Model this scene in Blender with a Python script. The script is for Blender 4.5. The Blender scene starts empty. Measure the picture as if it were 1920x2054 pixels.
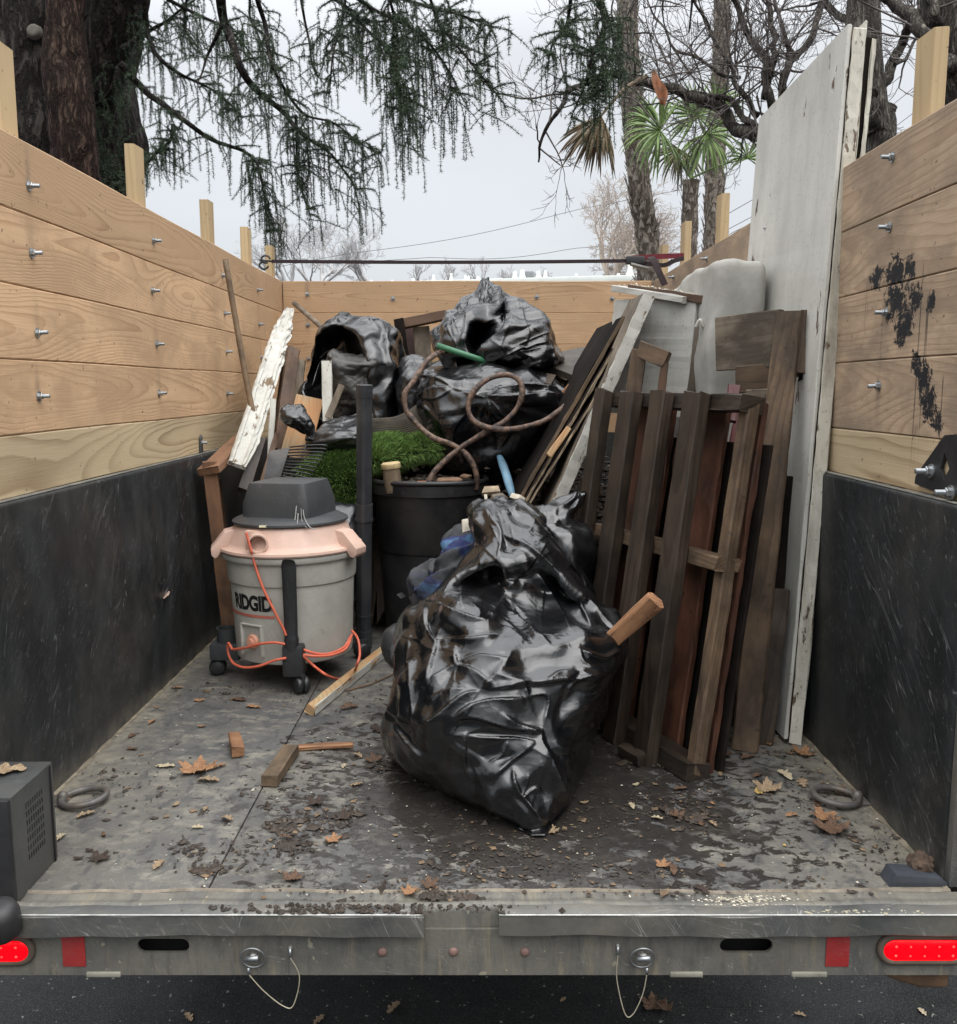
import bpy, bmesh, math, random
import numpy as np
from mathutils import Vector, Matrix, noise as mnoise
random.seed(7)
rng = np.random.default_rng(7)
SC = bpy.context.scene
COL = SC.collection
R = math.radians

# ------------------------------------------------------------------ camera
CF = 1850.0                      # focal length in photo pixels (photo 1920 wide)
CP = math.atan(250 / 1850.0)     # camera looks slightly down
CH = 1.055                       # camera height above the truck bed
cam_d = bpy.data.cameras.new('camera')
cam = bpy.data.objects.new('camera', cam_d); COL.objects.link(cam)
cam.location = (0, 0, CH)
cam.rotation_euler = (math.pi / 2 - CP, 0, 0)
cam_d.sensor_fit = 'HORIZONTAL'; cam_d.sensor_width = 36
cam_d.lens = 36 * CF / 1920
cam_d.shift_x = 5 / 1920.
cam_d.clip_end = 600; cam_d.clip_start = 0.05
SC.camera = cam

# ------------------------------------------------------------------ world: overcast sky
SUN_EL, SUN_AZ = R(58), R(-35)
w = bpy.data.worlds.new('World'); SC.world = w; w.use_nodes = True
nt = w.node_tree; nt.nodes.clear()
wo = nt.nodes.new('ShaderNodeOutputWorld'); bg = nt.nodes.new('ShaderNodeBackground')
sky = nt.nodes.new('ShaderNodeTexSky'); sky.sky_type = 'NISHITA'; sky.sun_disc = False
sky.sun_elevation = SUN_EL; sky.sun_rotation = SUN_AZ
tc = nt.nodes.new('ShaderNodeTexCoord'); sx = nt.nodes.new('ShaderNodeSeparateXYZ')
nt.links.new(tc.outputs['Generated'], sx.inputs[0])
cr = nt.nodes.new('ShaderNodeValToRGB')          # cloud layer: zenith raised above the view to add light on the load
_e = cr.color_ramp.elements.new(.32); _e.color = (6.7, 6.85, 7.05, 1)
cr.color_ramp.elements[0].position = 0.0; cr.color_ramp.elements[0].color = (5.4, 5.6, 5.85, 1)
cr.color_ramp.elements[2].position = 1.0; cr.color_ramp.elements[2].color = (29, 29.4, 30.2, 1)
nt.links.new(sx.outputs['Z'], cr.inputs[0])
nz = nt.nodes.new('ShaderNodeTexNoise'); nz.inputs['Scale'].default_value = 1.6; nz.inputs['Detail'].default_value = 4
mp = nt.nodes.new('ShaderNodeMapping'); mp.inputs['Scale'].default_value = (1, 1, 3.0)
nt.links.new(tc.outputs['Generated'], mp.inputs[0]); nt.links.new(mp.outputs[0], nz.inputs['Vector'])
nr = nt.nodes.new('ShaderNodeMapRange'); nr.inputs[1].default_value = .3; nr.inputs[2].default_value = .7
nr.inputs[3].default_value = .90; nr.inputs[4].default_value = 1.10
nt.links.new(nz.outputs['Fac'], nr.inputs[0])
vm = nt.nodes.new('ShaderNodeVectorMath'); vm.operation = 'SCALE'
nt.links.new(cr.outputs[0], vm.inputs[0]); nt.links.new(nr.outputs[0], vm.inputs['Scale'])
mx = nt.nodes.new('ShaderNodeMix'); mx.data_type = 'RGBA'; mx.inputs[0].default_value = 0.9
nt.links.new(sky.outputs[0], mx.inputs[6]); nt.links.new(vm.outputs[0], mx.inputs[7])
nt.links.new(mx.outputs[2], bg.inputs[0]); bg.inputs[1].default_value = 0.1
nt.links.new(bg.outputs[0], wo.inputs[0])

sl = bpy.data.lights.new('sun', 'SUN'); sl.energy = 1.4; sl.angle = R(60); sl.color = (1, .97, .93)
sun = bpy.data.objects.new('sun', sl); COL.objects.link(sun)
_d = Vector((math.sin(-SUN_AZ) * math.cos(SUN_EL), -math.cos(SUN_AZ) * math.cos(SUN_EL) , math.sin(SUN_EL)))
sun.rotation_euler = _d.to_track_quat('Z', 'Y').to_euler()
sun.location = (0, 0, 12)
SC.view_settings.view_transform = 'Standard'; SC.view_settings.look = 'None'
SC.view_settings.exposure = .32; SC.view_settings.gamma = 1
SC.view_settings.use_curve_mapping = False
SC.render.engine = 'CYCLES'
SC.cycles.max_bounces = 6; SC.cycles.diffuse_bounces = 3; SC.cycles.glossy_bounces = 3
SC.cycles.use_denoising = True

# ------------------------------------------------------------------ geometry helpers
_c, _s = math.cos(CP), math.sin(CP)
def _ray(px, py):
    x = (px - 955) / CF; u = (1027 - py) / CF
    return np.array([x, _c + u * _s, -_s + u * _c])
def onY(px, py, Y):
    r = _ray(px, py); return r * (Y / r[1]) + np.array([0, 0, CH])
def onZ(px, py, z=0.0):
    r = _ray(px, py); return r * ((z - CH) / r[2]) + np.array([0, 0, CH])
def onX(px, py, x):
    r = _ray(px, py); return r * (x / r[0]) + np.array([0, 0, CH])

WM = {}
def link(ob, wm=None, parent=None):
    wm = wm or Matrix.Identity(4)
    WM[ob.name] = wm
    COL.objects.link(ob)
    if parent is not None:
        ob.parent = parent
        ob.matrix_local = WM[parent.name].inverted() @ wm
    else:
        ob.matrix_local = wm
    return ob
def tag(o, label, cat, group=None, kind=None):
    o['label'] = label; o['category'] = cat
    if group: o['group'] = group
    if kind: o['kind'] = kind
    return o
def thing(name, label, cat, loc=(0, 0, 0), group=None):
    o = bpy.data.objects.new(name, None); o.empty_display_size = .1
    link(o, Matrix.Translation(Vector([float(v) for v in loc])))
    return tag(o, label, cat, group)
def mkmesh(verts, faces, smooth=False):
    me = bpy.data.meshes.new('m')
    me.from_pydata([tuple(float(c) for c in v) for v in verts], [], [tuple(int(i) for i in f) for f in faces])
    if smooth: me.polygons.foreach_set('use_smooth', [True] * len(me.polygons))
    me.update(); return me
def mesh_np(V, F, smooth=False):
    """fast mesh from numpy arrays; F is (n,3) or (n,4)"""
    me = bpy.data.meshes.new('m'); V = np.asarray(V, np.float32); F = np.asarray(F, np.int32)
    k = F.shape[1]
    me.vertices.add(len(V)); me.vertices.foreach_set('co', V.ravel())
    me.loops.add(F.size); me.loops.foreach_set('vertex_index', F.ravel())
    me.polygons.add(len(F)); me.polygons.foreach_set('loop_start', np.arange(0, F.size, k, dtype=np.int32))
    me.polygons.foreach_set('loop_total', np.full(len(F), k, np.int32))
    me.polygons.foreach_set('use_smooth', np.full(len(F), smooth))
    me.update(calc_edges=True); me.validate(); return me
def obj(name, me, mat, parent=None, wm=None, kind=None):
    """mesh in world coordinates unless wm is given; origin moved to its base centre"""
    if wm is None:
        n = len(me.vertices); co = np.empty(n * 3, np.float32); me.vertices.foreach_get('co', co); co = co.reshape(-1, 3)
        lo, hi = co.min(0), co.max(0); b = np.array([(lo[0] + hi[0]) / 2, (lo[1] + hi[1]) / 2, lo[2]])
        me.vertices.foreach_set('co', (co - b).astype(np.float32).ravel()); me.update()
        wm = Matrix.Translation(Vector([float(v) for v in b]))
    me.name = name
    if mat is not None:
        for m in (mat if isinstance(mat, (list, tuple)) else [mat]): me.materials.append(m)
    o = bpy.data.objects.new(name, me)
    if kind: o['kind'] = kind
    return link(o, wm, parent)
def dup(o, wm, parent=None, name=None):
    c = o.copy(); WMp = WM
    COL.objects.link(c); WM[c.name] = wm
    if parent is not None:
        c.parent = parent; c.matrix_local = WM[parent.name].inverted() @ wm
    else:
        c.parent = None; c.matrix_local = wm
    return c
def frame(origin, xdir, ydir):
    """matrix with local X = xdir, local Y ~ ydir"""
    x = Vector([float(v) for v in xdir]).normalized(); y = Vector([float(v) for v in ydir])
    y = (y - x * y.dot(x)).normalized(); z = x.cross(y)
    m = Matrix((x, y, z)).transposed().to_4x4(); m.translation = Vector([float(v) for v in origin]); return m
def board_mesh(L, T, W, seg=1, ch=.0025, rough=0.0, ends=0.0, seed=0, wob=0.0):
    """plank along local X from 0 to L, thickness T along Y, width W along Z (centred)"""
    r = np.random.default_rng(seed)
    t, h = T / 2, W / 2; c = min(ch, t * .5, h * .5)
    prof = [(-t, -h + c), (-t, h - c), (-t + c, h), (t - c, h), (t, h - c), (t, -h + c), (t - c, -h), (-t + c, -h)]
    V = []; F = []
    for i in range(seg + 1):
        x = L * i / seg
        wy = wob * math.sin(i * 1.3 + seed); wz = wob * math.cos(i * .9 + seed * 2)
        for j, (y, z) in enumerate(prof):
            dx = 0
            if ends and i in (0, seg): dx = ends * r.uniform(-1, 1)
            V.append((x + dx, y + wy + r.normal() * rough, z + wz + r.normal() * rough))
    for i in range(seg):
        for j in range(8):
            a = i * 8 + j; b = i * 8 + (j + 1) % 8
            F.append((a, a + 8, b + 8, b))
    F.append(tuple(range(8))); F.append(tuple(seg * 8 + j for j in reversed(range(8))))
    me = mkmesh(V, F); return me
_bs = [0]
def board(name, p0, p1, W, T, face, mat, parent=None, seg=None, rough=.0008, ends=.002, ch=.0025, wob=0.0):
    """a plank from p0 to p1; `face` is the direction its wide side looks to"""
    p0, p1 = np.array(p0, float), np.array(p1, float); L = float(np.linalg.norm(p1 - p0))
    _bs[0] += 1
    seg = seg or max(2, int(L / .06))
    me = board_mesh(L, T, W, seg, ch, rough, ends, _bs[0], wob)
    return obj(name, me, mat, parent, frame(p0, p1 - p0, face))
def catmull(pts, n=8, closed=False):
    P = np.array(pts, float); out = []
    m = len(P)
    for i in range(m - (0 if closed else 1)):
        if closed: a, b, c_, d = P[(i - 1) % m], P[i], P[(i + 1) % m], P[(i + 2) % m]
        else: a, b, c_, d = P[max(i - 1, 0)], P[i], P[i + 1], P[min(i + 2, m - 1)]
        for k in range(n):
            t = k / n
            out.append(.5 * ((2 * b) + (-a + c_) * t + (2 * a - 5 * b + 4 * c_ - d) * t * t + (-a + 3 * b - 3 * c_ + d) * t ** 3))
    if not closed: out.append(P[-1])
    return np.array(out)
def tube_vf(pts, rad, seg=8, closed=False, caps=True, flat=1.0, up=None, off=0):
    P = np.array(pts, float); n = len(P); rad = np.broadcast_to(np.asarray(rad, float), (n,))
    T = np.gradient(P, axis=0)
    if closed: T = np.roll(P, -1, 0) - np.roll(P, 1, 0)
    T /= np.linalg.norm(T, axis=1)[:, None] + 1e-9
    u = np.array(up if up is not None else ([0, 0, 1] if abs(T[0][2]) < .9 else [1, 0, 0]), float)
    V = []
    for i in range(n):
        u = u - T[i] * (u @ T[i]); u /= np.linalg.norm(u) + 1e-9
        if up is not None: uu = np.array(up, float); uu = uu - T[i] * (uu @ T[i]); uu /= np.linalg.norm(uu) + 1e-9; u = uu
        v = np.cross(T[i], u)
        a = np.arange(seg) * 2 * math.pi / seg
        V.append(P[i] + rad[i] * (np.cos(a)[:, None] * u * flat + np.sin(a)[:, None] * v))
    V = np.concatenate(V); F = []
    for i in range(n - (0 if closed else 1)):
        for j in range(seg):
            a = i * seg + j; b = i * seg + (j + 1) % seg; c2 = ((i + 1) % n) * seg + (j + 1) % seg; d = ((i + 1) % n) * seg + j
            F.append((a + off, b + off, c2 + off, d + off))
    if caps and not closed:
        F.append(tuple(off + j for j in reversed(range(seg)))); F.append(tuple(off + (n - 1) * seg + j for j in range(seg)))
    return V, F
def tube(name, pts, rad, mat, parent=None, seg=8, closed=False, smooth=True, **k):
    V, F = tube_vf(pts, rad, seg, closed, **k)
    return obj(name, mkmesh(V, F, smooth), mat, parent)
def lathe_vf(prof, seg=48, a0=0, a1=2 * math.pi):
    """prof: list of (r, z) ; around the local Z axis"""
    V = []; F = []; full = abs(a1 - a0 - 2 * math.pi) < 1e-6; n = seg if full else seg + 1
    for r, z in prof:
        for j in range(n):
            a = a0 + (a1 - a0) * j / seg; V.append((r * math.cos(a), r * math.sin(a), z))
    for i in range(len(prof) - 1):
        for j in range(seg):
            a = i * n + j; b = i * n + (j + 1) % n
            F.append((a, b, b + n, a + n))
    return V, F
def lathe(name, prof, mat, parent, wm, seg=48, smooth=True, **k):
    V, F = lathe_vf(prof, seg, **k)
    me = mkmesh(V, F, smooth)
    o = obj(name, me, mat, parent, wm); autosmooth(me, 35); return o
def autosmooth(me, deg=35):
    me.set_sharp_from_angle(angle=R(deg))
def merge_vf(parts):
    V = []; F = []
    for v, f in parts:
        o = len(V); V += [tuple(x) for x in v]; F += [tuple(i + o for i in q) for q in f]
    return V, F
def box_vf(lo, hi, m=None):
    x0, y0, z0 = lo; x1, y1, z1 = hi
    V = [(x0, y0, z0), (x1, y0, z0), (x1, y1, z0), (x0, y1, z0), (x0, y0, z1), (x1, y0, z1), (x1, y1, z1), (x0, y1, z1)]
    if m is not None: V = [tuple(m @ Vector(v)) for v in V]
    return V, [(0, 3, 2, 1), (4, 5, 6, 7), (0, 1, 5, 4), (1, 2, 6, 5), (2, 3, 7, 6), (3, 0, 4, 7)]
def bevel_me(V, F, width, seg=2, smooth=True):
    bm = bmesh.new(); vs = [bm.verts.new(v) for v in V]
    for f in F:
        try: bm.faces.new([vs[i] for i in f])
        except ValueError: pass
    bmesh.ops.recalc_face_normals(bm, faces=bm.faces)
    if width > 0: bmesh.ops.bevel(bm, geom=list(bm.edges), offset=width, segments=seg, profile=.6, affect='EDGES', clamp_overlap=True)
    me = bpy.data.meshes.new('m'); bm.to_mesh(me); bm.free()
    if smooth: me.polygons.foreach_set('use_smooth', [True] * len(me.polygons)); me.set_sharp_from_angle(angle=R(40))
    return me
def boxp(name, lo, hi, mat, parent=None, bev=.003, m=None, kind=None):
    V, F = box_vf(lo, hi, m); return obj(name, bevel_me(V, F, bev), mat, parent, kind=kind)
def prism_vf(poly, d0, d1, fr):
    """poly in (x, z) of frame fr extruded along local y from d0 to d1"""
    n = len(poly)
    V = [tuple(fr @ Vector((x, d0, z))) for x, z in poly] + [tuple(fr @ Vector((x, d1, z))) for x, z in poly]
    F = [tuple(range(n)), tuple(reversed(range(n, 2 * n)))] + [(i, i + n, (i + 1) % n + n, (i + 1) % n) for i in range(n)]
    return V, F

# ------------------------------------------------------------------ shader helper
class NM:
    def __init__(s, name):
        s.m = bpy.data.materials.new(name); s.m.use_nodes = True; s.nt = s.m.node_tree
        s.b = s.nt.nodes['Principled BSDF']; s.N = s.nt.nodes; s.L = s.nt.links
        s.tc = s.N.new('ShaderNodeTexCoord'); s.oi = s.N.new('ShaderNodeObjectInfo')
        s.geo = s.N.new('ShaderNodeNewGeometry')
        o = s.N.new('ShaderNodeVectorMath'); o.operation = 'ADD'
        sc = s.N.new('ShaderNodeVectorMath'); sc.operation = 'SCALE'; sc.inputs[0].default_value = (37.3, 91.7, 53.1)
        s.L.new(s.oi.outputs['Random'], sc.inputs['Scale'])
        s.L.new(s.tc.outputs['Object'], o.inputs[0]); s.L.new(sc.outputs[0], o.inputs[1])
        s.P = o.outputs[0]; s.O = s.tc.outputs['Object']; s.W = s.geo.outputs['Position']
        s.rnd = s.oi.outputs['Random']
    def put(s, sock, v):
        if isinstance(v, bpy.types.NodeSocket): s.L.new(v, sock)
        elif v is not None:
            if isinstance(v, (tuple, list)) and len(v) == 3 and len(sock.default_value) == 4: v = (*v, 1)
            sock.default_value = v
    def math(s, op, a, b=None, c=None):
        n = s.N.new('ShaderNodeMath'); n.operation = op
        s.put(n.inputs[0], a)
        if b is not None: s.put(n.inputs[1], b)
        if c is not None: s.put(n.inputs[2], c)
        return n.outputs[0]
    def map(s, v, scale=(1, 1, 1), rot=(0, 0, 0), loc=(0, 0, 0)):
        n = s.N.new('ShaderNodeMapping'); s.put(n.inputs[0], v)
        n.inputs['Scale'].default_value = scale; n.inputs['Rotation'].default_value = rot; n.inputs['Location'].default_value = loc
        return n.outputs[0]
    def noise(s, v=None, scale=5, det=3, rough=.5, dist=0, out=0):
        n = s.N.new('ShaderNodeTexNoise'); s.put(n.inputs['Vector'], v if v is not None else s.P)
        n.inputs['Scale'].default_value = scale; n.inputs['Detail'].default_value = det
        n.inputs['Roughness'].default_value = rough; n.inputs['Distortion'].default_value = dist
        return n.outputs[out]
    def voro(s, v=None, scale=5, feat='F1', rand=1.0, out=0):
        n = s.N.new('ShaderNodeTexVoronoi'); n.feature = feat; s.put(n.inputs['Vector'], v if v is not None else s.P)
        n.inputs['Scale'].default_value = scale; n.inputs['Randomness'].default_value = rand
        return n.outputs[out]
    def rng(s, v, a, b, c=0.0, d=1.0, smooth=False):
        n = s.N.new('ShaderNodeMapRange'); s.put(n.inputs[0], v)
        if smooth: n.interpolation_type = 'SMOOTHSTEP'
        for i, x in enumerate((a, b, c, d)): s.put(n.inputs[i + 1], x)
        return n.outputs[0]
    def mix(s, f, a, b, mode='MIX'):
        n = s.N.new('ShaderNodeMix'); n.data_type = 'RGBA'; n.blend_type = mode
        s.put(n.inputs[0], f); s.put(n.inputs[6], a); s.put(n.inputs[7], b); return n.outputs[2]
    def ramp(s, v, stops):
        n = s.N.new('ShaderNodeValToRGB'); e = n.color_ramp.elements
        while len(e) < len(stops): e.new(.5)
        for i, (p, c) in enumerate(stops): e[i].position = p; e[i].color = (*c, 1) if len(c) == 3 else c
        s.put(n.inputs[0], v); return n.outputs[0]
    def sep(s, v):
        n = s.N.new('ShaderNodeSeparateXYZ'); s.put(n.inputs[0], v); return n.outputs
    def comb(s, x, y, z):
        n = s.N.new('ShaderNodeCombineXYZ'); s.put(n.inputs[0], x); s.put(n.inputs[1], y); s.put(n.inputs[2], z); return n.outputs[0]
    def attr(s, name):
        n = s.N.new('ShaderNodeAttribute'); n.attribute_name = name; return n.outputs['Fac']
    def bump(s, h, dist=.01, st=.5, prev=None):
        n = s.N.new('ShaderNodeBump'); s.put(n.inputs['Height'], h); n.inputs['Distance'].default_value = dist
        n.inputs['Strength'].default_value = st
        if prev is not None: s.L.new(prev, n.inputs['Normal'])
        return n.outputs[0]
    def scratches(s, v, dens=.5):
        """thin long scratches in several directions (0..1)"""
        out = None
        for i, (a, sc_) in enumerate(((.35, 9), (1.2, 14), (2.3, 11), (-.5, 22), (.8, 30), (1.7, 26))):
            q = s.map(v, (1.0, 1.0, 1.0), (a * .4, a, a), (i * 3.1, 0, i))
            q = s.map(q, (sc_, sc_ * .05, sc_ * .05))
            n = s.noise(q, 6, 1, .4, .15)
            l = s.rng(s.math('ABSOLUTE', s.math('SUBTRACT', n, .5)), 0.0, .007, 1, 0)
            g = s.rng(s.noise(v, 3.0 + i * 1.7, 3, .65), .52, .64, 0, 1)
            l = s.math('MULTIPLY', l, g)
            out = l if out is None else s.math('MAXIMUM', out, l)
        return out
    def fin(s, col, rough=.6, nrm=None, metal=0, spec=.5, **k):
        s.put(s.b.inputs['Base Color'], col); s.put(s.b.inputs['Roughness'], rough); s.put(s.b.inputs['Metallic'], metal)
        s.put(s.b.inputs['Specular IOR Level'], spec)
        if nrm is not None: s.L.new(nrm, s.b.inputs['Normal'])
        for kk, v in k.items(): s.put(s.b.inputs[kk.replace('_', ' ')], v)
        return s.m

def wood(name, light, dark, freq=95, contrast=.6, blotch=None, blot_amt=.0, rough=.65, stain=False, fibre=.5, dirt=None, dirt_thr=.5, var=.12, grime=(.02, .017, .014)):
    n = NM(name); x, y, z = n.sep(n.P)
    lx = n.comb(n.math('MULTIPLY', x, .9), y, z)
    n1 = n.noise(n.map(n.P, (.55, .6, 2.0)), 1.0, 1, .5)
    n2 = n.noise(n.map(n.P, (3.2, 2, 7)), 1.0, 2, .5)
    n3 = n.noise(n.map(n.P, (.45, 1, 1.0), loc=(9, 3, 1)), 1.0, 1, .5)
    zz = n.math('ADD', n.math('MULTIPLY', n.math('SUBTRACT', n1, .5), .30), n.sep(n.O)[2])
    zz = n.math('ADD', zz, n.math('MULTIPLY', n.math('SUBTRACT', n2, .5), .035))
    yy = n.math('ADD', n.math('MULTIPLY', n3, .22), n.math('ADD', n.sep(n.O)[1], -.03))
    kd = n.voro(n.map(n.P, (.8, 1.3, 3.2)), 1.0, 'F1', 1, 0)
    kn = n.math('MULTIPLY', n.math('EXPONENT', n.math('MULTIPLY', n.math('MULTIPLY', kd, kd), -28.0)), .09)
    r = n.math('SQRT', n.math('ADD', n.math('MULTIPLY', zz, zz), n.math('MULTIPLY', yy, yy)))
    r = n.math('ADD', r, kn)
    ph = n.math('FRACT', n.math('MULTIPLY', r, float(freq)))
    band = n.ramp(ph, [(0, (0, 0, 0)), (.5, (.12,) * 3), (.82, (.8,) * 3), (.93, (1,) * 3), (1, (0, 0, 0))])
    amp = n.rng(n.noise(n.map(n.P, (1.2, 1, 5)), 1.5, 1), .3, .7, .45, 1)
    fac = n.math('MULTIPLY', n.math('MULTIPLY', band, amp), contrast)
    fib = n.noise(n.map(n.P, (6, 120, 260)), 1.0, 2, .6)
    fac = n.math('ADD', fac, n.math('MULTIPLY', n.math('SUBTRACT', fib, .5), fibre * .5))
    core = n.rng(kd, .04, .09, .7, 0)
    fac = n.math('MAXIMUM', fac, core)
    c = n.mix(fac, light, dark)
    # board to board variation and slow colour drift
    v = n.math('ADD', n.math('MULTIPLY', n.math('SUBTRACT', n.rnd, .5), var * 2), 1.0)
    v = n.math('MULTIPLY', v, n.rng(n.noise(n.map(n.P, (1.5, 2, 4)), 1.3, 3), .3, .7, .86, 1.12))
    vv = n.N.new('ShaderNodeVectorMath'); vv.operation = 'SCALE'; n.put(vv.inputs[0], c); n.put(vv.inputs['Scale'], v); c = vv.outputs[0]
    sp = n.rng(n.noise(n.P, 55, 1, .5), .72, .76, 0, .6)
    c = n.mix(sp, c, grime)
    if blotch is not None:
        c = n.mix(n.math('MULTIPLY', n.rng(n.noise(n.map(n.P, (1, 2, 2)), 4, 5, .65), .5 - blot_amt * .4, .62, 0, 1), .85), c, blotch)
    if stain:
        c = n.mix(n.math('MULTIPLY', n.attr('stain'), .6), c, (.055, .055, .065))
        ns = n.math('ADD', n.noise(n.P, 42, 6, .8, .6), n.math('MULTIPLY', n.math('SQRT', n.attr('splat')), .50))
        dr = n.math('MULTIPLY', n.rng(n.noise(n.map(n.W, (1, 75, .5)), 1.0, 1, .5), .66, .69), n.attr('drip'))
        c = n.mix(n.math('MULTIPLY', dr, .8), c, (.03, .026, .022))
        c = n.mix(n.rng(ns, .83, .85), c, (.012, .012, .014))
    rr = n.rng(n.noise(n.P, 12, 3), .3, .7, rough - .1, rough + .1)
    b = n.bump(n.math('ADD', n.math('MULTIPLY', fac, -.5), n.math('MULTIPLY', fib, .8)), .0012, .6)
    return n.fin(c, rr, b, spec=.35)
def simple(name, col, rough=.6, var=.15, scale=8, bump=.0, bscale=60, dust=None, dust_amt=.3, scr=0.0, scrcol=(.35, .35, .35), metal=0, spec=.5):
    n = NM(name)
    f = n.rng(n.noise(n.P, scale, 5, .6), .3, .7, 1 - var, 1 + var)
    vv = n.N.new('ShaderNodeVectorMath'); vv.operation = 'SCALE'; vv.inputs[0].default_value = col[:3]; n.put(vv.inputs['Scale'], f)
    c = vv.outputs[0]
    if dust is not None: c = n.mix(n.math('MULTIPLY', n.rng(n.noise(n.P, scale * .6, 6, .68), .42, .7), dust_amt), c, dust)
    if scr: c = n.mix(n.math('MULTIPLY', n.scratches(n.P), scr), c, scrcol)
    nb = n.bump(n.noise(n.P, bscale, 4, .6), .002, bump) if bump else None
    return n.fin(c, n.rng(n.noise(n.P, scale * 1.7, 4), .3, .7, rough - .08, rough + .08), nb, metal, spec)
# ------------------------------------------------------------------ sheets of plastic that buckle
def _grid(NR, NC):
    """closed tube of NR rows x NC columns plus two poles; returns triangles"""
    i = np.arange(NR - 1)[:, None]; j = np.arange(NC)[None, :]; j1 = (j + 1) % NC
    a = i * NC + j; b = i * NC + j1; c = (i + 1) * NC + j1; d = (i + 1) * NC + j
    par = ((i + j) % 2 == 0)
    t1 = np.where(par[..., None], np.stack([a, b, c], -1), np.stack([a, b, d], -1)).reshape(-1, 3)
    t2 = np.where(par[..., None], np.stack([a, c, d], -1), np.stack([b, c, d], -1)).reshape(-1, 3)
    T = [t1, t2]
    p0, p1 = NR * NC, NR * NC + 1; j = np.arange(NC); j1 = (j + 1) % NC
    T.append(np.stack([np.full(NC, p0), j1, j], -1)); L = (NR - 1) * NC
    T.append(np.stack([np.full(NC, p1), L + j, L + j1], -1))
    return np.concatenate(T)
def _edges(T):
    e = np.concatenate([T[:, [0, 1]], T[:, [1, 2]], T[:, [2, 0]]]); e.sort(1)
    k = e[:, 0].astype(np.int64) * 10 ** 7 + e[:, 1]; _, ix = np.unique(k, return_index=True); return e[ix]
def _bend(T):
    """pairs of vertices opposite each other across an edge"""
    e = np.concatenate([T[:, [0, 1, 2]], T[:, [1, 2, 0]], T[:, [2, 0, 1]]]); a = np.minimum(e[:, 0], e[:, 1]); b = np.maximum(e[:, 0], e[:, 1])
    k = a.astype(np.int64) * 10 ** 7 + b; o = np.argsort(k, kind='stable'); k = k[o]; c = e[o, 2]
    m = k[1:] == k[:-1]; return np.stack([c[:-1][m], c[1:][m]], -1)
def nfield(P, sc, seed, oct=2):
    out = np.zeros(len(P)); r = np.random.default_rng(seed)
    for o in range(oct):                       # sum of random plane waves = cheap smooth noise
        for k in range(9):
            d = r.normal(size=3); d /= np.linalg.norm(d); out += np.sin(P @ d * sc * (1.9 ** o) * r.uniform(.6, 1.4) * 6.28 + r.uniform(0, 6.28)) * .33 / (1.6 ** o)
    return out
def buckle(P, T, ex, its, attr, bend, seed, target, floor=None, jit=.002, maxdev=.05, pin=None):
    n = len(P); E = _edges(T); B = _bend(T)
    r = np.random.default_rng(seed)
    L0 = np.linalg.norm(target[E[:, 0]] - target[E[:, 1]], axis=1); LB = np.linalg.norm(target[B[:, 0]] - target[B[:, 1]], axis=1)
    mid = (target[E[:, 0]] + target[E[:, 1]]) / 2
    f = np.clip(.75 + .5 * nfield(mid, 2.5, seed), .15, 1.6)
    mb = (target[B[:, 0]] + target[B[:, 1]]) / 2; fb = np.clip(.75 + .5 * nfield(mb, 2.5, seed), .15, 1.6)
    rest = L0 * (1 + ex * f); rb = LB * (1 + ex * fb * .9)
    A = np.concatenate([E, B]); RS = np.concatenate([rest, rb]); W = np.concatenate([np.full(len(E), .5), np.full(len(B), .5 * bend)])
    i0, i1 = A[:, 0], A[:, 1]
    cnt = np.bincount(i0, W * 2, n) + np.bincount(i1, W * 2, n) + 1e-6
    idx = np.concatenate([i0, i1])
    P = P + r.normal(size=P.shape) * jit
    vel = np.zeros_like(P)
    for k in range(its):
        d = P[i1] - P[i0]; l = np.linalg.norm(d, axis=1) + 1e-9
        c = d * ((l - RS) / l * W)[:, None]
        D = np.stack([np.bincount(idx, np.concatenate([c[:, a], -c[:, a]]), n) for a in range(3)], -1) / cnt[:, None] * 3.0
        vel = vel * .82 + D * .45
        P = P + vel
        dv = target - P; P = P + dv * attr
        m = np.linalg.norm(dv, axis=1); o = m > maxdev
        P[o] += dv[o] * ((m[o] - maxdev) / m[o])[:, None]
        if floor is not None: P[:, 2] = np.maximum(P[:, 2], floor)
        if pin is not None: P[pin] = target[pin]
    return P
def _up(P, NR, NC):
    """double the resolution of a tube grid"""
    G = P[:NR * NC].reshape(NR, NC, 3); G2 = np.empty((NR, NC * 2, 3)); G2[:, ::2] = G; G2[:, 1::2] = (G + np.roll(G, -1, 1)) / 2
    H = np.empty((NR * 2 - 1, NC * 2, 3)); H[::2] = G2; H[1::2] = (G2[1:] + G2[:-1]) / 2
    return np.concatenate([H.reshape(-1, 3), P[NR * NC:]]), NR * 2 - 1, NC * 2
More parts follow.
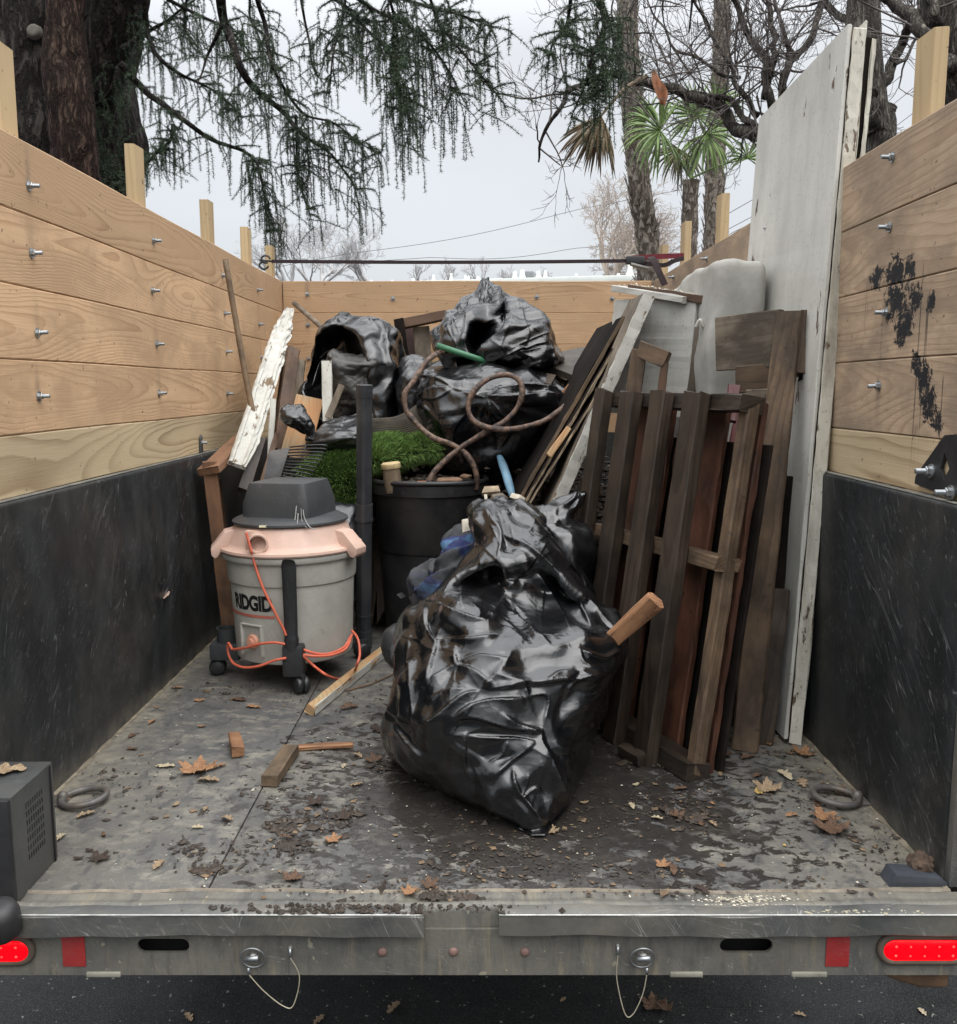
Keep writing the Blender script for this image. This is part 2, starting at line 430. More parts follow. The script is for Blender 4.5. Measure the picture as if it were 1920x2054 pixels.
def bag_shape(rows, NR, NC, floor=None, pw=.85):
    """rows: (py, px_left, px_right, Y centre, half depth) in order from top to bottom"""
    Rw = np.array(rows, float); s = np.concatenate([[0], np.cumsum(np.hypot(np.diff(Rw[:, 0]), .5 * np.abs(np.diff(Rw[:, 1])) + .5 * np.abs(np.diff(Rw[:, 2])) * .7) + 1)])
    t = np.linspace(0, s[-1], NR); Q = np.stack([np.interp(t, s, Rw[:, k]) for k in range(5)], -1)
    K = np.array([.2, .6, .2]); Qs = Q.copy()
    for _ in range(1):
        Qs[1:-1] = Q[:-2] * .2 + Q[1:-1] * .6 + Q[2:] * .2
    V = []
    for py, xl, xr, Y, D in Qs:
        for j in range(NC):
            a = 2 * math.pi * j / NC; ca, sa = math.cos(a), math.sin(a)
            ca = math.copysign(abs(ca) ** pw, ca); sa = math.copysign(abs(sa) ** pw, sa)
            px = (xl + xr) / 2 + (xr - xl) / 2 * ca; y = Y - D * sa
            p = onY(px, py, y)
            if floor is not None and p[2] < floor: p = onZ(px, py, floor); 
            V.append(p)
    V = np.array(V)
    return np.concatenate([V, V[:NC].mean(0)[None], V[-NC:].mean(0)[None]])
def _normals(P, T):
    n = np.cross(P[T[:, 1]] - P[T[:, 0]], P[T[:, 2]] - P[T[:, 0]]); N = np.zeros_like(P)
    for k in range(3):
        for a in range(3): N[:, a] += np.bincount(T[:, k], n[:, a], len(P))
    return N / (np.linalg.norm(N, axis=1)[:, None] + 1e-12)
def bowls(P, cell, seed, axis=(0, 0, 1), stretch=2.2, warp=.25):
    """F1 cell pattern squared: slack hollows between sharp creases, cells drawn out along `axis`"""
    r = np.random.default_rng(seed); ax = np.array(axis, float); ax /= np.linalg.norm(ax)
    Q = P + warp * cell * np.stack([nfield(P, .35 / cell, seed + i, 1) for i in (1, 2, 3)], -1)
    Q = (Q - (Q @ ax)[:, None] * ax * (1 - 1 / stretch)) / cell
    lo, hi = Q.min(0) - .5, Q.max(0) + .5; n = int(np.prod(hi - lo) * 1.3) + 8
    C = r.uniform(lo, hi, (n, 3)); out = np.empty(len(Q))
    for i in range(0, len(Q), 4000):
        q = Q[i:i + 4000]; d2 = (q * q).sum(1)[:, None] - 2 * q @ C.T + (C * C).sum(1)[None]
        out[i:i + 4000] = d2.min(1)
    return np.minimum(out, .7)
def stars(P, pts, seed):
    """tension folds radiating from points: (point, length, amplitude, number of folds)"""
    out = np.zeros(len(P)); r = np.random.default_rng(seed)
    for c, ln, A, k in pts:
        d = P - np.array(c); rad = np.linalg.norm(d, axis=1); ang = np.arctan2(d[:, 2], d[:, 0])
        t = (k * ang / 6.283 + .25 * np.sin(ang * 3 + rad / ln * 2) + .3 * np.sin(ang * 5 + 1)) % 1
        ridge = 1 - np.abs(2 * t - 1); ridge = ridge ** 2.2
        out += A * ridge * np.exp(-rad / ln) * np.minimum(rad / (ln * .25), 1)
    return out
def bag(name, rows, mat, parent=None, NR=22, NC=36, seed=1, floor=None, stages=((.10, 40, .05, .6), (.05, 22, .06, .5), (.035, 16, .08, .4)),
        maxdev=.05, pw=.85, mod=None, axis=(.5, 0, .8), star=(), cr=((.17, .030), (.075, .012), (.034, .005)), level=3):
    P = bag_shape(rows, NR, NC, floor, pw)
    if mod is not None: P = mod(P, NR, NC)
    T = _grid(NR, NC); nr, ncl = NR, NC; tgt = P.copy()
    for k, (ex, its, at, bd) in enumerate(stages):
        if k:
            P, nr2, nc2 = _up(P, nr, ncl); nr, ncl = nr2, nc2; T = _grid(nr, ncl)
        el = np.linalg.norm(P[1] - P[0])
        P = buckle(P, T, ex, its, at, bd, seed + k * 11, P.copy(), floor, jit=.2 * el, maxdev=maxdev * (.42 ** k))
        if k == 1:
            N = _normals(P, T); s = bowls(P, cr[0][0], seed + 3, axis) * cr[0][1] + (stars(P, star, seed) if star else 0)
            P = P + N * (s - s.mean())[:, None]
    for lv in range(level - 2):
        P, nr, ncl = _up(P, nr, ncl)
    T = _grid(nr, ncl)
    N = _normals(P, T)
    ax2 = np.cross(np.array(axis, float), (0, 1, .3))
    m1 = np.clip(.6 + .6 * nfield(P, 2, seed + 40, 1), 0, 1.3)
    P = P + N * (bowls(P, cr[1][0], seed + 5, ax2, 2.6) * cr[1][1] * m1)[:, None]
    N = _normals(P, T)
    m2 = np.clip(.3 + .9 * nfield(P, 3, seed + 50, 1), 0, 1.4)
    P = P + N * (bowls(P, cr[2][0], seed + 7, axis, 2.2) * cr[2][1] * m2)[:, None]
    if floor is not None: P[:, 2] = np.maximum(P[:, 2], floor)
    me = mesh_np(P, T, True)
    return obj(name, me, mat, parent), P
def bag_material(name='bag_plastic', col=(.0025, .0028, .0035), rough=.21, dust=.06):
    n = NM(name)
    w = n.N.new('ShaderNodeVectorMath'); w.operation = 'ADD'
    n.put(w.inputs[0], n.P); sc = n.N.new('ShaderNodeVectorMath'); sc.operation = 'SCALE'
    n.put(sc.inputs[0], n.noise(n.P, 12, 2, .5, 0, 1)); sc.inputs['Scale'].default_value = .05; n.put(w.inputs[1], sc.outputs[0])
    v1 = n.voro(n.map(w.outputs[0], (1, 1, .45), (.3, .5, .8)), 34, 'F1'); v2 = n.voro(n.map(w.outputs[0], (.5, 1, 1), (1.3, .5, .2)), 75, 'F1')
    g = n.rng(n.noise(n.P, 7, 2), .45, .62, .1, 1)
    b = n.bump(n.math('MULTIPLY', n.math('MULTIPLY', v1, v1), g), .006, .35); b = n.bump(n.math('MULTIPLY', n.math('MULTIPLY', v2, v2), g), .0025, .3, b)
    c = n.mix(n.math('MULTIPLY', n.rng(n.noise(n.P, 5, 5, .65), .5, .75), dust), col, (.12, .11, .10))
    r = n.rng(n.noise(n.P, 9, 4, .6), .3, .7, rough - .06, rough + .12)
    return n.fin(c, r, b, spec=.95)
FRONT_BAG = [(1005,965,1020,2.80,.03),(1020,945,1050,2.78,.08),(1045,925,1085,2.74,.13),(1095,890,1108,2.70,.18),(1147,860,1132,2.66,.22),(1200,838,1180,2.62,.25),
 (1240,822,1225,2.58,.27),(1282,812,1252,2.55,.29),(1320,805,1240,2.52,.31),(1375,792,1222,2.50,.33),(1447,775,1200,2.47,.34),
 (1509,778,1178,2.44,.33),(1550,826,1163,2.40,.30),(1592,895,1150,2.33,.24),(1632,990,1125,2.25,.18),(1676,1070,1090,2.2,.12)]
# ------------------------------------------------------------------ materials of the truck
M_PLANK = wood('fir_plank', (.60, .40, .235), (.31, .165, .08), 150, .70, (.48, .31, .18), .1, rough=.75, stain=True, fibre=.8, var=.13)
M_PLANKR = wood('fir_plank_dirty', (.48, .35, .235), (.25, .15, .085), 110, .65, (.24, .18, .125), .22, rough=.75, stain=True, fibre=.6, var=.10)
M_TREAT = wood('treated_plank', (.53, .415, .26), (.25, .165, .085), 85, .85, rough=.7, stain=True, fibre=.35, var=.05)
M_STAKE = wood('stake_wood', (.50, .37, .21), (.30, .19, .09), 60, .45, rough=.75, fibre=.35, var=.05)
def liner_material():
    n = NM('liner_black')
    str_ = n.noise(n.map(n.P, (3, 3, 1.2)), 2.2, 6, .7)
    c = n.mix(n.math('MULTIPLY', n.rng(str_, .45, .75), .45), (.013, .0145, .0155), (.055, .060, .063))
    c = n.mix(n.math('MULTIPLY', n.rng(n.noise(n.P, 2.2, 6, .7), .5, .75), .35), c, (.10, .085, .065))
    c = n.mix(n.math('MULTIPLY', n.scratches(n.P), .6), c, (.28, .28, .28))
    fl = n.rng(n.noise(n.map(n.P, (1, 1, .6)), 60, 3, .6), .70, .73)
    c = n.mix(n.math('MULTIPLY', fl, .3), c, (.3, .3, .3))
    # dust that has settled towards the foot of the wall
    z = n.sep(n.W)[2]
    d = n.math('MULTIPLY', n.rng(z, .0, .07, 1, 0), n.rng(n.noise(n.P, 9, 5, .7), .35, .6))
    c = n.mix(n.math('MULTIPLY', d, .6), c, (.17, .15, .12))
    b = n.bump(n.noise(n.P, 130, 3, .6), .001, .35); b = n.bump(n.noise(n.map(n.P, (1, 1, 1)), 3, 2), .03, .15, b)
    return n.fin(c, n.rng(str_, .3, .7, .42, .6), b, spec=.45)
def floor_material():
    n = NM('bed_floor_dirty')
    P = n.W
    big = n.noise(P, 1.6, 6, .65)
    c = n.mix(n.rng(big, .35, .68), (.060, .062, .064), (.155, .143, .12))
    c = n.mix(n.math('MULTIPLY', n.rng(n.noise(n.map(P, (1, 1.7, 1), (0, 0, .5)), 9, 6, .75, .3), .5, .66), .72), c, (.25, .23, .185))
    c = n.mix(n.math('MULTIPLY', n.rng(n.noise(n.map(P, (1.6, 1, 1), (0, 0, -.6)), 12, 5, .72, .4), .52, .6), .6), c, (.045, .047, .05))
    c = n.mix(n.math('MULTIPLY', n.scratches(n.map(P, (1, 1, 1), (1.57, 0, .3))), .5), c, (.36, .35, .33))
    c = n.mix(n.math('MULTIPLY', n.scratches(n.map(P, (1, 1, 1), (1.57, .3, 1.9))), .35), c, (.04, .04, .04))
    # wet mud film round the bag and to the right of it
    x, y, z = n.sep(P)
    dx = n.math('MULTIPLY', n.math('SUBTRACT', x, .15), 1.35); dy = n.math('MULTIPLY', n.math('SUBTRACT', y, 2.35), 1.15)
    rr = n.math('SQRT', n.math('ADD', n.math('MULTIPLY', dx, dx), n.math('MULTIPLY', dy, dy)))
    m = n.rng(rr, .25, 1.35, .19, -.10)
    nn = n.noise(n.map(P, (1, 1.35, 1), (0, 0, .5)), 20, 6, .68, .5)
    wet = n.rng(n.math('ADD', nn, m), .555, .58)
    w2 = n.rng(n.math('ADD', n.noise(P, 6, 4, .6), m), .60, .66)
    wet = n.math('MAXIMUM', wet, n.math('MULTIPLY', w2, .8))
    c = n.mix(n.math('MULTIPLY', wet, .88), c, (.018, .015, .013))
    # pale dirt pushed against both side walls
    ed = n.math('MAXIMUM', n.rng(x, .86, 1.0), n.rng(x, -.98, -1.1))
    e2 = n.math('MULTIPLY', ed, n.rng(n.noise(P, 30, 4, .7), .35, .6))
    c = n.mix(n.math('MULTIPLY', e2, .75), c, (.26, .23, .17))
    sp = n.rng(n.noise(P, 70, 2, .5), .72, .75)
    c = n.mix(n.math('MULTIPLY', sp, .8), c, (.03, .024, .02))
    b = n.bump(n.math('ADD', n.math('MULTIPLY', wet, -.3), n.noise(P, 60, 5, .65)), .003, .4)
    b = n.bump(n.noise(P, 4, 2), .02, .2, b)
    r = n.mix(wet, (.55,) * 3, (.27,) * 3); r = n.math('ADD', r, n.rng(n.noise(P, 12, 4), .3, .7, -.08, .1))
    return n.fin(c, r, b, spec=.45)
def sill_material():
    n = NM('sill_steel')
    P = n.W; x, y, z = n.sep(P)
    c = n.mix(n.rng(n.noise(P, 4, 6, .7), .35, .7), (.085, .085, .08), (.19, .175, .14))
    c = n.mix(n.math('MULTIPLY', n.rng(n.noise(n.map(P, (9, 1, 1.2)), 4, 5, .7), .5, .68), .6), c, (.045, .045, .045))
    c = n.mix(n.math('MULTIPLY', n.rng(n.noise(n.map(P, (14, 1, 1.5)), 3, 5, .7), .56, .7), .6), c, (.27, .22, .14))
    fl = n.rng(n.noise(n.map(P, (1, 1, .6)), 40, 3, .6), .68, .71)
    c = n.mix(n.math('MULTIPLY', fl, .7), c, (.33, .30, .22))
    c = n.mix(n.math('MULTIPLY', n.scratches(n.map(P, (2, 2, 2))), .5), c, (.4, .38, .34))
    b = n.bump(n.noise(P, 90, 5, .65), .0015, .5)
    return n.fin(c, .52, b, metal=.0, spec=.5)
M_LINER = liner_material(); M_FLOOR = floor_material(); M_SILL = sill_material()
M_BAR = simple('bar_steel', (.065, .067, .066), .45, .35, 6, .3, 70, (.20, .18, .14), .6, .6, (.4, .38, .35))
M_ZINC = simple('zinc', (.42, .44, .45), .35, .2, 30, metal=.85)
M_ZDULL = simple('zinc_dull', (.30, .29, .27), .5, .2, 30, metal=.6)
M_CABLE = simple('cable_steel', (.42, .38, .28), .45, .2, 30, metal=.3)
M_RUBBER = simple('rubber_black', (.018, .018, .02), .5, .3, 10, .2, 80, (.08, .075, .07), .3)
M_BOX = simple('box_steel', (.045, .047, .047), .5, .3, 4, .3, 120, (.13, .12, .10), .5, .5, (.25, .25, .24))
M_RUST = simple('rust', (.15, .085, .045), .8, .4, 14, .5, 60, (.04, .03, .02), .6)
M_SLOT = simple('slot_dark', (.006, .006, .006), .8)
M_REFL = simple('reflector_red', (.33, .028, .028), .35, .12, 30, .2, 160, (.25, .10, .09), .3, .3, (.5, .3, .3))
def light_material():
    n = NM('tail_lens')
    n.b.inputs['Emission Strength'].default_value = 1.15
    v = n.voro(n.map(n.O, (1, 1, 1)), 60, 'F1')
    return n.fin((.35, .0, .002), .25, n.bump(v, .002, .4), spec=.2, Emission_Color=(1.0, .001, .006, 1))
M_LENS = light_material()

truck = thing('dump_truck', 'black dump truck bed with plywood-coloured plank sides and dented steel rear sill', 'truck', (0, 3.6, -.75))
truck['label'] = 'black dump truck bed with raised pale plank sides, seen from its open rear'
Y0, Y1 = 1.822, 5.50
XL, XR = -1.105, 1.002
ZB = [.7875, .940, 1.124, 1.306, 1.487, 1.668]
# bed floor: two sheets with a seam
for lo, hi in ((XL, -.5705), (-.5665, XR)):
    boxp('floor_sheet', (lo, Y0 + .002, -.02), (hi, Y1, 0), M_FLOOR, truck, .0015)
boxp('floor_sheet', (XL, Y0, -.03), (XR, Y1, -.0215), M_FLOOR, truck, 0)
# steel lower walls
def side_wall(x0, x1, top, y0=1.79):
    V, F = box_vf((x0, y0, -.05), (x1, Y1 + .04, top)); return obj('side_wall', bevel_me(V, F, .012, 3), M_LINER, truck)
side_wall(XL - .045, XL, .787); side_wall(XR, XR + .045, .812, 1.86)
M_LEDGE = simple('ledge_dust', (.17, .16, .135), .85, .4, 14, .5, 60, (.06, .06, .06), .6)
boxp('wall_cap', (XL - .0255, 1.86, .7872), (XL - .004, Y1 - .01, .7892), M_LEDGE, truck, .0007)
boxp('wall_cap', (XR + .004, 1.88, .8122), (XR + .0255, Y1 - .01, .8142), M_LEDGE, truck, .0007)
boxp('front_wall', (XL + .001, Y1, -.04), (XR - .001, Y1 + .04, .787), M_LINER, truck, .004)
# sloping dirt fillet along the foot of each wall
def fillet(x, s):
    V = []; F = []; n = 90
    for i in range(n + 1):
        y = Y0 + (Y1 - Y0) * i / n; h = .0045 + .0015 * math.sin(i * 1.7) + .0015 * math.sin(i * 4.1)
        V += [(x, y, h), (x + s * h * .6, y, h * .5), (x + s * h * 2, y, .0015)]
    for i in range(n):
        a = i * 3; F += [(a, a + 1, a + 4, a + 3), (a + 1, a + 2, a + 5, a + 4)] if s < 0 else [(a, a + 3, a + 4, a + 1), (a + 1, a + 4, a + 5, a + 2)]
    return mkmesh(V, F, True)
M_DIRT = simple('pale_dirt', (.20, .17, .12), .9, .4, 25, .8, 60, (.06, .05, .04), .6)
for x, s in ((XL + .0005, 1), (XR - .0005, -1)):
    d = obj('dirt_line', fillet(x, s), M_DIRT, truck); d['kind'] = 'stuff'

# --------------------------- planks with stains round each bolt and a paint splash on the right
def plank(x0, y0, x1, y1, z0, z1, inward, mat, bolts, splat=None):
    """vertical board from (x0,y0) to (x1,y1) between heights z0, z1; inward = unit normal to the load side"""
    p0 = np.array([x0, y0, (z0 + z1) / 2]); p1 = np.array([x1, y1, (z0 + z1) / 2]); L = np.linalg.norm(p1 - p0); W = z1 - z0 - .0014; T = .038
    nx = max(20, int(L / .02)); nz = 12; r = np.random.default_rng(int(abs(z0) * 1000 + abs(x0) * 77 + abs(y0) * 13))
    V = []; t = T / 2
    zz = np.concatenate([[-W / 2], np.linspace(-W / 2 + .003, W / 2 - .003, nz - 1), [W / 2]])
    bow = r.uniform(-.0015, .0015)
    for side in (-1, 1):
        for i in range(nx + 1):
            x = L * i / nx
            for j, z in enumerate(zz):
                y = side * (t - (.003 if j in (0, nz) else 0)); e = .0014 * math.sin(x * 5)
                V.append((x, y, z + (e if j in (0, nz) else e * .5)))
    m = nz + 1; F = []; S = (nx + 1) * m
    for i in range(nx):
        for j in range(nz):
            a = i * m + j; F.append((a, a + m, a + m + 1, a + 1)); b = S + a; F.append((b, b + 1, b + m + 1, b + m))
        a = i * m; F.append((a, S + a, S + a + m, a + m)); a = i * m + nz; F.append((a, a + m, S + a + m, S + a))
    for i in (0, nx):
        for j in range(nz):
            a = i * m + j; f = (a, a + 1, S + a + 1, S + a); F.append(f if i == 0 else f[::-1])
    me = mkmesh(V, F); fr = frame(p0, p1 - p0, inward)
    st = me.attributes.new('stain', 'FLOAT', 'POINT'); sp = me.attributes.new('splat', 'FLOAT', 'POINT'); dp = me.attributes.new('drip', 'FLOAT', 'POINT'); dpv = np.zeros(len(V), np.float32)
    stv = np.zeros(len(V), np.float32); spv = np.zeros(len(V), np.float32)
    for k, v in enumerate(V):
        for bl, bz in bolts:
            dx = abs(v[0] - bl) / .016; dz = bz - (v[2] + (z0 + z1) / 2)
            if dz > -.01: stv[k] = max(stv[k], max(0, 1 - dx) * max(0, 1 - dz / .13) * (.5 + .5 * math.sin(bl * 40 + bz * 30)) * 1.0)
        if splat:
            wv = fr @ Vector(v)
            for cy, cz, rad, ay in splat:
                q = math.hypot((wv.y - cy) / ay, wv.z - cz) / rad
                spv[k] = max(spv[k], max(0, 1 - q))
                if abs(wv.y - cy) < rad * 1.6 and 0 < cz - wv.z < .20: dpv[k] = max(dpv[k], (1 - (cz - wv.z) / .20))
    st.data.foreach_set('value', stv); sp.data.foreach_set('value', spv); dp.data.foreach_set('value', dpv)
    o = obj('plank', me, mat, truck, fr)
    for bl, bz in bolts: make_bolt(o, fr, bl, bz - (z0 + z1) / 2)
    return o
_bolt_me = []
def bolt_mesh():
    v1, f1 = lathe_vf([(.0, .0), (.013, .0), (.013, .0022), (.004, .0022)], 16)
    v2, f2 = lathe_vf([(.0085, .002), (.0088, .003), (.0088, .0095), (.008, .0105), (0, .0105)], 6)
    prof = [(.0048, .0105)]; z = .0105
    while z < .028: prof += [(.0052, z + .0008), (.0046, z + .0016)]; z += .0016
    prof += [(0, z + .001)]
    v3, f3 = lathe_vf(prof, 10)
    V, F = merge_vf([(v1, f1), (v2, f2), (v3, f3)]); return mkmesh(V, F)
def make_bolt(parent, fr, x, z):
    if not _bolt_me: me = bolt_mesh(); me.materials.append(M_ZINC); _bolt_me.append(me)
    o = bpy.data.objects.new('bolt', _bolt_me[0])
    c = fr @ Vector((x, .0195, z)); n = (fr.to_3x3() @ Vector((0, 1, 0))).normalized()
    rot = n.to_track_quat('Z', 'Y').to_matrix().to_4x4()
    wm = Matrix.Translation(c) @ rot @ Matrix.Rotation(random.uniform(0, 1), 4, 'Z') @ Matrix.Rotation(random.uniform(-.06, .06), 4, 'X')
    link(o, wm, parent)
YL = 1.95
bl_y = [2.41, 3.31, 4.22, 4.9]
for k in range(5):
    z0, z1 = ZB[k], ZB[k + 1]; zc = [None, 1.04, 1.225, 1.41, 1.60][k]
    bolts = [(y - 1.86 + random.uniform(-.02, .02), zc + random.uniform(-.012, .012)) for y in bl_y] if zc else []
    plank(XL - .045, 1.86, XL - .045, Y1 + .03, z0, z1, (1, 0, 0), M_TREAT if k == 0 else M_PLANK, bolts)
SPLAT = [(2.32, 1.335, .05, 1.3), (2.42, 1.33, .04, 1.2), (2.24, 1.335, .035, 1.0), (2.30, 1.262, .055, 1.5), (2.20, 1.262, .035, 1), (2.27, 1.19, .04, 1),
         (2.13, 1.245, .03, .8), (2.24, 1.205, .045, .9), (2.14, 1.075, .05, .8), (2.11, 1.02, .05, .9), (2.06, .975, .03, .8), (2.18, 1.11, .04, .7)]
for k in range(5):
    z0, z1 = ZB[k] + (.025 if k == 0 else 0), ZB[k + 1]
    zc = [None, 1.06, 1.25, 1.44, 1.615][k]
    bolts = [(y + random.uniform(-.02, .02) - 1.875, zc + random.uniform(-.012, .012)) for y in (2.37, 3.3, 4.2, 4.9)] if zc else []
    plank(XR + .045, 1.875, XR + .045, Y1 + .03, z0, z1, (-1, 0, 0), M_TREAT if k == 0 else M_PLANKR, bolts, [(a, b, c * 1.45, d) for a, b, c, d in SPLAT])
for k in range(5):
    zc = (ZB[k] + ZB[k + 1]) / 2
    plank(XL - .02, Y1 + .02, XR + .02, Y1 + .02, ZB[k], ZB[k + 1] + .002, (0, -1, 0), M_PLANK, [(x + 1.12, zc + random.uniform(-.02, .02)) for x in (-.98, -.48, .36, .8)] if k else [])
# stakes outside the planks
def stake(x, y, top, flat=1, bot=-.1):
    W, T = (.089, .038)
    board('stake', (x, y, bot), (x, y, top), W, T, (1, 0, 0) if flat else (0, 1, 0), M_STAKE, truck, seg=6, rough=.0006, ch=.004)
for y, t in ((2.43, 1.90), (3.35, 1.885), (4.22, 1.87), (4.92, 1.87), (5.48, 1.86)): stake(XL - .087, y, t)
for y, t in ((2.33, 1.89), (3.25, 1.89), (4.21, 1.895), (4.93, 1.90), (5.50, 1.87)): stake(XR + .087, y, t)

# --------------------------- rear sill, protecting bars, beam with slots
def sweep_x(name, prof, x0, x1, mat, parent, n=60, jit=.0008):
    V = []; F = []; m = len(prof)
    r = np.random.default_rng(5)
    for i in range(n + 1):
        x = x0 + (x1 - x0) * i / n; a = .0018 * math.sin(x * 9) + .0012 * math.sin(x * 31 + 1) + r.normal() * jit * .3
        for y, z in prof: V.append((x, y + a, z + a * .6))
    for i in range(n):
        for j in range(m - 1):
            a = i * m + j; F.append((a, a + 1, a + m + 1, a + m))
    F.append(tuple(reversed(range(m)))); F.append(tuple(n * m + j for j in range(m)))
    me = mkmesh(V, F, True); autosmooth(me, 45); return obj(name, me, mat, parent)
sill_prof = [(1.821, -.03), (1.821, -.001), (1.817, .0005), (1.805, -.0035), (1.79, -.002), (1.781, .004), (1.772, .0065), (1.763, .0035), (1.758, -.006), (1.757, -.05), (1.765, -.055)]
sweep_x('rear_sill', sill_prof[::-1], -1.3, 1.3, M_SILL, truck)
sweep_x('seam_weld', [(1.819, .0), (1.822, .0035), (1.826, .0035), (1.829, .0)][::-1], -1.1, XR, simple('seam_rust', (.20, .17, .13), .8, .4, 30), truck)
def bar(x0, x1):
    prof = [(1.756, .009), (1.724, .0095), (1.720, .006), (1.720, -.037), (1.723, -.0395), (1.756, -.0395)]
    sweep_x('guard_bar', prof, x0, x1, M_BAR, truck, 30)
bar(-1.3, -.1045); bar(.046, 1.3)
tube('bar_lip', [(x, 1.7205, .0085) for x in np.linspace(-1.3, -.1045, 40)], .0016, simple('bright_edge', (.5, .5, .47), .4, .3, 40, metal=.4), truck, 6)
tube('bar_lip', [(x, 1.7205, .0085) for x in np.linspace(.046, 1.3, 40)], .0016, bpy.data.materials['bright_edge'], truck, 6)
def stadium(cx, cz, hw, hh, n=10):
    r = hh; pts = []
    for i in range(n + 1): a = -math.pi / 2 + math.pi * i / n; pts.append((cx + hw - r + r * math.cos(a), cz + r * math.sin(a)))
    for i in range(n + 1): a = math.pi / 2 + math.pi * i / n; pts.append((cx - hw + r + r * math.cos(a), cz + r * math.sin(a)))
    return pts
BY = 1.748
def bx(px): return float(onY(px, 1900, BY)[0])
def bz(py): return float(onY(960, py, BY)[2])
zt, zb_ = -.0395, bz(1956)
def beam():
    """front plate of the beam with the two slots and the two lamp holes left open"""
    holes = [stadium(bx(328), bz(1897), bx(380) - bx(328), (bz(1883) - bz(1911)) / 2), stadium(bx(1497), bz(1897), bx(1550) - bx(1497), (bz(1883) - bz(1911)) / 2)]
    bm = bmesh.new(); rects = [[(-1.3, zb_), (1.3, zb_), (1.3, zt), (-1.3, zt)]] + holes; es = []
    for pl in rects:
        vs = [bm.verts.new((x, BY, z)) for x, z in pl]
        for i in range(len(vs)): es.append(bm.edges.new((vs[i], vs[(i + 1) % len(vs)])))
    bmesh.ops.triangle_fill(bm, use_beauty=True, edges=es)
    g = bmesh.ops.extrude_face_region(bm, geom=list(bm.faces)); bmesh.ops.translate(bm, verts=[v for v in g['geom'] if isinstance(v, bmesh.types.BMVert)], vec=(0, .007, 0))
    bmesh.ops.recalc_face_normals(bm, faces=bm.faces)
    me = bpy.data.meshes.new('m'); bm.to_mesh(me); bm.free(); return me
obj('rear_beam', beam(), M_SILL, truck)
boxp('beam_core', (-1.29, 1.80, zb_ + .002), (1.29, 1.86, zt + .02), M_SLOT, truck, 0)
boxp('beam_flange', (-1.3, BY + .0075, zb_ - .001), (1.3, BY + .075, zb_ + .006), M_SILL, truck, .001)
# tail lamps
def tail_light(cx, cz):
    lamp = bpy.data.objects.new('tail_light', None); link(lamp, Matrix.Translation((cx, BY, cz)), truck)
    hw, hh = .083, .0235
    pts = stadium(cx, cz, hw + .004, hh + .004, 14)
    V, F = tube_vf([(x, BY - .004, z) for x, z in pts], .0075, 8, closed=True, up=(0, 1, 0))
    obj('gasket', mkmesh(V, F, True), M_RUBD, lamp)
    V = []; F = []; rings = [(1.0, -.001), (.985, -.008), (.9, -.0115), (.6, -.0135), (.001, -.014)]; m = 0
    for s, dy in rings:
        sp = stadium(cx, cz, max((hw) * s, .0105 * s + .0001) if s > .5 else hw * s, hh * s, 14); m = len(sp); V += [(x, BY + dy, z) for x, z in sp]
    for i in range(len(rings) - 1):
        for j in range(m): F.append((i * m + j, (i + 1) * m + j, (i + 1) * m + (j + 1) % m, i * m + (j + 1) % m))
    obj('lens', mkmesh(V, F, True), M_LENS, lamp)
    for i in range(5):
        for dz in (-.010, .010):
            x = cx - .058 + .029 * i
            V, F = lathe_vf([(.0028, 0), (.002, .0012), (0, .0016)], 8)
            obj('led', mkmesh(V, F, True), M_LED, lamp, Matrix.Translation((x, BY - .0128, cz + dz)) @ Matrix.Rotation(R(90), 4, 'X'))
M_RUBD = simple('gasket_dirty', (.10, .075, .055), .7, .3, 20, .2, 60)
def led():
    n = NM('led'); n.b.inputs['Emission Strength'].default_value = 1.6
    return n.fin((.6, .05, .05), .3, None, Emission_Color=(1, .05, .035, 1))
M_LED = led()
tail_light(bx(62) - .083, bz(1903)); tail_light(bx(1768) + .083, bz(1901))
for a, b_ in ((125, 171), (1657, 1704)):
    V, F = box_vf((bx(a), BY - .0022, bz(1938)), (bx(b_), BY - .0004, zt + .001)); obj('reflector', bevel_me(V, F, .0009), M_REFL, truck)
for px in (767, 910, 1053):
    V, F = lathe_vf([(.0095, 0), (.009, .003), (.005, .005), (0, .0055)], 14)
    obj('rivet', mkmesh(V, F, True), simple('rivet_red', (.20, .12, .10), .6, .3, 50) if px == 767 else bpy.data.materials['rivet_red'], truck, Matrix.Translation((bx(px), BY - .0005, bz(1909))) @ Matrix.Rotation(R(90), 4, 'X'))
for a, b_, c_ in ((170, 240, 1), (1345, 1412, 0), (1590, 1662, 1)):
    V, F = box_vf((bx(a), BY - .004, zb_ - .004), (bx(b_), BY + .03, zb_ + .008)); obj('weld_pad', bevel_me(V, F, .004, 3), simple('pad_grey', (.25, .24, .19), .6, .3, 20, .3) if a == 170 else bpy.data.materials['pad_grey'], truck)
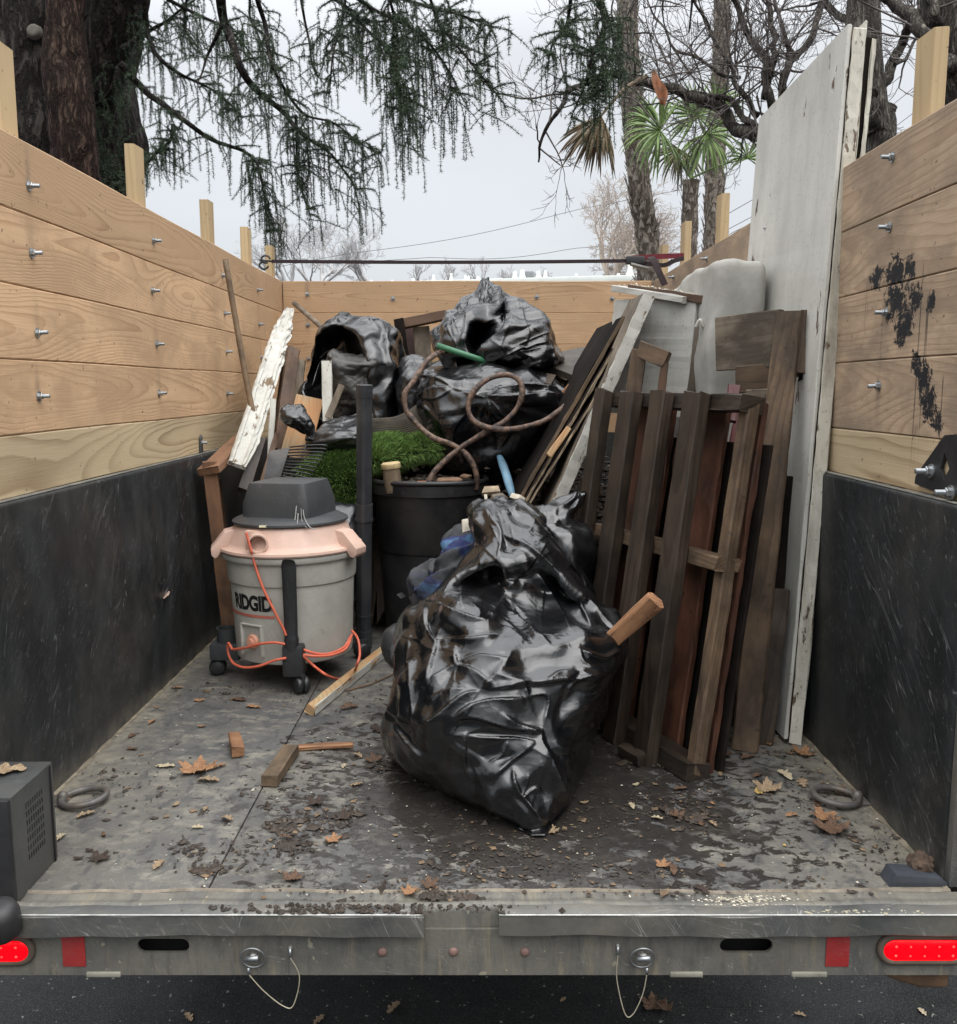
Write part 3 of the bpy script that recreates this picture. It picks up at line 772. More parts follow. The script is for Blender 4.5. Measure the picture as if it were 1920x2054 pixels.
# pins with rings and wire lanyards
def pin(cx, cy, bxp, byp, low, lx, side):
    e = bpy.data.objects.new('latch_pin', None); X, Z = bx(cx), bz(cy); link(e, Matrix.Translation((X, BY, Z)), truck)
    tube('shank', [(X - .004, BY + .002, Z), (X + .004, BY - .022, Z + .004)], .008, M_ZDULL, e, 12)
    tube('pin_bar', [(X - .012, BY - .020, Z + .001), (X + .014, BY - .024, Z + .006)], .006, M_ZINC, e, 10)
    a = np.linspace(0, 2 * math.pi, 33)[:-1]
    tube('ring', [(X + .0245 * math.cos(t), BY - .014 - .006 * math.sin(t), Z + .0245 * math.sin(t)) for t in a], .0017, M_ZINC, e, 6, closed=True)
    A = np.array([bx(bxp), BY - .004, bz(byp)])
    V, F = lathe_vf([(.005, 0), (.005, .003), (.003, .006), (0, .0065)], 10)
    obj('stud', mkmesh(V, F, True), M_ZDULL, e, Matrix.Translation((A[0], BY, A[2])) @ Matrix.Rotation(R(90), 4, 'X'))
    B = np.array([X + side * .010, BY - .012, Z - .0235])
    tube('ferrule', [A, A + np.array([0, -.003, -.018])], .0028, M_ZINC, e, 8); tube('ferrule', [B, B + np.array([0, 0, -.014])], .0026, M_ZINC, e, 8)
    C = np.array([bx(lx), BY - .012, bz(low)])
    pts = catmull([A + [0, -.003, -.018], (A * .6 + C * .4) + [(A[0] - B[0]) * .18, 0, -.012], C + (A - C) * [.32, 0, .03], C + (B - C) * [.25, 0, .02], (B * .55 + C * .45) + [(B[0] - A[0]) * .14, 0, -.012], B + [0, 0, -.014]], 8)
    tube('lanyard', pts, .0012, M_CABLE, e, 6)
pin(510, 1913, 583, 1900, 2012, 590, -1); pin(1287, 1913, 1239, 1895, 2029, 1262, 1)
# rusty hanger under the right end
V, F = prism_vf([(.80, zb_ - .002), (.99, zb_ - .002), (.99, zb_ - .052), (.93, zb_ - .052), (.885, zb_ - .038)], 0, .09, Matrix.Translation((0, BY + .03, 0)))
obj('hanger', bevel_me(V, F, .01, 3), M_RUST, truck)
# left corner box and rubber buffer
BXR = -.945
a_ = onX(22, 1600, BXR); b_ = onX(105, 1527, BXR); topz = float((a_[2] + b_[2]) / 2)
V, F = box_vf((-1.104, float(a_[1]), .001), (BXR, float(b_[1]), topz)); o = obj('corner_box', bevel_me(V, F, .004), M_BOX, truck)
boxp('box_door', (-1.104, float(a_[1]) - .012, .004), (BXR - .002, float(a_[1]) - .001, topz - .003), M_RUBBER, truck, .003)
boxp('box_trim', (BXR + .0004, float(b_[1]) - .02, .002), (BXR + .003, float(b_[1]) - .015, topz - .004), M_SLOT, truck, .0005)
for i in range(7):
    for j in range(8):
        y = float(a_[1]) + .055 + .010 * j; z = topz - .05 - .019 * i
        V, F = box_vf((BXR + .0003, y, z), (BXR + .0012, y + .003, z + .012))
        if j == 0: grp = []
        grp.append((V, F))
    V, F = merge_vf(grp); obj('vent_row', mkmesh(V, F), M_RUBBER, truck)
V, F = lathe_vf([(.0, -.028), (.03, -.028), (.036, -.02), (.037, .012), (.030, .026), (.012, .030), (0, .030)], 28)
p = onY(2, 1846, 1.70); obj('rubber_bumper', mkmesh(V, F, True), M_RUBBER, truck, Matrix.Translation(Vector(p)) @ Matrix.Rotation(R(12), 4, 'X') @ Matrix.Diagonal((1.0, 1, 1.25, 1)))
# tie-down rings
def dring(cx, cy, s):
    e = bpy.data.objects.new('tie_down', None); link(e, Matrix.Translation((cx, cy, 0)), truck)
    a = np.linspace(0, 2 * math.pi, 41)[:-1]
    tube('ring', [(cx + .055 * math.cos(t), cy + .052 * math.sin(t), .010 + .008 * (1 + s * math.cos(t)) * .5) for t in a], .0085, M_DRING, e, 10, closed=True)
    boxp('bracket', (cx - s * .075 - .024, cy - .03, .0005), (cx - s * .075 + .024, cy + .03, .007), M_DRING, e, .002)
    V, F = lathe_vf([(.013, 0), (.013, .02), (.006, .026), (0, .027)], 14); obj('clamp', mkmesh(V, F, True), M_DRING, e, Matrix.Translation((cx - s * .055, cy, .002)))
M_DRING = simple('ring_steel', (.11, .105, .10), .5, .3, 30, .4, 90, (.15, .11, .07), .6, metal=.3)
dring(-1.005, 2.245, 1); dring(.925, 2.25, -1)
boxp('shade_flap', (-1.05, 3.45, -.76), (-.60, 3.46, -.2), M_RUBBER, truck, .002)  # unseen flaps added to keep light from under the bed
boxp('shade_flap', (.5, 3.45, -.76), (.95, 3.46, -.2), M_RUBBER, truck, .002)
# right rear post, hook plate, corner plate
boxp('rear_post', (XR + .0465, 1.80, -.02), (XR + .10, 1.875, .80), M_LINER, truck, .003)
boxp('wall_edge', (XR + .004, 1.835, .002), (XR + .046, 1.858, .808), M_BAR, truck, .002)
def hook_plate():
    fr = Matrix(((0, 1, 0, 0), (1, 0, 0, 0), (0, 0, 1, 0), (0, 0, 0, 1)))
    P_ = lambda px, py: (float(onX(px, py, XR + .02)[1]), float(onX(px, py, XR + .02)[2]))
    outer = [P_(1838, 970), P_(1840, 955), P_(1898, 873), P_(1935, 870), P_(1950, 990), P_(1900, 995)]
    hole = [P_(1890, 940), P_(1899, 908), P_(1908, 940), P_(1897, 965)]
    bm = bmesh.new(); es = []
    for pl in (outer, hole):
        vs = [bm.verts.new((0, y, z)) for y, z in pl]
        for i in range(len(vs)): es.append(bm.edges.new((vs[i], vs[(i + 1) % len(vs)])))
    bmesh.ops.triangle_fill(bm, use_beauty=True, edges=es)
    g = bmesh.ops.extrude_face_region(bm, geom=list(bm.faces)); bmesh.ops.translate(bm, verts=[v for v in g['geom'] if isinstance(v, bmesh.types.BMVert)], vec=(.007, 0, 0))
    bmesh.ops.recalc_face_normals(bm, faces=bm.faces); bmesh.ops.translate(bm, verts=bm.verts, vec=(XR + .016, 0, 0))
    me = bpy.data.meshes.new('m'); bm.to_mesh(me); bm.free(); return me
hp = obj('hook_plate', hook_plate(), M_RUBBER, truck)
for px, py in ((1868, 945), (1908, 988)):
    q = onX(px, py, XR + .016); o = bpy.data.objects.new('bolt', _bolt_me[0]); link(o, Matrix.Translation(Vector(q)) @ Matrix.Rotation(R(-90), 4, 'Y') @ Matrix.Scale(1.25, 4), hp)
q = onX(402, 888, XL - .024); V, F = prism_vf([(-.02, -.04), (.02, -.04), (.017, .02), (.0, .035), (-.015, .02)], 0, .006, Matrix.Translation(Vector(q)) @ Matrix.Rotation(R(90), 4, 'Z') @ Matrix.Rotation(R(180), 4, 'Z'))
hp2 = obj('hook_plate', bevel_me(V, F, .002), M_BAR, truck); o = bpy.data.objects.new('bolt', _bolt_me[0]); link(o, Matrix.Translation(Vector(q)) @ Matrix.Rotation(R(90), 4, 'Y'), hp2)
c0 = onZ(1845, 1770, 0)
V, F = prism_vf([(-.075, 0), (.06, 0), (.035, .02), (-.06, .028)], -.02, .03, Matrix.Translation((float(c0[0]), float(c0[1]), .0008)))
obj('corner_plate', bevel_me(V, F, .003), simple('plate_gloss', (.05, .055, .065), .3, .3, 10, .2), truck)
# ------------------------------------------------------------------ cloth-simulated plastic bags and fabrics
def hollow(cx, cy, rx, ry, depth, push=(0, 1, 0), power=1.5, front=True):
    """push the front of a shape inwards around a spot (a bag's open mouth)"""
    def f(P):
        X = P[:, 0] ; dz = P[:, 2] - CH; d = P[:, 1] * _c - dz * _s; u = P[:, 1] * _s + dz * _c
        px = 955 + CF * X / d; py = 1027 - CF * u / d
        q = ((px - cx) / rx) ** 2 + ((py - cy) / ry) ** 2
        ymid = P[:, 1].mean()
        m = (q < 1) & (P[:, 1] < ymid)
        o = np.zeros(len(P)); o[m] = depth * (1 - q[m]) ** power
        return o[:, None] * np.array(push)
    return f
def folds(P, N, n, seed, ln=(.05, .22), hgt=(.004, .013), w=(.006, .014), dirs=((.7, 0, .7), (1, 0, .15), (.5, 0, -.8), (.1, 0, 1))):
    """sharp creases: straight ridges laid on the camera side of a sheet, steep on one flank like a lapped fold"""
    r = np.random.default_rng(seed); out = np.zeros(len(P)); cand = np.nonzero(N[:, 1] < .2)[0]
    if not len(cand): return out
    for i in range(n):
        c = P[r.choice(cand)]; d = np.array(dirs[r.integers(len(dirs))], float) + r.normal(size=3) * [.25, .1, .25]; d /= np.linalg.norm(d)
        L, H, W = r.uniform(*ln), r.uniform(*hgt), r.uniform(*w); bend = r.normal() * .8
        q = P - c; t = q @ d; sd = np.cross(d, (0, 1, 0)); sd /= np.linalg.norm(sd) + 1e-9
        s = q @ sd + bend * t * t; near = (np.abs(t) < L) & (np.abs(q[:, 1]) < .12) & (np.abs(s) < W * 4)
        tt, ss = t[near] / L, s[near]; prof = np.where(ss > 0, np.exp(-ss / (W * 1.8)), np.exp(ss / (W * .35)))
        out[near] = np.maximum(out[near], H * prof * (1 - tt ** 2))
    return out
def px_of(P):
    dz = P[:, 2] - CH; d = P[:, 1] * _c - dz * _s; u = P[:, 1] * _s + dz * _c
    return 955 + CF * P[:, 0] / d, 1027 - CF * u / d
def creases(P, N, T, lines):
    """long folds laid over the near side of a bag: each line has a steep flank and a wide slack one.
    (points, height m, wide flank px [sign = side], steep flank px)"""
    x, y = px_of(P); out = np.zeros(len(P)); front = N[:, 1] < .35
    for pts, H, wide, steep in lines:
        C = catmull(np.array([(a, b, 0) for a, b in pts], float), 6)[:, :2]; L = np.concatenate([[0], np.cumsum(np.linalg.norm(np.diff(C, axis=0), axis=1))])
        R_ = abs(wide) * 3; m = front & (x > C[:, 0].min() - R_) & (x < C[:, 0].max() + R_) & (y > C[:, 1].min() - R_) & (y < C[:, 1].max() + R_); ii = np.nonzero(m)[0]
        if not len(ii): continue
        best = np.full(len(ii), 1e9); sg = np.zeros(len(ii)); tt = np.zeros(len(ii))
        for k in range(len(C) - 1):
            a, b = C[k], C[k + 1]; d = b - a; l = np.hypot(*d) + 1e-9; qx, qy = x[ii] - a[0], y[ii] - a[1]; t = np.clip((qx * d[0] + qy * d[1]) / l ** 2, 0, 1)
            dx, dy = qx - t * d[0], qy - t * d[1]; dd = np.hypot(dx, dy); c = dd < best
            best[c] = dd[c]; sg[c] = np.sign(d[0] * dy[c] - d[1] * dx[c]); tt[c] = (L[k] + t[c] * l) / L[-1]
        side = sg * np.sign(wide) >= 0; w = np.where(side, abs(wide) * .72, steep * .62)
        prof = np.exp(-(best / w) ** np.where(side, 1.0, 1.3)); end = np.clip(np.minimum(tt, 1 - tt) * 5 + .12, 0, 1)
        out[ii] += H * .72 * prof * end
    return out
def relax(co, nr, nc, k):
    for _ in range(k):
        G = co[:nr * nc].reshape(nr, nc, 3); A = (np.roll(G, 1, 1) + np.roll(G, -1, 1)) / 2; B = G.copy(); B[1:-1] = (G[2:] + G[:-2]) / 2
        co = np.concatenate([(G * .4 + A * .3 + B * .3).reshape(-1, 3), co[nr * nc:]])
    return co
def cloth_bag(name, rows, mat, parent=None, NR=60, NC=90, grow=.12, frames=18, press=.5, pin=.25, bend=.15, floor=None, seed=1,
              star=(), holes=(), lump=.008, crease=((.09, .006), (.04, .0012)), axis=(.5, 0, .8), pw=.8, sub=1, grav=.3, tens=30, nf=14, fl=(.05, .18), fh=(.002, .006), lines=(), rel=2):
    P = bag_shape(rows, NR, NC, floor, pw); T = _grid(NR, NC); N = _normals(P, T)
    amp = np.clip((P[:, 2] - (floor if floor is not None else -9)) / .1, 0, 1)
    P = P + N * ((nfield(P, 5, seed, 2) * lump + (stars(P, star, seed) if star else 0)) * amp)[:, None]
    for h in holes: P = P + h(P)
    o = bpy.data.objects.new('sim', mesh_np(P, T, True)); COL.objects.link(o)
    vg = o.vertex_groups.new(name='pin'); wt = np.clip(.5 + .5 * nfield(P, 3, seed + 9, 1), 0, 1) ** 2 * pin + .02
    if floor is not None: wt[P[:, 2] < floor + .015] = .9
    lv = np.round(wt, 2)
    for v in np.unique(lv): vg.add(np.nonzero(lv == v)[0].tolist(), float(v), 'REPLACE')
    m = o.modifiers.new('c', 'CLOTH'); s = m.settings
    s.quality = 6; s.mass = .15; s.tension_stiffness = tens; s.compression_stiffness = tens; s.shear_stiffness = 10
    s.bending_stiffness = bend; s.tension_damping = 8; s.compression_damping = 8; s.shear_damping = 8; s.air_damping = 3
    s.vertex_group_mass = 'pin'; s.pin_stiffness = 1.0; s.shrink_min = -grow; s.effector_weights.gravity = grav
    if press: s.use_pressure = True; s.uniform_pressure_force = press
    m.collision_settings.use_collision = False
    m.point_cache.frame_start = 1; m.point_cache.frame_end = frames + 2
    for f in range(1, frames + 1): SC.frame_set(f)
    dg = bpy.context.evaluated_depsgraph_get(); em = o.evaluated_get(dg).to_mesh()
    co = np.empty(len(em.vertices) * 3, np.float32); em.vertices.foreach_get('co', co); co = co.reshape(-1, 3).astype(float).copy()
    bpy.data.objects.remove(o)
    if not np.isfinite(co).all() or np.abs(co - P).max() > 1: co = P
    nr, nc = NR, NC
    co = relax(co, nr, nc, rel)
    for _ in range(sub): co, nr, nc = _up(co, nr, nc); co = relax(co, nr, nc, 1)
    T = _grid(nr, nc)
    ax2 = np.cross(np.array(axis, float), (0, 1, .3))
    for (cell, a), ax_, sd in zip(crease, (ax2, axis), (5, 7)):
        N = _normals(co, T); mk = np.clip(.45 + .8 * nfield(co, 2.5, seed + sd * 8, 1), 0, 1.3)
        co = co + N * (bowls(co, cell, seed + sd, ax_, 2.8) * a * mk)[:, None]
    if lines: N = _normals(co, T); co = co + N * creases(co, N, T, lines)[:, None]
    if nf:
        N = _normals(co, T); co = co + N * folds(co, N, nf, seed + 200, fl, fh)[:, None]
    if floor is not None: co[:, 2] = np.maximum(co[:, 2], floor)
    return obj(name, mesh_np(co, T, True), mat, parent)
def bag_thing(name, label, cat, rows, mat=None, group='black plastic rubbish bags', **k):
    o = cloth_bag(name, rows, mat or M_BAG, **k); tag(o, label, cat, group); return o
M_BAG = bag_material()
M_BAGG = bag_material('bag_plastic_grey', (.012, .013, .015), .30, .3)

# ------------------------------------------------------------------ wood and other materials of the load
M_DARKW = wood('pallet_wet', (.085, .060, .042), (.028, .018, .012), 70, .8, (.013, .010, .008), .75, .5, fibre=1.5, var=.25)
M_PAL2 = wood('pallet_brown', (.19, .125, .075), (.06, .036, .02), 80, .7, (.028, .02, .014), .6, .65, fibre=1.5, var=.25)
M_PALR = wood('pallet_reddish', (.13, .055, .032), (.05, .022, .014), 70, .5, (.03, .014, .01), .3, .6, fibre=.8, var=.2)
M_GREYW = wood('grey_wood', (.22, .18, .135), (.10, .075, .05), 80, .6, (.05, .04, .03), .25, .8, fibre=.9, var=.2)
M_BROWN = wood('brown_wood', (.13, .075, .045), (.06, .03, .018), 60, .4, (.05, .03, .02), .2, .6, fibre=.6, var=.15)
M_FRAME = wood('frame_wood', (.25, .135, .078), (.16, .08, .045), 50, .3, (.10, .06, .04), .1, .6, fibre=.4, var=.05)
M_GOLD = wood('golden_wood', (.43, .33, .19), (.22, .13, .06), 130, .9, (.42, .20, .08), .25, .7, fibre=.5)
M_ORANGE = wood('orange_wood', (.42, .22, .11), (.16, .065, .03), 110, 1.0, (.09, .045, .025), .4, .6, fibre=.7)
M_POLE = wood('pole_wood', (.20, .135, .08), (.10, .06, .035), 90, .5, (.06, .045, .03), .3, .7, fibre=.7)
M_RED = simple('red_paint', (.075, .013, .014), .5, .35, 14, .4, 60, (.05, .02, .018), .6)
def peeling(name, paint, under, amt=.5, rough=.55, sc=9, dirt=(.2, .17, .12), dirt_amt=.4):
    n = NM(name)
    v = n.noise(n.map(n.P, (.35, 1, 1)), sc * 1.6, 6, .68, .2)
    p = n.rng(v, .60 - amt * .2, .62 - amt * .2)
    f = n.rng(n.noise(n.P, 3, 4, .6), .3, .7, .88, 1.08)
    vv = n.N.new('ShaderNodeVectorMath'); vv.operation = 'SCALE'; vv.inputs[0].default_value = paint; n.put(vv.inputs['Scale'], f)
    pc = n.mix(n.math('MULTIPLY', n.rng(n.noise(n.map(n.P, (.3, 1, 1)), 7, 5, .7), .45, .7), dirt_amt), vv.outputs[0], dirt)
    pc = n.mix(n.math('MULTIPLY', n.rng(n.noise(n.P, 90, 3, .6), .62, .68), .5), pc, dirt)
    fib = n.noise(n.map(n.P, (6, 120, 200)), 1, 2, .6)
    uc = n.mix(fib, under, tuple(c * .35 for c in under))
    c = n.mix(p, pc, uc)
    return n.fin(c, n.mix(p, (rough,) * 3, (.8,) * 3), n.bump(n.math('MULTIPLY', n.rng(v, .59 - amt * .2, .62 - amt * .2), -1.0), .002, .8), spec=.4)
M_WHITEP = peeling('white_paint_peeling', (.54, .53, .48), (.27, .19, .12), .05, .6, 14)
M_DOOR = peeling('door_paint', (.56, .55, .50), (.17, .12, .09), -.3, .5, 5, (.22, .20, .17), .35)
M_DOOREDGE = peeling('door_edge_paint', (.64, .61, .52), (.22, .16, .11), .0, .6, 14, (.20, .17, .12), .75)
M_CAB = peeling('cabinet_paint', (.50, .495, .455), (.22, .16, .11), -.2, .5, 6, (.22, .18, .13), .45)
M_SOIL = simple('wet_soil', (.030, .022, .016), .75, .6, 14, 1.0, 40, (.09, .06, .035), .5)
M_TAN = simple('tan_edge', (.30, .23, .15), .8, .35, 30, .3, 60, (.08, .06, .04), .6)
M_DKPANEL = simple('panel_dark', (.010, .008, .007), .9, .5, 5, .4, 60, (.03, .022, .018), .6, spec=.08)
M_FOAM = simple('mattress_cover', (.42, .41, .375), .85, .15, 5, .35, 90, (.13, .115, .09), .55)
M_CAN = simple('can_black', (.010, .010, .011), .42, .3, 8, .2, 60, (.06, .055, .05), .45, .25, (.15, .15, .15))
M_PIPE = simple('pipe_black', (.028, .030, .034), .42, .2, 8, .1, 60, (.10, .10, .095), .35, .3, (.2, .2, .2))
M_DRUM = simple('drum_grey', (.47, .46, .41), .5, .12, 4, .1, 120, (.20, .19, .16), .55, .6, (.16, .15, .13))
M_LID = simple('lid_pink', (.60, .41, .33), .5, .14, 5, .15, 80, (.38, .26, .20), .55, .2, (.3, .2, .15))
M_MOTOR = simple('motor_black', (.035, .038, .041), .5, .15, 6, .3, 200, (.09, .085, .08), .35, .3, (.2, .2, .2))
M_TOOL = simple('tool_black', (.014, .015, .017), .4, .2, 6, .15, 90, (.07, .07, .068), .3, .3, (.2, .2, .2))
M_CORD = simple('cord_red', (.62, .13, .07), .5, .15, 20, .1, 60, (.30, .10, .06), .3)
M_INK = simple('print_black', (.010, .010, .010), .5)
M_STRIPE = simple('print_red', (.50, .14, .10), .5, .15, 30)

# ------------------------------------------------------------------ shop vacuum
VX, VY = -.668, 3.32
vac = thing('shop_vacuum', 'grey and pink wet-dry shop vacuum with black motor hood and red cord, standing at left', 'vacuum', (VX, VY, 0))
VM = Matrix.Translation((VX, VY, 0)) @ Matrix.Rotation(R(-.6), 4, 'Y')
def oncyl(px, py, r):
    d = _ray(px, py); a = d[0] ** 2 + d[1] ** 2; b = -2 * (d[0] * VX + d[1] * VY); c = VX ** 2 + VY ** 2 - r * r
    q = max(b * b - 4 * a * c, 0); t = (-b - math.sqrt(q)) / (2 * a); return d * t + np.array([0, 0, CH])
lathe('drum', [(0, .092), (.197, .092), (.208, .098), (.211, .115), (.2225, .372), (.2225, .374), (.229, .376), (.230, .380), (.234, .452), (.245, .456), (.249, .462), (.249, .476), (.243, .480), (0, .480)], M_DRUM, vac, VM, 72)
lathe('lid', [(.2, .4805), (.253, .4805), (.256, .486), (.254, .494), (.232, .500), (.222, .512), (.206, .560), (.196, .573), (0, .574)], M_LID, vac, VM, 72)
def hood():
    V = []; n = 96; rings = [(.575, .200, 2.0), (.580, .207, 2.0), (.586, .206, 2.0), (.592, .196, 2.0), (.602, .178, 2.5), (.616, .160, 6), (.66, .150, 14), (.728, .128, 18), (.733, .125, 18), (.7345, .120, 18)]
    rot = R(-14)
    for z, r, p in [(a - (.012 if a > .61 else 0), b, c_) for a, b, c_ in rings]:
        for j in range(n):
            a = 2 * math.pi * j / n; ca, sa = math.cos(a), math.sin(a)
            k = (abs(ca) ** p + abs(sa) ** p) ** (-1 / p); kk = k if p > 2 else 1
            rr = r * (kk * (.86 if p > 3 else .93 if p > 2 else 1)); V.append((rr * math.cos(a + rot), rr * math.sin(a + rot), z))
    F = [(i * n + j, i * n + (j + 1) % n, (i + 1) * n + (j + 1) % n, (i + 1) * n + j) for i in range(len(rings) - 1) for j in range(n)]
    F.append(tuple((len(rings) - 1) * n + j for j in range(n))); F.append(tuple(reversed(range(n))))
    return mkmesh(V, F, True)
hm = hood(); autosmooth(hm, 28); hd = obj('motor_hood', hm, M_MOTOR, vac, VM)
M_CHALK = simple('spill_grey', (.26, .26, .25), .8, .3, 60)
def hoodpt(px, py): return onY(px, py, 3.165 + max(0, 1045 - py) * .0002)
for pts in ([(588, 1062), (592, 1040), (596, 1008), (602, 1004), (607, 1016), (611, 1040), (622, 1058), (634, 1061)], [(560, 1064), (575, 1058), (588, 1050), (594, 1028)], [(604, 1020), (606, 1045), (616, 1060)], [(598, 1030), (596, 1056)]):
    q = catmull([onY(a, b, 3.125 if b > 1052 else 3.145 + (1052 - b) * .0008) for a, b in pts], 5)
    tube('spill', q, .0022, M_CHALK, hd, 5, flat=.6)
p = oncyl(533, 1056, .206); V, F = box_vf((-.022, -.002, -.004), (.022, .002, .004)); obj('sticker', mkmesh(V, F), simple('sticker_cream', (.42, .40, .27), .6, .2, 40), hd, Matrix.Translation(Vector(p)) @ Matrix.Rotation(R(8), 4, 'Z') @ Matrix.Rotation(R(-25), 4, 'X'))
# hose port
p = oncyl(517, 1090, .236); pd = (Vector(p) - Vector((VX, VY, p[2]))).normalized(); pd = (pd + Vector((.55, -.2, -.05))).normalized()
pm = Matrix.Translation(Vector(p)) @ pd.to_track_quat('Z', 'Y').to_matrix().to_4x4()
lathe('hose_port', [(.034, -.07), (.034, .012), (.0325, .0135), (.028, .0135), (.027, .012), (.026, -.05), (0, -.05)], M_LID, vac, pm, 32)
lathe('port_bore', [(.0255, -.03), (0, -.03)], simple('bore_dark', (.10, .02, .015), .7), vac, pm, 24)
boxp('port_block', (p[0] - .05, p[1] + .025, .497), (p[0] + .045, p[1] + .09, .568), M_LID, vac, .006)
# latches / carrying lugs
def lug(ang, w=.036, k=1.0):
    m = VM @ Matrix.Rotation(ang, 4, 'Z')
    pr = [(.19, .560), (.235, .550), (.292 * k, .505), (.305 * k, .492), (.303 * k, .470), (.292 * k, .458), (.262, .462), (.25, .480), (.19, .482)]
    V = [(x, s * w, z) for s in (-1, 1) for x, z in pr]; n = len(pr)
    F = [tuple(range(n)), tuple(reversed(range(n, 2 * n)))] + [(i, i + n, (i + 1) % n + n, (i + 1) % n) for i in range(n)]
    me = bevel_me(V, F, .004); o = obj('lid_latch', me, M_LID, vac, m)
    V, F = box_vf((.247, -w * .55, .532), (.270, w * .55, .536), Matrix.Rotation(R(0), 4, 'Y')); obj('slot', bevel_me(V, F, .001), M_INK if ang < 0 else M_LID, o, m @ Matrix.Translation((.05, 0, .165)) @ Matrix.Rotation(R(38), 4, 'Y') @ Matrix.Translation((-.05, 0, -.165 + .0)) @ Matrix.Translation((0, 0, .002)))
lug(R(-22), .036, .95); lug(R(180 + 15), .05, .93)
# print on the drum
def wrap_text(txt, a0, a1, zc, h, r, mat, name, bold=.012):
    cu = bpy.data.curves.new('t', 'FONT'); cu.body = txt; cu.size = 1; cu.offset = bold; cu.space_character = .94; cu.resolution_u = 4
    to = bpy.data.objects.new('t', cu); COL.objects.link(to)
    dg = bpy.context.evaluated_depsgraph_get(); me = bpy.data.meshes.new_from_object(to.evaluated_get(dg)); bpy.data.objects.remove(to)
    bm = bmesh.new(); bm.from_mesh(me)
    xs = [v.co.x for v in bm.verts]; ys = [v.co.y for v in bm.verts]; x0, x1, y0, y1 = min(xs), max(xs), min(ys), max(ys)
    for k in range(1, 24):
        xx = x0 + (x1 - x0) * k / 24
        bmesh.ops.bisect_plane(bm, geom=bm.verts[:] + bm.edges[:] + bm.faces[:], plane_co=(xx, 0, 0), plane_no=(1, 0, 0))
    for v in bm.verts:
        a = a0 + (a1 - a0) * (v.co.x - x0) / (x1 - x0); z = zc - h / 2 + h * (v.co.y - y0) / (y1 - y0)
        rr = r + (z - zc) * .07
        v.co = (rr * math.sin(a), -rr * math.cos(a), z)
    bm.to_mesh(me); bm.free(); return obj(name, me, mat, vac, VM)
R0 = .2195
wrap_text('RIDGID', R(-54), R(-7.5), .3145, .058, R0 + .0014, M_INK, 'lettering', .045)
wrap_text('®', R(-9.2), R(-7.2), .292, .007, R0 + .0006, M_INK, 'trade_mark', 0)
def cyl_patch(a0, a1, z0, z1, r0, r1, n=20):
    V = []; 
    for i in range(n + 1):
        a = a0 + (a1 - a0) * i / n
        V += [(r0 * math.sin(a), -r0 * math.cos(a), z0), (r1 * math.sin(a), -r1 * math.cos(a), z1)]
    return V, [(2 * i, 2 * i + 2, 2 * i + 3, 2 * i + 1) for i in range(n)]
V, F = cyl_patch(R(-75), R(-6), .264, .2735, .2192, .2196); obj('stripe', mkmesh(V, F, True), M_STRIPE, vac, VM)
# drain: raised frame, plate coloured darker for a recess's shade, cap
def dr_box(x0, x1, z0, z1, y0, y1, mat, name, bev=.002):
    m = VM @ Matrix.Rotation(R(-31), 4, 'Z'); V, F = box_vf((x0, y0, z0), (x1, y1, z1)); return obj(name, bevel_me(V, F, bev), mat, vac, m)
dr_box(-.052, .046, .232, .238, -.222, -.19, M_DRUM, 'drain_frame'); dr_box(-.052, -.046, .125, .232, -.222, -.18, M_DRUM, 'drain_frame'); dr_box(.040, .046, .125, .232, -.222, -.18, M_DRUM, 'drain_frame')
dr_box(-.046, .040, .13, .232, -.2115, -.19, simple('drum_shade', (.36, .36, .33), .55, .1, 8), 'drain_plate', .001)
cm = VM @ Matrix.Rotation(R(-31), 4, 'Z') @ Matrix.Translation((.002, -.210, .176)) @ Matrix.Rotation(R(90), 4, 'X')
lathe('drain_cap', [(.026, 0), (.026, .008), (.022, .014), (.014, .015), (.013, .024), (0, .025)], simple('cap_pink', (.62, .30, .20), .5, .15, 20), vac, cm, 12)
# casters
def caster(cx, cy, ang):
    c = bpy.data.objects.new('caster', None); m = Matrix.Translation((cx, cy, 0)) @ Matrix.Rotation(ang, 4, 'Z'); link(c, m, vac)
    for s in (-1, 1):
        V, F = lathe_vf([(0, -.011), (.022, -.011), (.029, -.006), (.031, 0), (.031, .009), (.027, .012), (0, .012)], 24)
        obj('wheel', mkmesh(V, F, True), M_TOOL, c, m @ Matrix.Translation((0, s * .014, .0312)) @ Matrix.Rotation(R(90 * s), 4, 'X'))
    V, F = box_vf((-.02, -.008, .03), (.024, .008, .075)); obj('fork', bevel_me(V, F, .006), M_TOOL, c, m)
fc = onZ(603, 1383, .02); caster(float(fc[0]), float(fc[1]) + .02, R(-60))
lc = onZ(433, 1347, .02); caster(float(lc[0]), float(lc[1]) + .03, R(-170))
caster(VX + .22, VY + .2, R(30)); caster(VX - .2, VY + .24, R(130))
boxp('caster_foot', (fc[0] - .062, fc[1] - .004, .062), (fc[0] + .012, fc[1] + .08, .175), M_TOOL, vac, .012)
boxp('caster_foot', (lc[0] - .02, lc[1] - .01, .062), (lc[0] + .09, lc[1] + .10, .125), M_MOTOR, vac, .010)
lathe('foot_socket', [(.036, 0), (.038, .055), (.033, .055), (.031, .002), (0, .002)], M_MOTOR, vac, Matrix.Translation((lc[0] + .035, lc[1] + .04, .12)), 24)
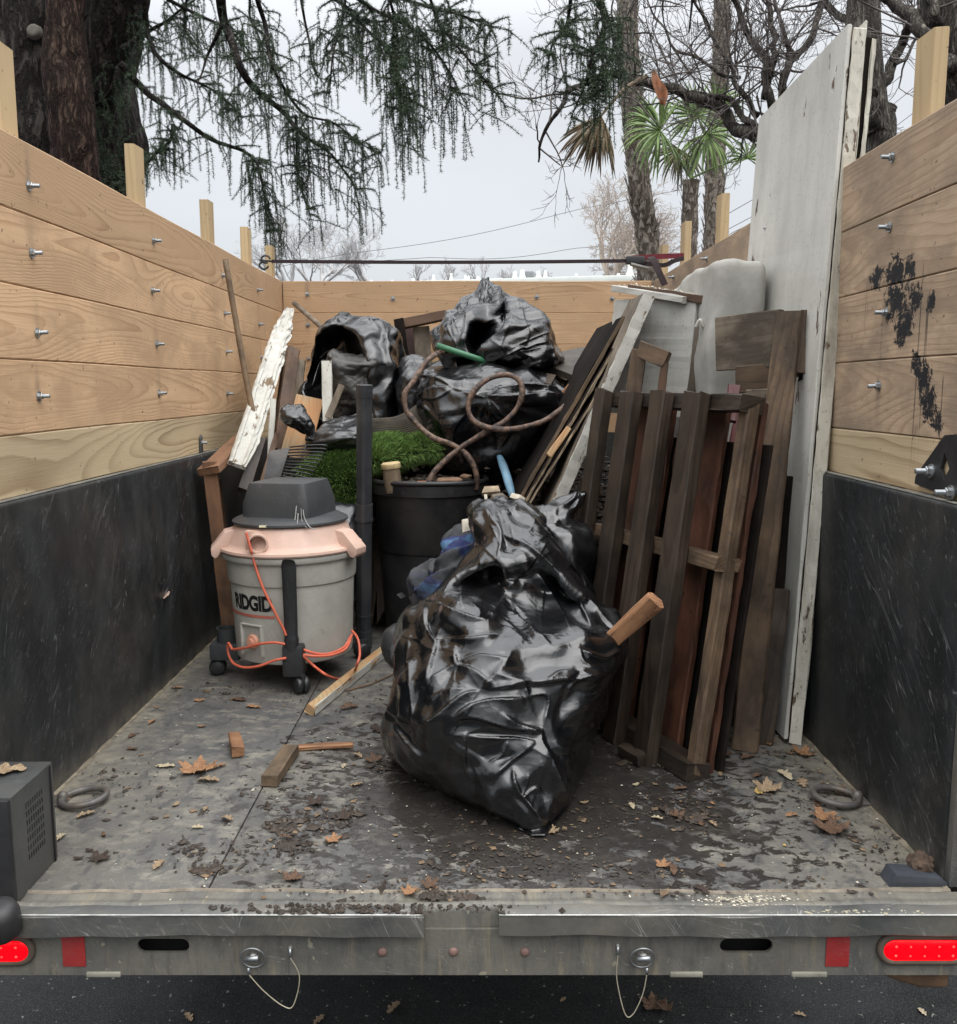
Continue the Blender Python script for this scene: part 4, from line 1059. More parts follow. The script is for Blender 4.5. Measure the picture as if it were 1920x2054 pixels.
# crevice tool standing in the front foot
tp = oncyl(579, 1128, .262); bt = np.array([fc[0] - .03, fc[1] + .02, .09])
def tool():
    D = tp - bt; L = np.linalg.norm(D); fr = frame(bt, D, (0, -1, 0)); V = []; m = 16
    for t, w, d in ((0, .024, .018), (.28, .025, .018), (.3, .023, .016), (.34, .0225, .012), (.8, .0245, .010), (.96, .0255, .009), (1.0, .0225, .008)):
        for j in range(m):
            a = 2 * math.pi * j / m; ca, sa = math.cos(a), math.sin(a)
            V.append((t * L + (.012 * ca if t == 1.0 else 0), d * math.copysign(abs(ca) ** .6, ca), w * math.copysign(abs(sa) ** .6, sa)))
    F = [(i * m + j, (i + 1) * m + j, (i + 1) * m + (j + 1) % m, i * m + (j + 1) % m) for i in range(6) for j in range(m)] + [tuple(6 * m + j for j in range(m)), tuple(reversed(range(m)))]
    me = mkmesh(V, F, True); autosmooth(me, 40); return obj('crevice_tool', me, M_TOOL, vac, fr)
tool()
def cyl_cord(pts, r=.246, rad=.0047, name='cord'):
    q = catmull([oncyl(a, b, r) for a, b in pts], 8); tube(name, q, rad, M_CORD, vac, 8)
cyl_cord([(494, 1068), (500, 1090), (505, 1108)], .262); cyl_cord([(505, 1106), (512, 1135), (528, 1180), (545, 1215), (560, 1245), (568, 1260), (574, 1275)], .252)
cyl_cord([(466, 1303), (490, 1300), (520, 1292), (550, 1289), (572, 1292)], .245)
cyl_cord([(466, 1303), (458, 1290), (458, 1310), (468, 1330), (490, 1339), (520, 1336), (550, 1325), (574, 1320)], .252)
cyl_cord([(600, 1300), (630, 1310), (660, 1311), (690, 1298), (702, 1278)], .236); cyl_cord([(600, 1312), (630, 1316), (665, 1314), (695, 1300), (706, 1272)], .243)
q = catmull([onY(706, 1265, 3.25), onY(718, 1282, 3.2), onY(722, 1312, 3.16), onY(716, 1335, 3.14), onZ(712, 1344, .006)], 8); tube('cord', q, .0047, M_CORD, vac, 8)
q = catmull([oncyl(606, 1314, .245), onY(630, 1336, 3.1), onY(655, 1354, 3.07), onZ(680, 1362, .006), onZ(705, 1358, .006)], 8); tube('cord', q, .0047, M_CORD, vac, 8)

# ------------------------------------------------------------------ black pipe
pb = onZ(730, 1300, 0); pt = onY(731, 772, 3.56)
pp = thing('drainage_pipe', 'tall black ribbed plastic tube standing upright between vacuum and black bin', 'pipe', (pb[0], pb[1], 0))
def section(a, b, r0, r1, name, ribs=True):
    P0, P1 = pb + (pt - pb) * a, pb + (pt - pb) * b
    n = 16; V = []; fr = frame(P0, P1 - P0, (0, -1, 0)); L = float(np.linalg.norm(P1 - P0))
    for x, r in ((0, r0), (L, r1)):
        for j in range(n):
            t = 2 * math.pi * (j + .5) / n; rr = r * (1.0 if j % 4 in (1, 2) else 1.10); rr2 = rr * (1 if not ribs or j % 4 else 1.0)
            V.append((x, rr2 * math.cos(t), rr2 * math.sin(t)))
    F = [(j, (j + 1) % n, (j + 1) % n + n, j + n) for j in range(n)] + [tuple(reversed(range(n))), tuple(n + j for j in range(n))]
    me = mkmesh([v for v in V], F); return obj(name, me, M_PIPE, pp, fr)
section(.005, .075, .031, .031, 'foot_nozzle'); section(.075, .50, .0275, .0285, 'lower_tube'); section(.50, .512, .0325, .0325, 'collar'); section(.512, .555, .0305, .0305, 'sleeve')
section(.555, .565, .0315, .0315, 'collar'); section(.565, .955, .0275, .0275, 'upper_tube'); section(.955, 1.0, .0292, .0292, 'end_cap'); section(.13, .137, .030, .030, 'collar')

# ------------------------------------------------------------------ bin full of soil
TX, TY = (863 - 955) / 1850 * 3.85, 3.86
can = thing('rubbish_bin', 'round black plastic bin filled with soil, shards and a coiled hose end', 'bin', (TX, TY, 0))
TMx = Matrix.Translation((TX, TY, 0))
lathe('body', [(0, .01), (.185, .01), (.195, .02), (.203, .2), (.214, .38), (.219, .384), (.222, .39), (.231, .655), (.233, .66), (.226, .66), (.2, .60), (0, .59)], M_CAN, can, TMx, 64)
a = np.linspace(0, 2 * math.pi, 65)[:-1]
tube('rim', [(TX + .236 * math.cos(t), TY + .236 * math.sin(t), .674 + .002 * math.sin(3 * t)) for t in a], .011, M_CAN, can, 8, closed=True)
lathe('rim_band', [(.236, .62), (.240, .622), (.240, .665), (.228, .665)], M_CAN, can, TMx, 64)
def mound(cx, cy, r, z0, h, seed, n=70, rough=.02, sq=1.0):
    V = []; F = []
    for i in range(n + 1):
        for j in range(n + 1):
            x = (i / n * 2 - 1); y = (j / n * 2 - 1); k = math.sqrt(max(0, 1 - min(1, x * x + y * y)))
            V.append((cx + x * r, cy + y * r * sq, z0 + h * k))
    V = np.array(V); V[:, 2] += nfield(V, 6, seed, 3) * rough + nfield(V, 28, seed + 1, 2) * rough * .5
    m = n + 1
    for i in range(n):
        for j in range(n):
            x = ((i + .5) / n * 2 - 1); y = ((j + .5) / n * 2 - 1)
            if x * x + y * y < 1: F.append((i * m + j, (i + 1) * m + j, (i + 1) * m + j + 1, i * m + j + 1))
    return mkmesh(V, F, True)
s = obj('soil', mound(TX, TY, .225, .61, .05, 3, 60, .012), M_SOIL, can); s['kind'] = 'stuff'
def chunks(n, pos, size, seed, flat=.6):
    """irregular crumbs joined into one mesh; pos(i, r) -> x,y,z"""
    r = np.random.default_rng(seed); V = []; F = []
    base = np.array([(1, 0, 0), (-1, 0, 0), (0, 1, 0), (0, -1, 0), (0, 0, 1), (0, 0, -1)], float)
    bf = [(0, 2, 4), (2, 1, 4), (1, 3, 4), (3, 0, 4), (2, 0, 5), (1, 2, 5), (3, 1, 5), (0, 3, 5)]
    VV = np.empty((n * 6, 3)); FF = np.empty((n * 8, 3), int)
    for i in range(n):
        p = np.array(pos(i, r)); s_ = size(r); an = r.uniform(0, 6.28); c, s = math.cos(an), math.sin(an)
        b = base * (s_ * r.uniform(.5, 1.3, (6, 1))) * [1, r.uniform(.35, .9), flat * r.uniform(.4, 1)]
        b = b @ np.array([[c, s, 0], [-s, c, 0], [0, 0, 1]]); VV[i * 6:i * 6 + 6] = b + p; FF[i * 8:i * 8 + 8] = np.array(bf) + i * 6
    return mesh_np(VV, FF, False)
ch = obj('soil_crumbs', chunks(900, lambda i, r: (lambda a, q: (TX + q * math.cos(a), TY + q * math.sin(a), .645 + .03 * (1 - (q / .22) ** 2) + r.uniform(-.01, .012)))(r.uniform(0, 6.28), .205 * math.sqrt(r.random())), lambda r: r.uniform(.004, .016), 4), M_SOIL, can); ch['kind'] = 'stuff'
def shard(px, py, Y, L, W, T, mat, rotz, parent, name, tilt=.15):
    p = onY(px, py, Y); m = Matrix.Translation(Vector(p)) @ Matrix.Rotation(rotz, 4, 'Z') @ Matrix.Rotation(tilt, 4, 'X')
    V = [(-L / 2, -W / 2, -T), (L / 2, -W * .3, -T), (L * .4, W / 2, -T), (-L * .35, W * .4, -T)]; V += [(x, y, T) for x, y, z in V]
    return obj(name, bevel_me(V, [(3, 2, 1, 0), (4, 5, 6, 7), (0, 1, 5, 4), (1, 2, 6, 5), (2, 3, 7, 6), (3, 0, 4, 7)], .0008), mat, parent, m)
M_SHARD = simple('shard_brown', (.28, .17, .11), .7, .3, 30); M_SHARDW = simple('shard_white', (.55, .50, .40), .6, .2, 30)
for k, (px, py, Y, L, W, mt, rz) in enumerate([(900, 962, 3.72, .11, .05, M_SHARD, .3), (848, 968, 3.70, .06, .03, simple('shard_terracotta', (.42, .20, .11), .7), .1), (920, 968, 3.70, .07, .025, M_SHARDW, -.3), (812, 970, 3.72, .05, .03, bpy.data.materials['shard_terracotta'], .8), (880, 972, 3.68, .05, .02, M_SHARDW, .9), (935, 955, 3.80, .07, .04, M_SHARD, 1.2)]):
    tag(shard(px, py, Y, L, W, .004, mt, rz, None, 'broken_shard'), ['wide brown flat shard at back of the soil in the bin', 'small terracotta shard beside the hose in the bin', 'white sliver on the soil near bin rim', 'terracotta flake at left on the soil in the bin', 'short pale sliver lying against the front rim of the bin', 'brown shard at right side of the soil in the bin'][k], 'shard', 'shards in the bin')
p = onY(787, 958, 3.70)
lg = thing('short_log', 'short cut bark-covered log end with pale golden top sticking out of the bin', 'log', (p[0], p[1], .60))
lathe('bark', [(0, -.06), (.034, -.06), (.036, .0), (.034, .035), (0, .035)], simple('bark_brown', (.13, .095, .06), .9, .5, 30, .8, 40), lg, Matrix.Translation(Vector(p)) @ Matrix.Rotation(R(-6), 4, 'Y'), 14)
lathe('cut_top', [(.037, .036), (.040, .042), (.039, .056), (.034, .062), (0, .063)], simple('cut_gold', (.50, .38, .20), .7, .3, 20), lg, Matrix.Translation(Vector(p)) @ Matrix.Rotation(R(-6), 4, 'Y'), 18)

# ------------------------------------------------------------------ hidden heap that carries the load
hp_ = obj('debris_heap', mound(.0, 4.62, .86, .05, .62, 8, 80, .05, .95), M_SOIL, None); tag(hp_, 'dark wet debris and soil heaped under the bags at the far end', 'debris', None, 'stuff')
hp2_ = obj('debris_heap', mound(-.62, 4.55, .52, .05, .60, 18, 60, .04, 1.1), M_SOIL, None); tag(hp2_, 'dark debris heaped in the far left corner under boards', 'debris', None, 'stuff')
hp3_ = obj('debris_heap', mound(.45, 3.5, .42, .0, .35, 28, 50, .03, .9), M_SOIL, None); tag(hp3_, 'dark rotten debris packed behind the dark slatted pallet', 'debris', None, 'stuff')
cc = obj('debris_crumbs', chunks(2600, lambda i, r: (r.uniform(-.9, .75), r.uniform(3.85, 5.1), r.uniform(.42, .72)), lambda r: r.uniform(.006, .035), 14), M_SOIL, None)
tag(cc, 'loose dark crumbs and bark bits over the far debris heap', 'debris', None, 'stuff')
# pale litter between bin and leaning sheets
for k, (px, py, Y) in enumerate([(985, 985, 3.45), (1000, 1000, 3.4), (1012, 1012, 3.38), (1040, 1000, 3.42), (1030, 1020, 3.36)]):
    o = shard(px, py, Y, .07, .04, .01, [M_TAN, M_GREYW, M_SHARD, M_SHARDW, M_TAN][k], k * .7, None, 'litter_scrap', .6)
    tag(o, ['tan torn scrap touching the rim of the bin at its right', 'grey torn wood scrap beside the bin rim', 'brown torn scrap in the middle, between bin and leaning sheets', 'white torn scrap nearest the leaning dark sheets', 'tan torn scrap lowest, just above the front bag tip'][k], 'scrap', 'scraps between bin and sheets')
# ------------------------------------------------------------------ bags at the back
S_ = lambda px, py, Y, l, a, k: (onY(px, py, Y), l, a, k)
def cm(ox, oy, k, L): return [([(ox + a * k, oy + b * k) for a, b in pts], H, w, st) for pts, H, w, st in L]
FL = cm(740, 980, .352, [
 ([(320, 645), (560, 730), (760, 820), (900, 880)], .030, 34, 5), ([(680, 700), (800, 790), (895, 875)], .014, 14, 4), ([(800, 690), (900, 790), (1040, 892)], .018, 20, 4),
 ([(740, 250), (960, 380), (1130, 560), (1400, 800)], .022, -26, 5), ([(960, 480), (1050, 620), (1150, 800)], .012, 14, 4), ([(1060, 470), (1200, 660), (1270, 800)], .013, -16, 4),
 ([(1340, 1062), (1000, 1110), (690, 1142)], .024, 26, 4), ([(1205, 915), (1215, 990), (1340, 1062)], .014, 12, 4), ([(1340, 1060), (1160, 1100), (1110, 1210)], .012, -14, 4), ([(1450, 880), (1340, 960), (1210, 915)], .018, -16, 4),
 ([(480, 1305), (560, 1250), (700, 1210), (890, 1195)], .020, 24, 4), ([(285, 1362), (400, 1290), (530, 1180), (640, 1150)], .020, 26, 4), ([(320, 1210), (440, 1160), (560, 1135)], .012, 14, 3), ([(330, 1115), (380, 930), (440, 765)], .016, -22, 4), ([(340, 660), (330, 780), (400, 900)], .016, 18, 4),
 ([(480, 1305), (600, 1300), (760, 1345), (985, 1395)], .016, -20, 4), ([(755, 1280), (830, 1330), (980, 1390)], .014, 14, 3), ([(890, 1190), (1015, 1180), (990, 1360)], .012, -12, 4), ([(985, 1360), (985, 1460), (1080, 1640), (1140, 1800)], .022, 34, 8),
 ([(945, 1455), (860, 1520), (705, 1650)], .016, 18, 4), ([(550, 1390), (545, 1520), (578, 1655)], .016, 18, 5), ([(545, 1410), (790, 1420), (945, 1450)], .014, 14, 4), ([(790, 1425), (760, 1510), (680, 1565)], .010, -12, 4),
 ([(820, 1580), (840, 1720), (990, 1890)], .018, -20, 4), ([(858, 1765), (940, 1700), (985, 1720)], .010, 10, 3), ([(915, 1620), (890, 1700), (850, 1760)], .008, 9, 3), ([(225, 860), (240, 1100), (265, 1365)], .018, -22, 5), ([(135, 1320), (230, 1450), (345, 1550)], .016, 20, 5),
 ([(640, 1140), (720, 1060), (810, 930)], .014, 18, 5), ([(500, 900), (505, 1000), (620, 1050), (720, 1130)], .014, 16, 5), ([(500, 1000), (640, 960), (800, 980)], .012, 14, 5), ([(380, 880), (560, 860), (730, 860)], .014, 16, 5), ([(420, 600), (520, 500), (730, 400)], .016, 14, 4), ([(630, 90), (740, 240), (735, 400)], .012, -12, 4), ([(345, 1090), (500, 1000)], .010, 12, 4), ([(900, 1195), (870, 1130), (720, 1060)], .012, 12, 5), ([(1000, 1120), (1080, 1060), (1180, 1050)], .010, 10, 4), ([(430, 1400), (700, 1560)], -.010, 30, 20)])
TL = cm(820, 540, .183, [
 ([(700, 250), (640, 450), (600, 700), (540, 830)], .016, -14, 3), ([(860, 150), (960, 260), (1030, 400), (1000, 540), (740, 590)], .018, 14, 3), ([(690, 600), (620, 700), (600, 820)], .012, 9, 2), ([(700, 600), (790, 680), (800, 800), (720, 900)], .014, -10, 2),
 ([(1070, 300), (1080, 480), (1050, 640), (900, 780), (720, 960)], .018, -16, 3), ([(1060, 300), (1250, 390), (1490, 540), (1520, 800)], .022, 22, 4), ([(720, 970), (900, 985), (1090, 920), (1510, 800)], .022, -22, 3), ([(1230, 400), (1260, 560), (1310, 690), (1260, 830)], .010, 12, 3),
 ([(1180, 1090), (1350, 1040), (1490, 990)], .012, 10, 3), ([(1040, 930), (1250, 900), (1490, 850)], .010, 8, 3), ([(560, 300), (430, 480), (300, 600)], .012, 14, 4), ([(600, 320), (540, 470), (430, 600), (520, 830)], .010, 10, 3), ([(1560, 830), (1590, 960), (1560, 1080)], .014, 10, 3), ([(900, 780), (1010, 850), (1090, 940)], .010, 8, 3)])
ML = cm(800, 520, .2691, [
 ([(400, 960), (290, 890), (150, 870)], .014, 12, 3), ([(400, 955), (250, 960), (130, 1030)], .014, -12, 3), ([(410, 960), (270, 1040), (140, 1020)], .010, 9, 3), ([(660, 1015), (800, 960), (1000, 935), (1210, 990)], .026, 26, 3), ([(660, 1020), (900, 1020), (1180, 1015)], .018, 22, 4),
 ([(665, 1040), (700, 1120), (765, 1200)], .016, 10, 3), ([(680, 1040), (780, 1150), (860, 1180)], .012, 9, 3), ([(670, 1050), (690, 1250), (730, 1420)], .014, 14, 4), ([(660, 1040), (600, 1200), (640, 1400)], .012, 12, 4), ([(640, 1030), (500, 1000), (400, 960)], .014, 14, 4),
 ([(1110, 930), (1190, 1000), (1270, 1045)], .014, 10, 3), ([(850, 1180), (820, 1300), (760, 1400)], .012, 12, 4), ([(150, 1060), (300, 1200), (400, 1400)], .014, 22, 6), ([(1230, 1050), (1050, 1240), (900, 1400)], .016, 26, 6), ([(550, 1100), (420, 1250), (400, 1400)], .010, 14, 5)])
bag_thing('rubbish_bag', 'full black rubbish bag under the loop of rusty hose, topmost bag resting on it', 'bag',
    [(728,900,1060,4.35,.12),(735,865,1085,4.3,.25),(748,842,1112,4.25,.33),(768,833,1128,4.22,.36),(790,828,1142,4.2,.38),(812,829,1132,4.2,.38),(850,835,1112,4.2,.37),(890,850,1085,4.22,.36),(925,872,1062,4.25,.33),(960,895,1035,4.28,.28),(985,930,1000,4.3,.15)],
    NR=64, NC=100, sub=2, nf=34, lines=ML, seed=21, grow=.10, press=.6, pin=.35, bend=.15, star=[S_(868, 770, 3.9, .16, .035, 9), S_(985, 800, 3.85, .2, .03, 9), S_(1130, 800, 4.1, .15, .03, 7)])
bag_thing('rubbish_bag', 'torn open black rubbish bag on top of the pile, peaked, with a hole in front', 'bag',
    [(561,968,984,4.45,.02),(575,950,992,4.42,.06),(590,934,1004,4.40,.13),(606,920,1038,4.38,.19),(622,905,1066,4.36,.23),(642,886,1092,4.34,.27),(662,875,1097,4.33,.29),(682,879,1102,4.32,.30),(700,888,1118,4.32,.30),(716,897,1134,4.32,.29),(730,908,1126,4.33,.27),(744,930,1100,4.35,.22),(754,965,1075,4.36,.14)],
    NR=64, NC=100, sub=2, nf=34, lines=TL, crease=((.10, .006), (.04, .001)), seed=33, grow=.10, press=.4, pin=.4, bend=.12, star=[S_(975, 566, 4.3, .16, .03, 9), S_(1092, 645, 4.2, .2, .03, 7), S_(960, 720, 4.05, .12, .025, 8)],
    holes=[hollow(958, 662, 24, 34, .34, power=.7), hollow(1010, 610, 9, 45, .2, power=.7), hollow(940, 705, 22, 12, .16, power=.8)])
bag_thing('rubbish_bag', 'black rubbish bag with its dark mouth gaping to the left, upper left of pile', 'bag',
    [(627,680,702,4.48,.03),(636,662,722,4.46,.08),(648,648,776,4.44,.15),(664,638,793,4.42,.20),(690,630,799,4.4,.22),(725,620,803,4.38,.24),(765,610,804,4.38,.25),(800,608,803,4.38,.25),(835,614,800,4.38,.25),(870,640,788,4.4,.2),(900,670,770,4.42,.12)],
    NR=60, NC=90, seed=45, grow=.11, press=.3, pin=.4, bend=.12, star=[S_(780, 645, 4.3, .2, .03, 9)],
    holes=[hollow(668, 745, 58, 92, .36, power=.55)])
bag_thing('rubbish_bag', 'small crumpled dark bag squeezed between the two larger bags', 'bag',
    [(712,828,846,4.25,.03),(722,812,856,4.22,.08),(740,803,858,4.2,.1),(760,801,852,4.2,.1),(785,803,845,4.2,.1),(820,805,850,4.2,.1)], mat=M_BAGG,
    NR=34, NC=50, seed=51, grow=.14, press=.1, pin=.4, bend=.1, crease=((.04, .012), (.02, .004)))
tb = thing('rubbish_bag', 'small black bag tied in a knot with a flared neck, left of the green turf', 'bag', onY(670, 895, 3.95), 'black plastic rubbish bags')
cloth_bag('bag_body', [(836,690,722,4.0,.03),(845,655,735,3.97,.08),(858,632,740,3.94,.12),(872,622,742,3.93,.14),(888,630,738,3.94,.14),(905,650,725,3.96,.1)], M_BAGG, tb, 36, 54, seed=61, grow=.12, press=.2, pin=.4, bend=.1, star=[S_(625, 872, 3.85, .10, .02, 8)], crease=((.04, .008), (.02, .003)))
cloth_bag('bag_neck', [(814,574,604,3.9,.02),(822,566,612,3.88,.04),(836,564,618,3.86,.045),(850,574,622,3.85,.035),(862,596,627,3.85,.022),(872,617,631,3.85,.012),(880,613,634,3.85,.02)], M_BAG, tb, 30, 40, seed=62, grow=.08, press=.1, pin=.5, bend=.1, lump=.004, star=[S_(625, 872, 3.82, .08, .012, 9)], crease=((.03, .005), (.015, .002)))
bag_thing('rubbish_bag', 'rounded dark bag bulging behind the vacuum, beside the black tube', 'bag', [(1008,665,700,3.75,.04),(1018,650,716,3.73,.1),(1040,645,722,3.72,.13),(1070,645,722,3.72,.14),(1120,645,722,3.72,.14),(1200,650,715,3.72,.12)], mat=M_BAGG, NR=30, NC=44, seed=71, grow=.05, press=1, pin=.5, bend=.3)
# cloth and plastic inside the left bag's mouth
o = cloth_bag('crumpled_cloth', [(715,672,735,4.25,.03),(722,668,750,4.22,.06),(730,668,750,4.2,.08),(745,665,740,4.2,.09),(775,668,735,4.2,.09),(810,672,730,4.2,.08),(835,680,720,4.2,.04)], simple('dirty_cloth', (.028, .027, .026), .5, .6, 16, .6, 50, (.10, .09, .075), .7), None, 34, 50, nf=26, rel=0, seed=81, grow=.18, press=.1, pin=.4, bend=.1, crease=((.04, .012), (.02, .005)))
tag(o, 'dirty grey crumpled cloth spilling from the mouth of the left bag', 'cloth')

bag_thing('rubbish_bag', 'large open glossy black rubbish bag in the middle of the bed floor, stick poking out', 'bag',
    [(1004,962,1012,2.80,.03),(1016,948,1052,2.78,.08),(1034,945,1078,2.76,.12),(1062,955,1092,2.73,.15),(1095,965,1108,2.70,.17),(1147,925,1134,2.66,.20),(1200,866,1180,2.62,.24),
     (1238,826,1222,2.58,.28),(1268,822,1250,2.56,.29),(1296,812,1256,2.54,.30),(1330,803,1238,2.52,.31),(1375,792,1222,2.50,.33),(1447,777,1202,2.47,.34),
     (1509,778,1180,2.44,.33),(1550,824,1163,2.40,.30),(1592,893,1150,2.33,.24),(1632,988,1125,2.25,.18),(1676,1068,1092,2.2,.12)],
    group='black plastic rubbish bags', NR=92, NC=132, seed=5, floor=.006, grow=.13, frames=20, press=.35, pin=.30, bend=.10, lump=.010,
    star=[S_(1250, 1280, 2.5, .24, .045, 7), S_(1000, 1020, 2.7, .22, .035, 9), S_(1085, 1665, 2.1, .20, .03, 7), S_(845, 1212, 2.42, .24, .035, 8), S_(1085, 1490, 2.15, .16, .03, 8), S_(860, 1455, 2.2, .15, .02, 7)],
    holes=[hollow(965, 1175, 55, 42, .16, (.1, 1, -.1), .8), hollow(1075, 1215, 120, 85, .14, (0, 1, -.2), 1.2)], crease=((.10, .006), (.04, .0008)), sub=2, nf=85, fl=(.03, .13), fh=(.0015, .005), lines=FL, rel=2)
# the torn upper lips of that bag and the bag behind it
bag_thing('rubbish_bag', 'black bag half hidden behind the front bag, its torn tip flaring up to the right', 'bag',
    [(1002,1118,1166,2.98,.01),(1010,1098,1160,2.97,.03),(1022,1080,1150,2.95,.05),(1040,1066,1150,2.95,.10),(1070,1070,1190,2.98,.16),(1110,1075,1196,3.0,.2),(1160,1080,1195,3.0,.2),(1230,1080,1190,3.0,.22),(1330,1080,1185,3.0,.22),(1420,1085,1175,3.0,.2)],
    NR=60, NC=80, seed=91, floor=.006, grow=.12, press=.2, pin=.35, bend=.1, star=[S_(1160, 1005, 2.95, .15, .03, 7), S_(1100, 1030, 2.85, .12, .02, 8)], crease=((.05, .012), (.025, .004)))
# stained clothes beside / in the bag
def fabric():
    n = NM('stained_denim'); x, y, z = n.sep(n.W)
    c = n.mix(n.rng(n.noise(n.P, 7, 4, .6), .35, .65), (.020, .021, .024), (.075, .077, .078))
    f = n.noise(n.map(n.W, (2, 2, 9)), 2.4, 2, .5)
    top = n.rng(z, .40, .56)
    c = n.mix(n.math('MULTIPLY', top, n.rng(f, .47, .53)), c, (.028, .034, .10))
    c = n.mix(n.math('MULTIPLY', top, n.rng(f, .55, .60)), c, (.07, .14, .24))
    return n.fin(c, .85, n.bump(n.noise(n.P, 120, 4, .7), .003, .7), spec=.2)
o = cloth_bag('stained_clothes', [(1052,925,985,2.95,.04),(1065,905,992,2.93,.08),(1085,885,1000,2.9,.12),(1120,862,1005,2.88,.16),(1170,840,1000,2.87,.2),(1225,818,990,2.86,.22),(1270,806,960,2.85,.22),(1300,796,940,2.84,.2),(1330,790,930,2.82,.2)], fabric(), None, 60, 80, nf=40, rel=0, seed=95, floor=.006, grow=.14, press=.2, pin=.35, bend=.2, lump=.012, star=[S_(975, 1085, 2.75, .3, .045, 12)], crease=((.05, .010), (.02, .002)))
tag(o, 'grey clothes stained blue and purple hanging out behind the front bag', 'clothes')
o = cloth_bag('dark_glove', [(1255,786,838,2.95,.04),(1270,775,842,2.93,.06),(1295,772,838,2.92,.07),(1320,776,830,2.9,.07),(1332,785,820,2.9,.05)], M_RUBBER, None, 24, 34, seed=97, floor=.006, grow=.1, press=.2, pin=.4)
tag(o, 'small black crumpled scrap of fabric at the left foot of the front bag', 'fabric')
tag(board('white_stick', onY(974, 992, 2.9), onY(977, 1018, 2.88), .009, .009, (0, -1, 0), M_SHARDW, None, 2), 'short white stick poking from the top of the front bag', 'stick')
p0, p1 = onY(1170, 1335, 2.42), onY(1316, 1204, 2.30)
st = board('wooden_stick', p0, p1, .050, .030, (.3, -1, .4), M_ORANGE, None, rough=.0015, ends=.004, ch=.008)
tag(st, 'orange split wooden stick poking out of the right side of the front bag', 'stick')
tag(shard(950, 1052, 2.86, .10, .05, .004, M_SHARDW, .6, None, 'white_scrap', .9), 'off-white torn scrap at the top left of the front bag', 'scrap')

# ------------------------------------------------------------------ hose, handle
hc = lambda L: [(800 + a * .2691, 520 + b * .2691, Y) for a, b, Y in L]
path = [(a, b, Y - .085) for a, b, Y in hc([(205, 1720, 3.76), (222, 1660, 3.76), (285, 1560, 3.78), (450, 1412, 3.80), (650, 1290, 3.80), (800, 1200, 3.80), (895, 1090, 3.81), (925, 970, 3.82), (880, 888, 3.84), (780, 862, 3.85), (650, 900, 3.83), (555, 985, 3.81), (517, 1080, 3.80), (545, 1180, 3.79), (640, 1243, 3.78), (790, 1270, 3.78), (950, 1248, 3.78), (1100, 1195, 3.80), (1245, 1085, 3.85), (1330, 980, 4.1), (1200, 850, 4.65), (800, 800, 4.8), (450, 740, 4.6), (330, 692, 4.2), (240, 735, 3.98), (165, 830, 3.93), (100, 930, 3.90), (48, 1010, 3.88), (58, 1130, 3.87), (150, 1250, 3.85), (260, 1335, 3.84), (380, 1378, 3.82), (480, 1440, 3.80), (555, 1535, 3.79), (590, 1640, 3.79), (588, 1720, 3.80)])]
def hose_mat():
    n = NM('hose_rusty'); c = n.mix(n.rng(n.noise(n.P, 40, 5, .75), .42, .58), (.16, .095, .062), (.028, .018, .015))
    c = n.mix(n.rng(n.noise(n.P, 12, 3, .6), .6, .72), c, (.30, .21, .14)); return n.fin(c, .6, n.bump(n.noise(n.P, 60, 4, .7), .004, .8))
hose = (lambda Q: tube('garden_hose', Q + np.stack([nfield(Q, 3, 90 + k, 2) for k in range(3)], -1) * .0025, .0118 + .0012 * nfield(Q, 12, 5, 1), hose_mat(), None, 10))(catmull([onY(*q) for q in path], 10))
tag(hose, 'stiff rusty brown hose looped over the bags, both ends in the black bin', 'hose')
gh = tube('green_handle', [onY(877, 693, 4.02), onY(953, 718, 4.0), onY(990, 730, 4.06)], .013, simple('green_plastic', (.04, .15, .075), .45, .2, 20, .2, 60), None, 12)
tag(gh, 'green plastic tool handle sticking out of the topmost bag', 'handle')

